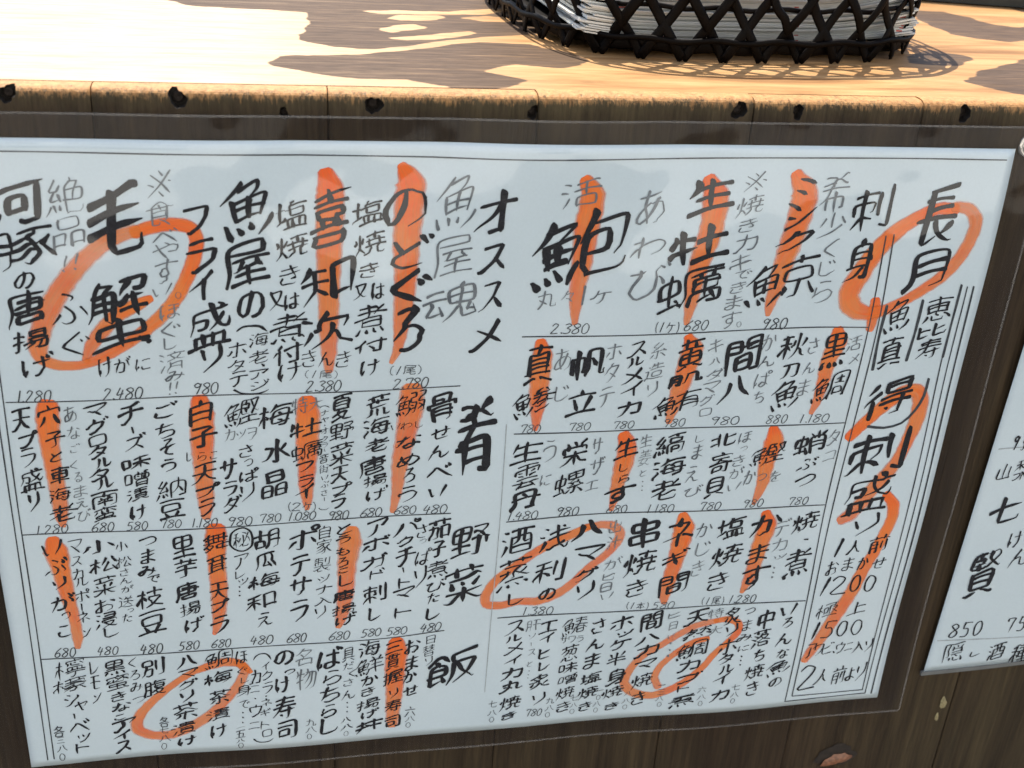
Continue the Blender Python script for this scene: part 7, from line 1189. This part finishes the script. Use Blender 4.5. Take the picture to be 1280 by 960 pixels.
STYLE = {  # base width of a brush relative to the size of the character, roughness of the hand
    'T': (1.05, .45), 'B': (1.22, .45), 'M': (.92, .40), 'G': (.66, .42), 'S': (.68, .42), 'N': (.62, .18)}
def write(V, F, ch, cx, cz, w, h, style, warp, r, zc):
    st = GL.get(ch)
    if not st: return
    mul, rough = STYLE[style]
    al = np.vstack(st); lo = al.min(0); hi = al.max(0)
    ext = np.maximum(hi - lo, 1e-6)
    mid = (lo + hi) / 2
    size = math.sqrt(w * h)
    ns = len(st)
    size = max(w, h) * .5 + size * .5 if ch not in '1｜・.、一!()︵︶' else size
    rel = max(.052, .132 - .0052 * ns) * (1.16 if size < .0075 else 1.0)
    if style == 'N':
        bw = {'1': .16}.get(ch, .11) * h * (.9 if ch in '0123456789' else .8)
        if ch == '1': bw = .10 * h
        if ch == '.': bw = max(h * 1.1, .00055)
        if ch in '()': bw = h * .07
        if ch in '一': bw = w * .14
    else:
        bw = rel * size * mul
        if ch in '・.': bw = w * .9
        if ch == '、': bw = max(w, h) * .45
        if ch == '1': bw = h * .13 * mul
        if ch == '｜': bw = h * .20 * mul
        if ch in '!': bw = h * .10
        if ch in '︵︶': bw = w * .09
        if ch in '()': bw = h * .08
        if ch in '0235' and style in 'MS': bw = h * .095 * mul
        if ch == '〇': bw = h * .075
    shear = {'T': .29, 'B': .27, 'M': .27, 'G': .24, 'S': .22, 'N': .04}[style] + r.uniform(-.05, .05)
    if ch in '・.1｜!()︵︶〇。0123456789': shear = .0
    slant = r.uniform(.0, .10)
    if style == 'N' and ch in '0123456789': slant = .22
    wi = max(w - bw * .6, w * .3) * 1.06; hi_ = max(h - bw * .6 - shear * w * .45, h * .45) * 1.04
    if ch in '一': wi, hi_ = w, w * .12
    sc = np.array([wi / ext[0] if ext[0] > .6 else 0, hi_ / ext[1] if ext[1] > .6 else 0])
    for k, s in enumerate(st):
        p = (s - mid) * sc
        if style != 'N' or ch not in '0123456789':
            jit = np.array([[r.gauss(0, 1), r.gauss(0, 1)] for _ in range(len(p))]) * size * .017
            if len(p) > 2 and np.linalg.norm(s[0] - s[-1]) < 2.5: jit[-1] = jit[0]
            p = p + jit
        else:
            p = p + np.array([[r.gauss(0, 1), r.gauss(0, 1)] for _ in range(len(p))]) * h * .012
        p = np.stack([p[:, 0] + slant * p[:, 1], p[:, 1] + shear * p[:, 0]], 1)
        if style != 'N' and len(p) > 1:
            d = p[-1] - p[-2]; ld = np.linalg.norm(d) + 1e-9
            if d[1] < -.2 * ld and abs(d[0]) > .3 * ld and ld > size * .12: p[-1] = p[-1] + d / ld * size * .05
            elif abs(d[0]) > .85 * ld and ld > size * .3: p[-1] = p[-1] + d / ld * size * r.uniform(0, .05)
        L = np.linalg.norm(np.diff(p, axis=0), axis=1).sum()
        if L < 1e-6: continue
        n = int(min(26, max(5, L / max(bw * .55, size * .035))))
        if len(p) == 2 and L > bw * 2.5 and ch not in '1｜一' and style != 'N':
            d = p[1] - p[0]; nrm = np.array([-d[1], d[0]]) / (L + 1e-9)
            bend = .045 * L * (1 if d[0] > -.3 * L else -1) * (1 if abs(d[0]) > abs(d[1]) else -.7)
            p = np.array([p[0], (p[0] + p[1]) / 2 + nrm * bend, p[1]])
        q = catmull(p, n)
        n = len(q)
        seg = np.linalg.norm(np.diff(q, axis=0), axis=1); u = np.concatenate([[0], np.cumsum(seg)]); u /= u[-1] + 1e-12
        t = np.gradient(q, axis=0); t /= np.linalg.norm(t, axis=1)[:, None] + 1e-12
        closed = np.linalg.norm(q[0] - q[-1]) < bw * .5 and L > bw * 5
        ang = np.abs(t[:, 0])
        df = 1.14 - .46 * ang**1.5                     # brush held upright: thin across, thick down
        wd = df.copy()
        if style == 'N':
            wd = .8 + .25 * (1 - ang); wd[-1] *= .75
        elif not closed:
            e = t[-1]
            press = 1 + .22 * np.exp(-(u / .12)**2)
            wd *= press * (1 - (.45 if r.random() < .4 else .0) * np.exp(-(u / .07)**2))
            short = L < size * .26
            if short:
                wd *= .62 + .75 * np.clip(u * 1.3, 0, 1)
                if r.random() < .3: wd = wd[::-1].copy()
            elif e[1] < -.35 and e[0] < -.30:           # sweeping down to the left
                wd *= 1 - .80 * np.clip((u - .35) / .65, 0, 1)**1.2
            elif e[1] < -.30 and e[0] > .35:            # pressing down to the right
                wd *= (.78 + .75 * np.clip(u / .78, 0, 1)) * (1 - .72 * np.clip((u - .82) / .18, 0, 1))
            elif e[1] > .25:                            # hook flicked upwards
                wd *= 1 - .78 * np.clip((u - .72) / .28, 0, 1)
            elif abs(e[0]) > .8:                        # level stroke ends in a pressed dot
                wd *= 1 + .28 * np.exp(-((u - .97) / .10)**2)
            else:
                k_ = r.choice([.15, .45, .8])
                wd *= 1 - k_ * np.clip((u - .7) / .3, 0, 1)
        ph = r.uniform(0, 6)
        wd *= 1 + .07 * np.sin(u * L / size * 9 + ph)
        wd *= (1 + r.uniform(-rough, rough) * .45)
        if n > 3:
            c = np.array([cx, cz])
            ribbon(V, F, q + c, wd * bw * .5, zc, warp)
        else:
            ribbon(V, F, q + np.array([cx, cz]), wd * bw * .5, zc, warp)
        zc += 9e-6
    return zc

INKS = {'T': M_INK, 'B': M_INK, 'M': M_INK, 'G': M_GREY, 'S': M_INK, 'N': M_PEN}
NAMES = {'T': 'dish_name', 'B': 'dish_name', 'M': 'dish_name', 'G': 'grey_note', 'S': 'small_note', 'N': 'price'}
def lettering(rows, parent, warp, seed):
    r = random.Random(seed)
    for kind, chars in rows:
        V, F = [], []
        for ch, *box_ in chars:
            x, z, ww, hh = (a / 1e4 for a in box_)
            zc = 2.6e-4 + r.random() * 2e-6
            write(V, F, ch, x, z, ww, hh, kind, warp, r, zc)
        if V: mesh_obj(NAMES[kind], V, F, INKS[kind], parent)
def rules(data, parent, warp):
    for pts, w10, tone in data:
        p = np.array(pts, float) / 1e4
        q = catmull(p, max(12, int(np.linalg.norm(p[-1] - p[0]) / .006)))
        V, F = [], []
        k = len(q)
        wob = np.array([math.sin(i * .7) * .12 + 1 for i in range(k)]) * w10 / 1e5 / 2
        if tone == 'D': wob *= 1.0
        ribbon(V, F, q, wob, 2.0e-4, warp)
        mesh_obj('ruled_line', V, F, {'K': M_PEN, 'P': M_PENCIL, 'D': M_PEN}[tone], parent)

# ------------------------------------------------------------ the big menu
MX0, MX1, MZ0, MZ1 = 0.0008, 0.4179, -0.2905, 0.0008
def wave(x, z):
    """how far the sheet stands off the boards"""
    return max(.0004, .0036 - .0030 * max(0., (z + .070) / .078)**1.5 * (1 + .35 * math.sin(x * 43 + 1)) + .0007 * math.sin(x * 31 + z * 12 + .6) * (0.6 + .4 * math.cos(z * 25)) + .0005 * math.sin(x * 57 - z * 41 + 2.) + .0010 * max(0, (-z - .22) / .08)**2 * .3)
def warp1(x, z, off):
    return (x, -wave(x, z) - off, z)
def sheet(name, x0, x1, z0, z1, warp, mat, parent, thick=.0003, step=.004):
    nx = int((x1 - x0) / step) + 2; nz = int((z1 - z0) / step) + 2
    V = []
    for lay in (0, 1):
        for j in range(nz):
            z = z0 + (z1 - z0) * j / (nz - 1)
            for i in range(nx):
                x = x0 + (x1 - x0) * i / (nx - 1)
                V.append(warp(x, z, 0 if lay == 0 else -thick))
    F = grid_faces(nx, nz) + grid_faces(nx, nz, nx * nz, True)
    B = nx * nz
    for i in range(nx - 1):
        F.append((i, B + i, B + i + 1, i + 1))
        a = (nz - 1) * nx + i
        F.append((a, a + 1, B + a + 1, B + a))
    for j in range(nz - 1):
        a = j * nx; F.append((a, a + nx, B + a + nx, B + a))
        a = j * nx + nx - 1; F.append((a, B + a, B + a + nx, a + nx))
    return mesh_obj(name, V, F, mat, parent, True)

menu = empty('laminated_menu', (0.21, -.001, MZ0))
tag(menu, 'large handwritten Japanese menu with orange brush marks, laminated and hung on the boards', 'menu')
sheet('paper_sheet', MX0, MX1, MZ0, MZ1, warp1, M_PAPER, menu)

# clear margin of the laminate round the paper
FX0, FX1, FZ0, FZ1 = -0.0125, 0.4316, -0.2998, 0.0092
def film_ring(parent, warp, px0, px1, pz0, pz1, fx0, fx1, fz0, fz1):
    V, F = [], []
    def strip(x0, x1, z0, z1):
        nx = max(2, int((x1 - x0) / .006)); nz = max(2, int((z1 - z0) / .006)); o = len(V)
        for j in range(nz):
            for i in range(nx):
                V.append(warp(x0 + (x1 - x0) * i / (nx - 1), z0 + (z1 - z0) * j / (nz - 1), .00005))
        F.extend(grid_faces(nx, nz, o))
    e = .00002
    strip(fx0, px0 - e, fz0, fz1); strip(px1 + e, fx1, fz0, fz1)
    strip(px0, px1, pz1 + e, fz1); strip(px0, px1, fz0, pz0 - e)
    mesh_obj('clear_margin', V, F, M_FILM, parent, True)
    # cut edge of the film
    for (a, b) in (((fx0, fz0), (fx1, fz0)), ((fx1, fz0), (fx1, fz1)), ((fx1, fz1), (fx0, fz1)), ((fx0, fz1), (fx0, fz0))):
        V, F = [], []
        n = 50
        a = np.array(a); b = np.array(b); d = (b - a) / np.linalg.norm(b - a); nn = np.array([d[1], -d[0]])
        for i in range(n):
            c = a + (b - a) * i / (n - 1)
            for (s, o_) in ((0, .0003), (.0008, .0003), (.0008, -.0002), (0, -.0002)):
                q = c + nn * s
                V.append(warp(q[0], q[1], o_))
        for i in range(n - 1):
            for k in range(4):
                l = (k + 1) % 4
                F.append((i * 4 + k, i * 4 + l, i * 4 + 4 + l, i * 4 + 4 + k))
        mesh_obj('film_edge', V, F, M_EDGE, parent)
film_ring(menu, warp1, MX0, MX1, MZ0, MZ1, FX0, FX1, FZ0, FZ1)

# orange brush marks
def swash(pts, parent, warp, zc, seed):
    r = random.Random(seed)
    a = np.array(pts, float) / 1e4
    c = a[:, :2]; wd = a[:, 2] / 2
    L = np.linalg.norm(np.diff(c, axis=0), axis=1)
    n = int(L.sum() / .0016) + 6
    q = catmull(c, n)
    s = np.concatenate([[0], np.cumsum(L)]); s /= s[-1]
    sq = np.concatenate([[0], np.cumsum(np.linalg.norm(np.diff(q, axis=0), axis=1))]); sq /= sq[-1]
    w_ = np.interp(sq, s, wd)
    t = np.gradient(q, axis=0); t /= np.linalg.norm(t, axis=1)[:, None]
    nn = np.stack([-t[:, 1], t[:, 0]], 1)
    V, F, E, B_, LD = [], [], [], [], []
    m = 9
    faint = seed in (17, 20, 21, 22, 26, 29)
    rows = []
    for k in (2, 1): rows.append((q[0] - t[0] * w_[0] * .75 * math.sin(k / 3 * 1.57), nn[0], w_[0] * math.cos(k / 3 * 1.57)))
    for i in range(len(q)): rows.append((q[i], nn[i], w_[i]))
    for k in (1, 2): rows.append((q[-1] + t[-1] * w_[-1] * .8 * math.sin(k / 3 * 1.57), nn[-1], w_[-1] * math.cos(k / 3 * 1.57)))
    for i, (c_, n_, h) in enumerate(rows):
        jl = 1 + .035 * math.sin(i * 1.3 + seed) + r.uniform(-.03, .03); jr = 1 + .035 * math.sin(i * 1.7 + seed * 2) + r.uniform(-.03, .03)
        for j in range(m):
            f = [-1, -.82, -.6, -.3, 0, .3, .6, .82, 1][j]
            pt = c_ + n_ * h * f * (jl if f > 0 else jr)
            V.append(warp(pt[0], pt[1], zc + i * 5e-7))
            E.append(1.0 if abs(f) == 1 else (.35 if abs(f) > .8 else 0.0))
            B_ += [f, i * .0016 * 1.0, seed * 3.7]
            LD.append((.82 if faint else .98) - (.30 if not faint else .16) * i / len(rows))
    F = grid_faces(m, len(rows), 0, True)
    o = mesh_obj('orange_mark', V, F, M_ORANGE, parent, True)
    ea = o.data.attributes.new('edge', 'FLOAT', 'POINT')
    ea.data.foreach_set('value', E)
    eb = o.data.attributes.new('brush', 'FLOAT_VECTOR', 'POINT'); eb.data.foreach_set('vector', B_)
    ec = o.data.attributes.new('load', 'FLOAT', 'POINT'); ec.data.foreach_set('value', LD)
for i, s in enumerate(SWASHES):
    swash(s, menu, warp1, 1.1e-4 + i * 1.0e-6, i + 1)
rules(RULES, menu, warp1)
lettering(MENU_TEXT, menu, warp1, 11)

# ------------------------------------------------------------ the drinks menu beside it
side = empty('drinks_menu', (0.50, -.001, -.28))
tag(side, 'white handwritten drinks menu at the right edge, black writing only', 'menu')
ux = Vector((math.cos(math.radians(2.6)), 0, math.sin(math.radians(2.6)))); uz = Vector((.027, 0, 1)).normalized()
BL = Vector((0.4414, 0, -0.2761))
def warp2(u, v, off):
    p = BL + ux * u + uz * v
    return (p.x, -.0026 - .0005 * math.sin(u * 40) - off, p.z)
SW_, SH_ = .182, .262
sheet('paper_sheet', 0, SW_, 0, SH_, warp2, M_PAPER, side)
def strip_box(u0, u1, v0, v1, mat, name):
    V = []; F = []; n = 24
    for i in range(n):
        u = u0 + (u1 - u0) * i / (n - 1)
        for v, o_ in ((v0, .0004), (v1, .0004), (v1, -.0010), (v0, -.0010)):
            V.append(warp2(u, v, o_))
    for i in range(n - 1):
        for k in range(4):
            l = (k + 1) % 4
            F.append((i * 4 + k, i * 4 + 4 + k, i * 4 + 4 + l, i * 4 + l))
    F.append((0, 1, 2, 3)); F.append(((n - 1) * 4 + 3, (n - 1) * 4 + 2, (n - 1) * 4 + 1, (n - 1) * 4))
    mesh_obj(name, V, F, mat, side)
strip_box(-.0012, SW_ + .001, -.0024, -.00005, M_CASE, 'case_edge')
def warp2w(x, z, off):
    return (x, -.0026 - .0005 * math.sin((x - BL.x) * 40) - off, z)
rules(SIDE_RULES, side, warp2w)
lettering(SIDE_TEXT, side, warp2w, 5)

# thumbtack above the drinks menu
V, F = [], []; m = 28
for r_, y in ((.0058, -.0002), (.0058, -.0007), (.0054, -.0013), (.0042, -.0013), (.0036, -.0011), (.0030, -.0020), (.0016, -.0027), (.0003, -.0029)):
    for a in range(m):
        an = 2 * math.pi * a / m
        V.append((.4252 + r_ * math.cos(an), y, .0018 + r_ * math.sin(an)))
for j in range(7):
    for a in range(m):
        b = (a + 1) % m
        F.append((j * m + a, j * m + b, (j + 1) * m + b, (j + 1) * m + a))
F.append(tuple(7 * m + a for a in range(m)))
tk = mesh_obj('thumbtack', V, F, M_TACK, None, True)
tag(tk, 'shiny steel tack pressed into the board at the upper right corner of the menu', 'tack')

# ------------------------------------------------------------ the basket
BC = Vector((.3275, .1715)); BA, BB, BN, BROT = .0965, .104, 3.1, math.radians(4)
def rim(th, grow=0.0):
    c, s = math.cos(th), math.sin(th)
    x = (BA + grow) * math.copysign(abs(c)**(2 / BN), c); y = (BB + grow) * math.copysign(abs(s)**(2 / BN), s)
    return Vector((BC.x + x * math.cos(BROT) - y * math.sin(BROT), BC.y + x * math.sin(BROT) + y * math.cos(BROT)))
NT_ = 720
tab = [rim(2 * math.pi * i / NT_) for i in range(NT_)]
cum = [0.0]
for i in range(NT_): cum.append(cum[-1] + (tab[(i + 1) % NT_] - tab[i]).length)
PER = cum[-1]
def at_len(s):
    s = s % PER
    import bisect
    i = min(NT_ - 1, bisect.bisect_right(cum, s) - 1)
    f = (s - cum[i]) / (cum[i + 1] - cum[i])
    return 2 * math.pi * (i + f) / NT_
def wall(s, h, out=0.0):
    th = at_len(s)
    p = rim(th, .10 * h + out); a = rim(th - .01, .1 * h + out); b = rim(th + .01, .1 * h + out)
    t = (b - a).normalized()
    return Vector((p.x, p.y, ZT + h)), Vector((t.x, t.y, 0)), Vector((t.y, -t.x, 0))
basket = empty('woven_basket', (BC.x, BC.y, ZT))
tag(basket, 'black open weave bamboo basket standing on the sunlit counter', 'basket')
HB = .046
def band(path, wdt, thk, mat, name, closed=False):
    """path: list of (centre, across, outward)"""
    V, F = [], []
    for c, ac, ou in path:
        for a, o_ in ((-.5, 0), (-.3, .5), (.3, .5), (.5, 0), (.3, -.5), (-.3, -.5)):
            V.append(tuple(c + ac * (a * wdt) + ou * (o_ * thk)))
    n = len(path); K = 6
    for i in range(n if closed else n - 1):
        j = (i + 1) % n
        for k in range(K):
            l = (k + 1) % K
            F.append((i * K + k, j * K + k, j * K + l, i * K + l))
    if not closed:
        F.append(tuple(range(K))); F.append(tuple((n - 1) * K + k for k in reversed(range(K))))
    return mesh_obj(name, V, F, mat, basket, True)
NS = int(round(PER / .0185)); pitch = PER / NS
r = random.Random(3)
for k in range(NS):
    for sgn in (-1, 1):
        s0 = (k + .5) * pitch + r.uniform(-.0008, .0008); path = []
        m = 24
        for i in range(m + 1):
            h = -0.0 + HB * i / m
            # each strand folds round the foot of the basket into a blunt V
            s = s0 + sgn * (h * .66)
            over = .0009 * math.sin(h / .0142 * math.pi + (0 if sgn > 0 else math.pi) + k * math.pi)
            c, t, o_ = wall(s, h + .0005, over + .0012 * sgn * 0)
            d = Vector((t.x * sgn * .66, t.y * sgn * .66, 1)).normalized()
            ac = d.cross(o_).normalized()
            path.append((c, ac, o_))
        band(path, .0044 + r.uniform(-.0004, .0005), .0011, M_BAMBOO, 'strand')
for h, wd_, off in ((.0062, .0062, -.0016), (.0090, .0026, .0018), (.0225, .0022, -.0020), (HB - .003, .0070, .0022), (HB - .003, .0070, -.0024)):
    path = []
    for i in range(160):
        c, t, o_ = wall(PER * i / 160, h + .0006 * math.sin(i * .9), off)
        path.append((c, Vector((0, 0, 1)), o_))
    band(path, wd_, .0014, M_BAMBOO, 'hoop', True)
# woven floor of the basket
for k in range(-6, 7):
    for ax in (0, 1):
        u = k * .0165
        ext = (1 - min(1, abs(u) / .094)**BN)**(1 / BN) * .094 if abs(u) < .094 else 0
        if ext < .02: continue
        path = []
        for i in range(13):
            v = -ext + 2 * ext * i / 12
            x, y = (v, u) if ax == 0 else (u, v)
            X = BC.x + x * math.cos(BROT) - y * math.sin(BROT); Y = BC.y + x * math.sin(BROT) + y * math.cos(BROT)
            z = ZT + .0052 + .0007 * (1 if ax else -1)
            a = Vector((-math.sin(BROT), math.cos(BROT), 0)) if ax == 0 else Vector((math.cos(BROT), math.sin(BROT), 0))
            path.append((Vector((X, Y, z)), a, Vector((0, 0, 1))))
        band(path, .0125, .0009, M_BAMBOO, 'floor_slat')

# ------------------------------------------------------------ leaflets lying in the basket
NL = 26
zb = ZT + .0068
rl = random.Random(21)
for i in range(NL):
    th = .00072 + rl.uniform(-.0001, .00025)
    ang = math.radians(3 + rl.uniform(-1.2, 1.2)); cx, cy = .3265 + rl.uniform(-.0015, .0015), .158 + rl.uniform(-.0014, .0014)
    hw, hd = .0805, .0760
    if 6 < i < 14: hw -= .002
    lift = .010 * (i / NL) + .004
    V, F = [], []; nx, ny = 22, 3
    for lay in (0, 1):
        for j in range(ny):
            for q in range(nx):
                a = -1 + 2 * q / (nx - 1); b = -1 + 2 * j / (ny - 1)
                x, y = a * hw, b * hd
                z = zb + lay * th * .93 + lift * max(0, (a - .25) / .75)**2 + .0025 * max(0, (-a - .6) / .4)**2
                V.append((cx + x * math.cos(ang) - y * math.sin(ang), cy + x * math.sin(ang) + y * math.cos(ang), z))
    B = nx * ny
    F = grid_faces(nx, ny, 0, True) + grid_faces(nx, ny, B)
    for q in range(nx - 1):
        F.append((q, q + 1, B + q + 1, B + q)); a = (ny - 1) * nx + q; F.append((a + 1, a, B + a, B + a + 1))
    for j in range(ny - 1):
        a = j * nx; F.append((a + nx, a, B + a, B + a + nx)); a = j * nx + nx - 1; F.append((a, a + nx, B + a + nx, B + a))
    o = mesh_obj('leaflet', V, F, M_LEAF, None)
    top_ = i == NL - 1
    tag(o, 'topmost white leaflet of the pile in the black basket' if top_ else 'thin white leaflet inside the pile in the black basket', 'leaflet', 'leaflets piled in the basket')
    # red print bleeding to the cut edge
    if not top_:
        for (x_, l_) in ((.020, .0022), (-.040, .0014), (-.062, .0035), (.073, .003)):
            if rl.random() < .35:
                x_ += rl.uniform(-.0006, .0006)
                a = x_ / hw
                z = zb + lift * max(0, (a - .25) / .75)**2
                X = lambda xx, yy: (cx + xx * math.cos(ang) - yy * math.sin(ang), cy + xx * math.sin(ang) + yy * math.cos(ang))
                p0 = X(x_ - l_ / 2, -hd - .00006); p1 = X(x_ + l_ / 2, -hd - .00006)
                V = [(*p0, z + .0001), (*p1, z + .0001), (*p1, z + th * .8), (*p0, z + th * .8)]
                mesh_obj('printed_edge', V, [(0, 1, 2, 3)], M_PRINT, o)
    zb += th
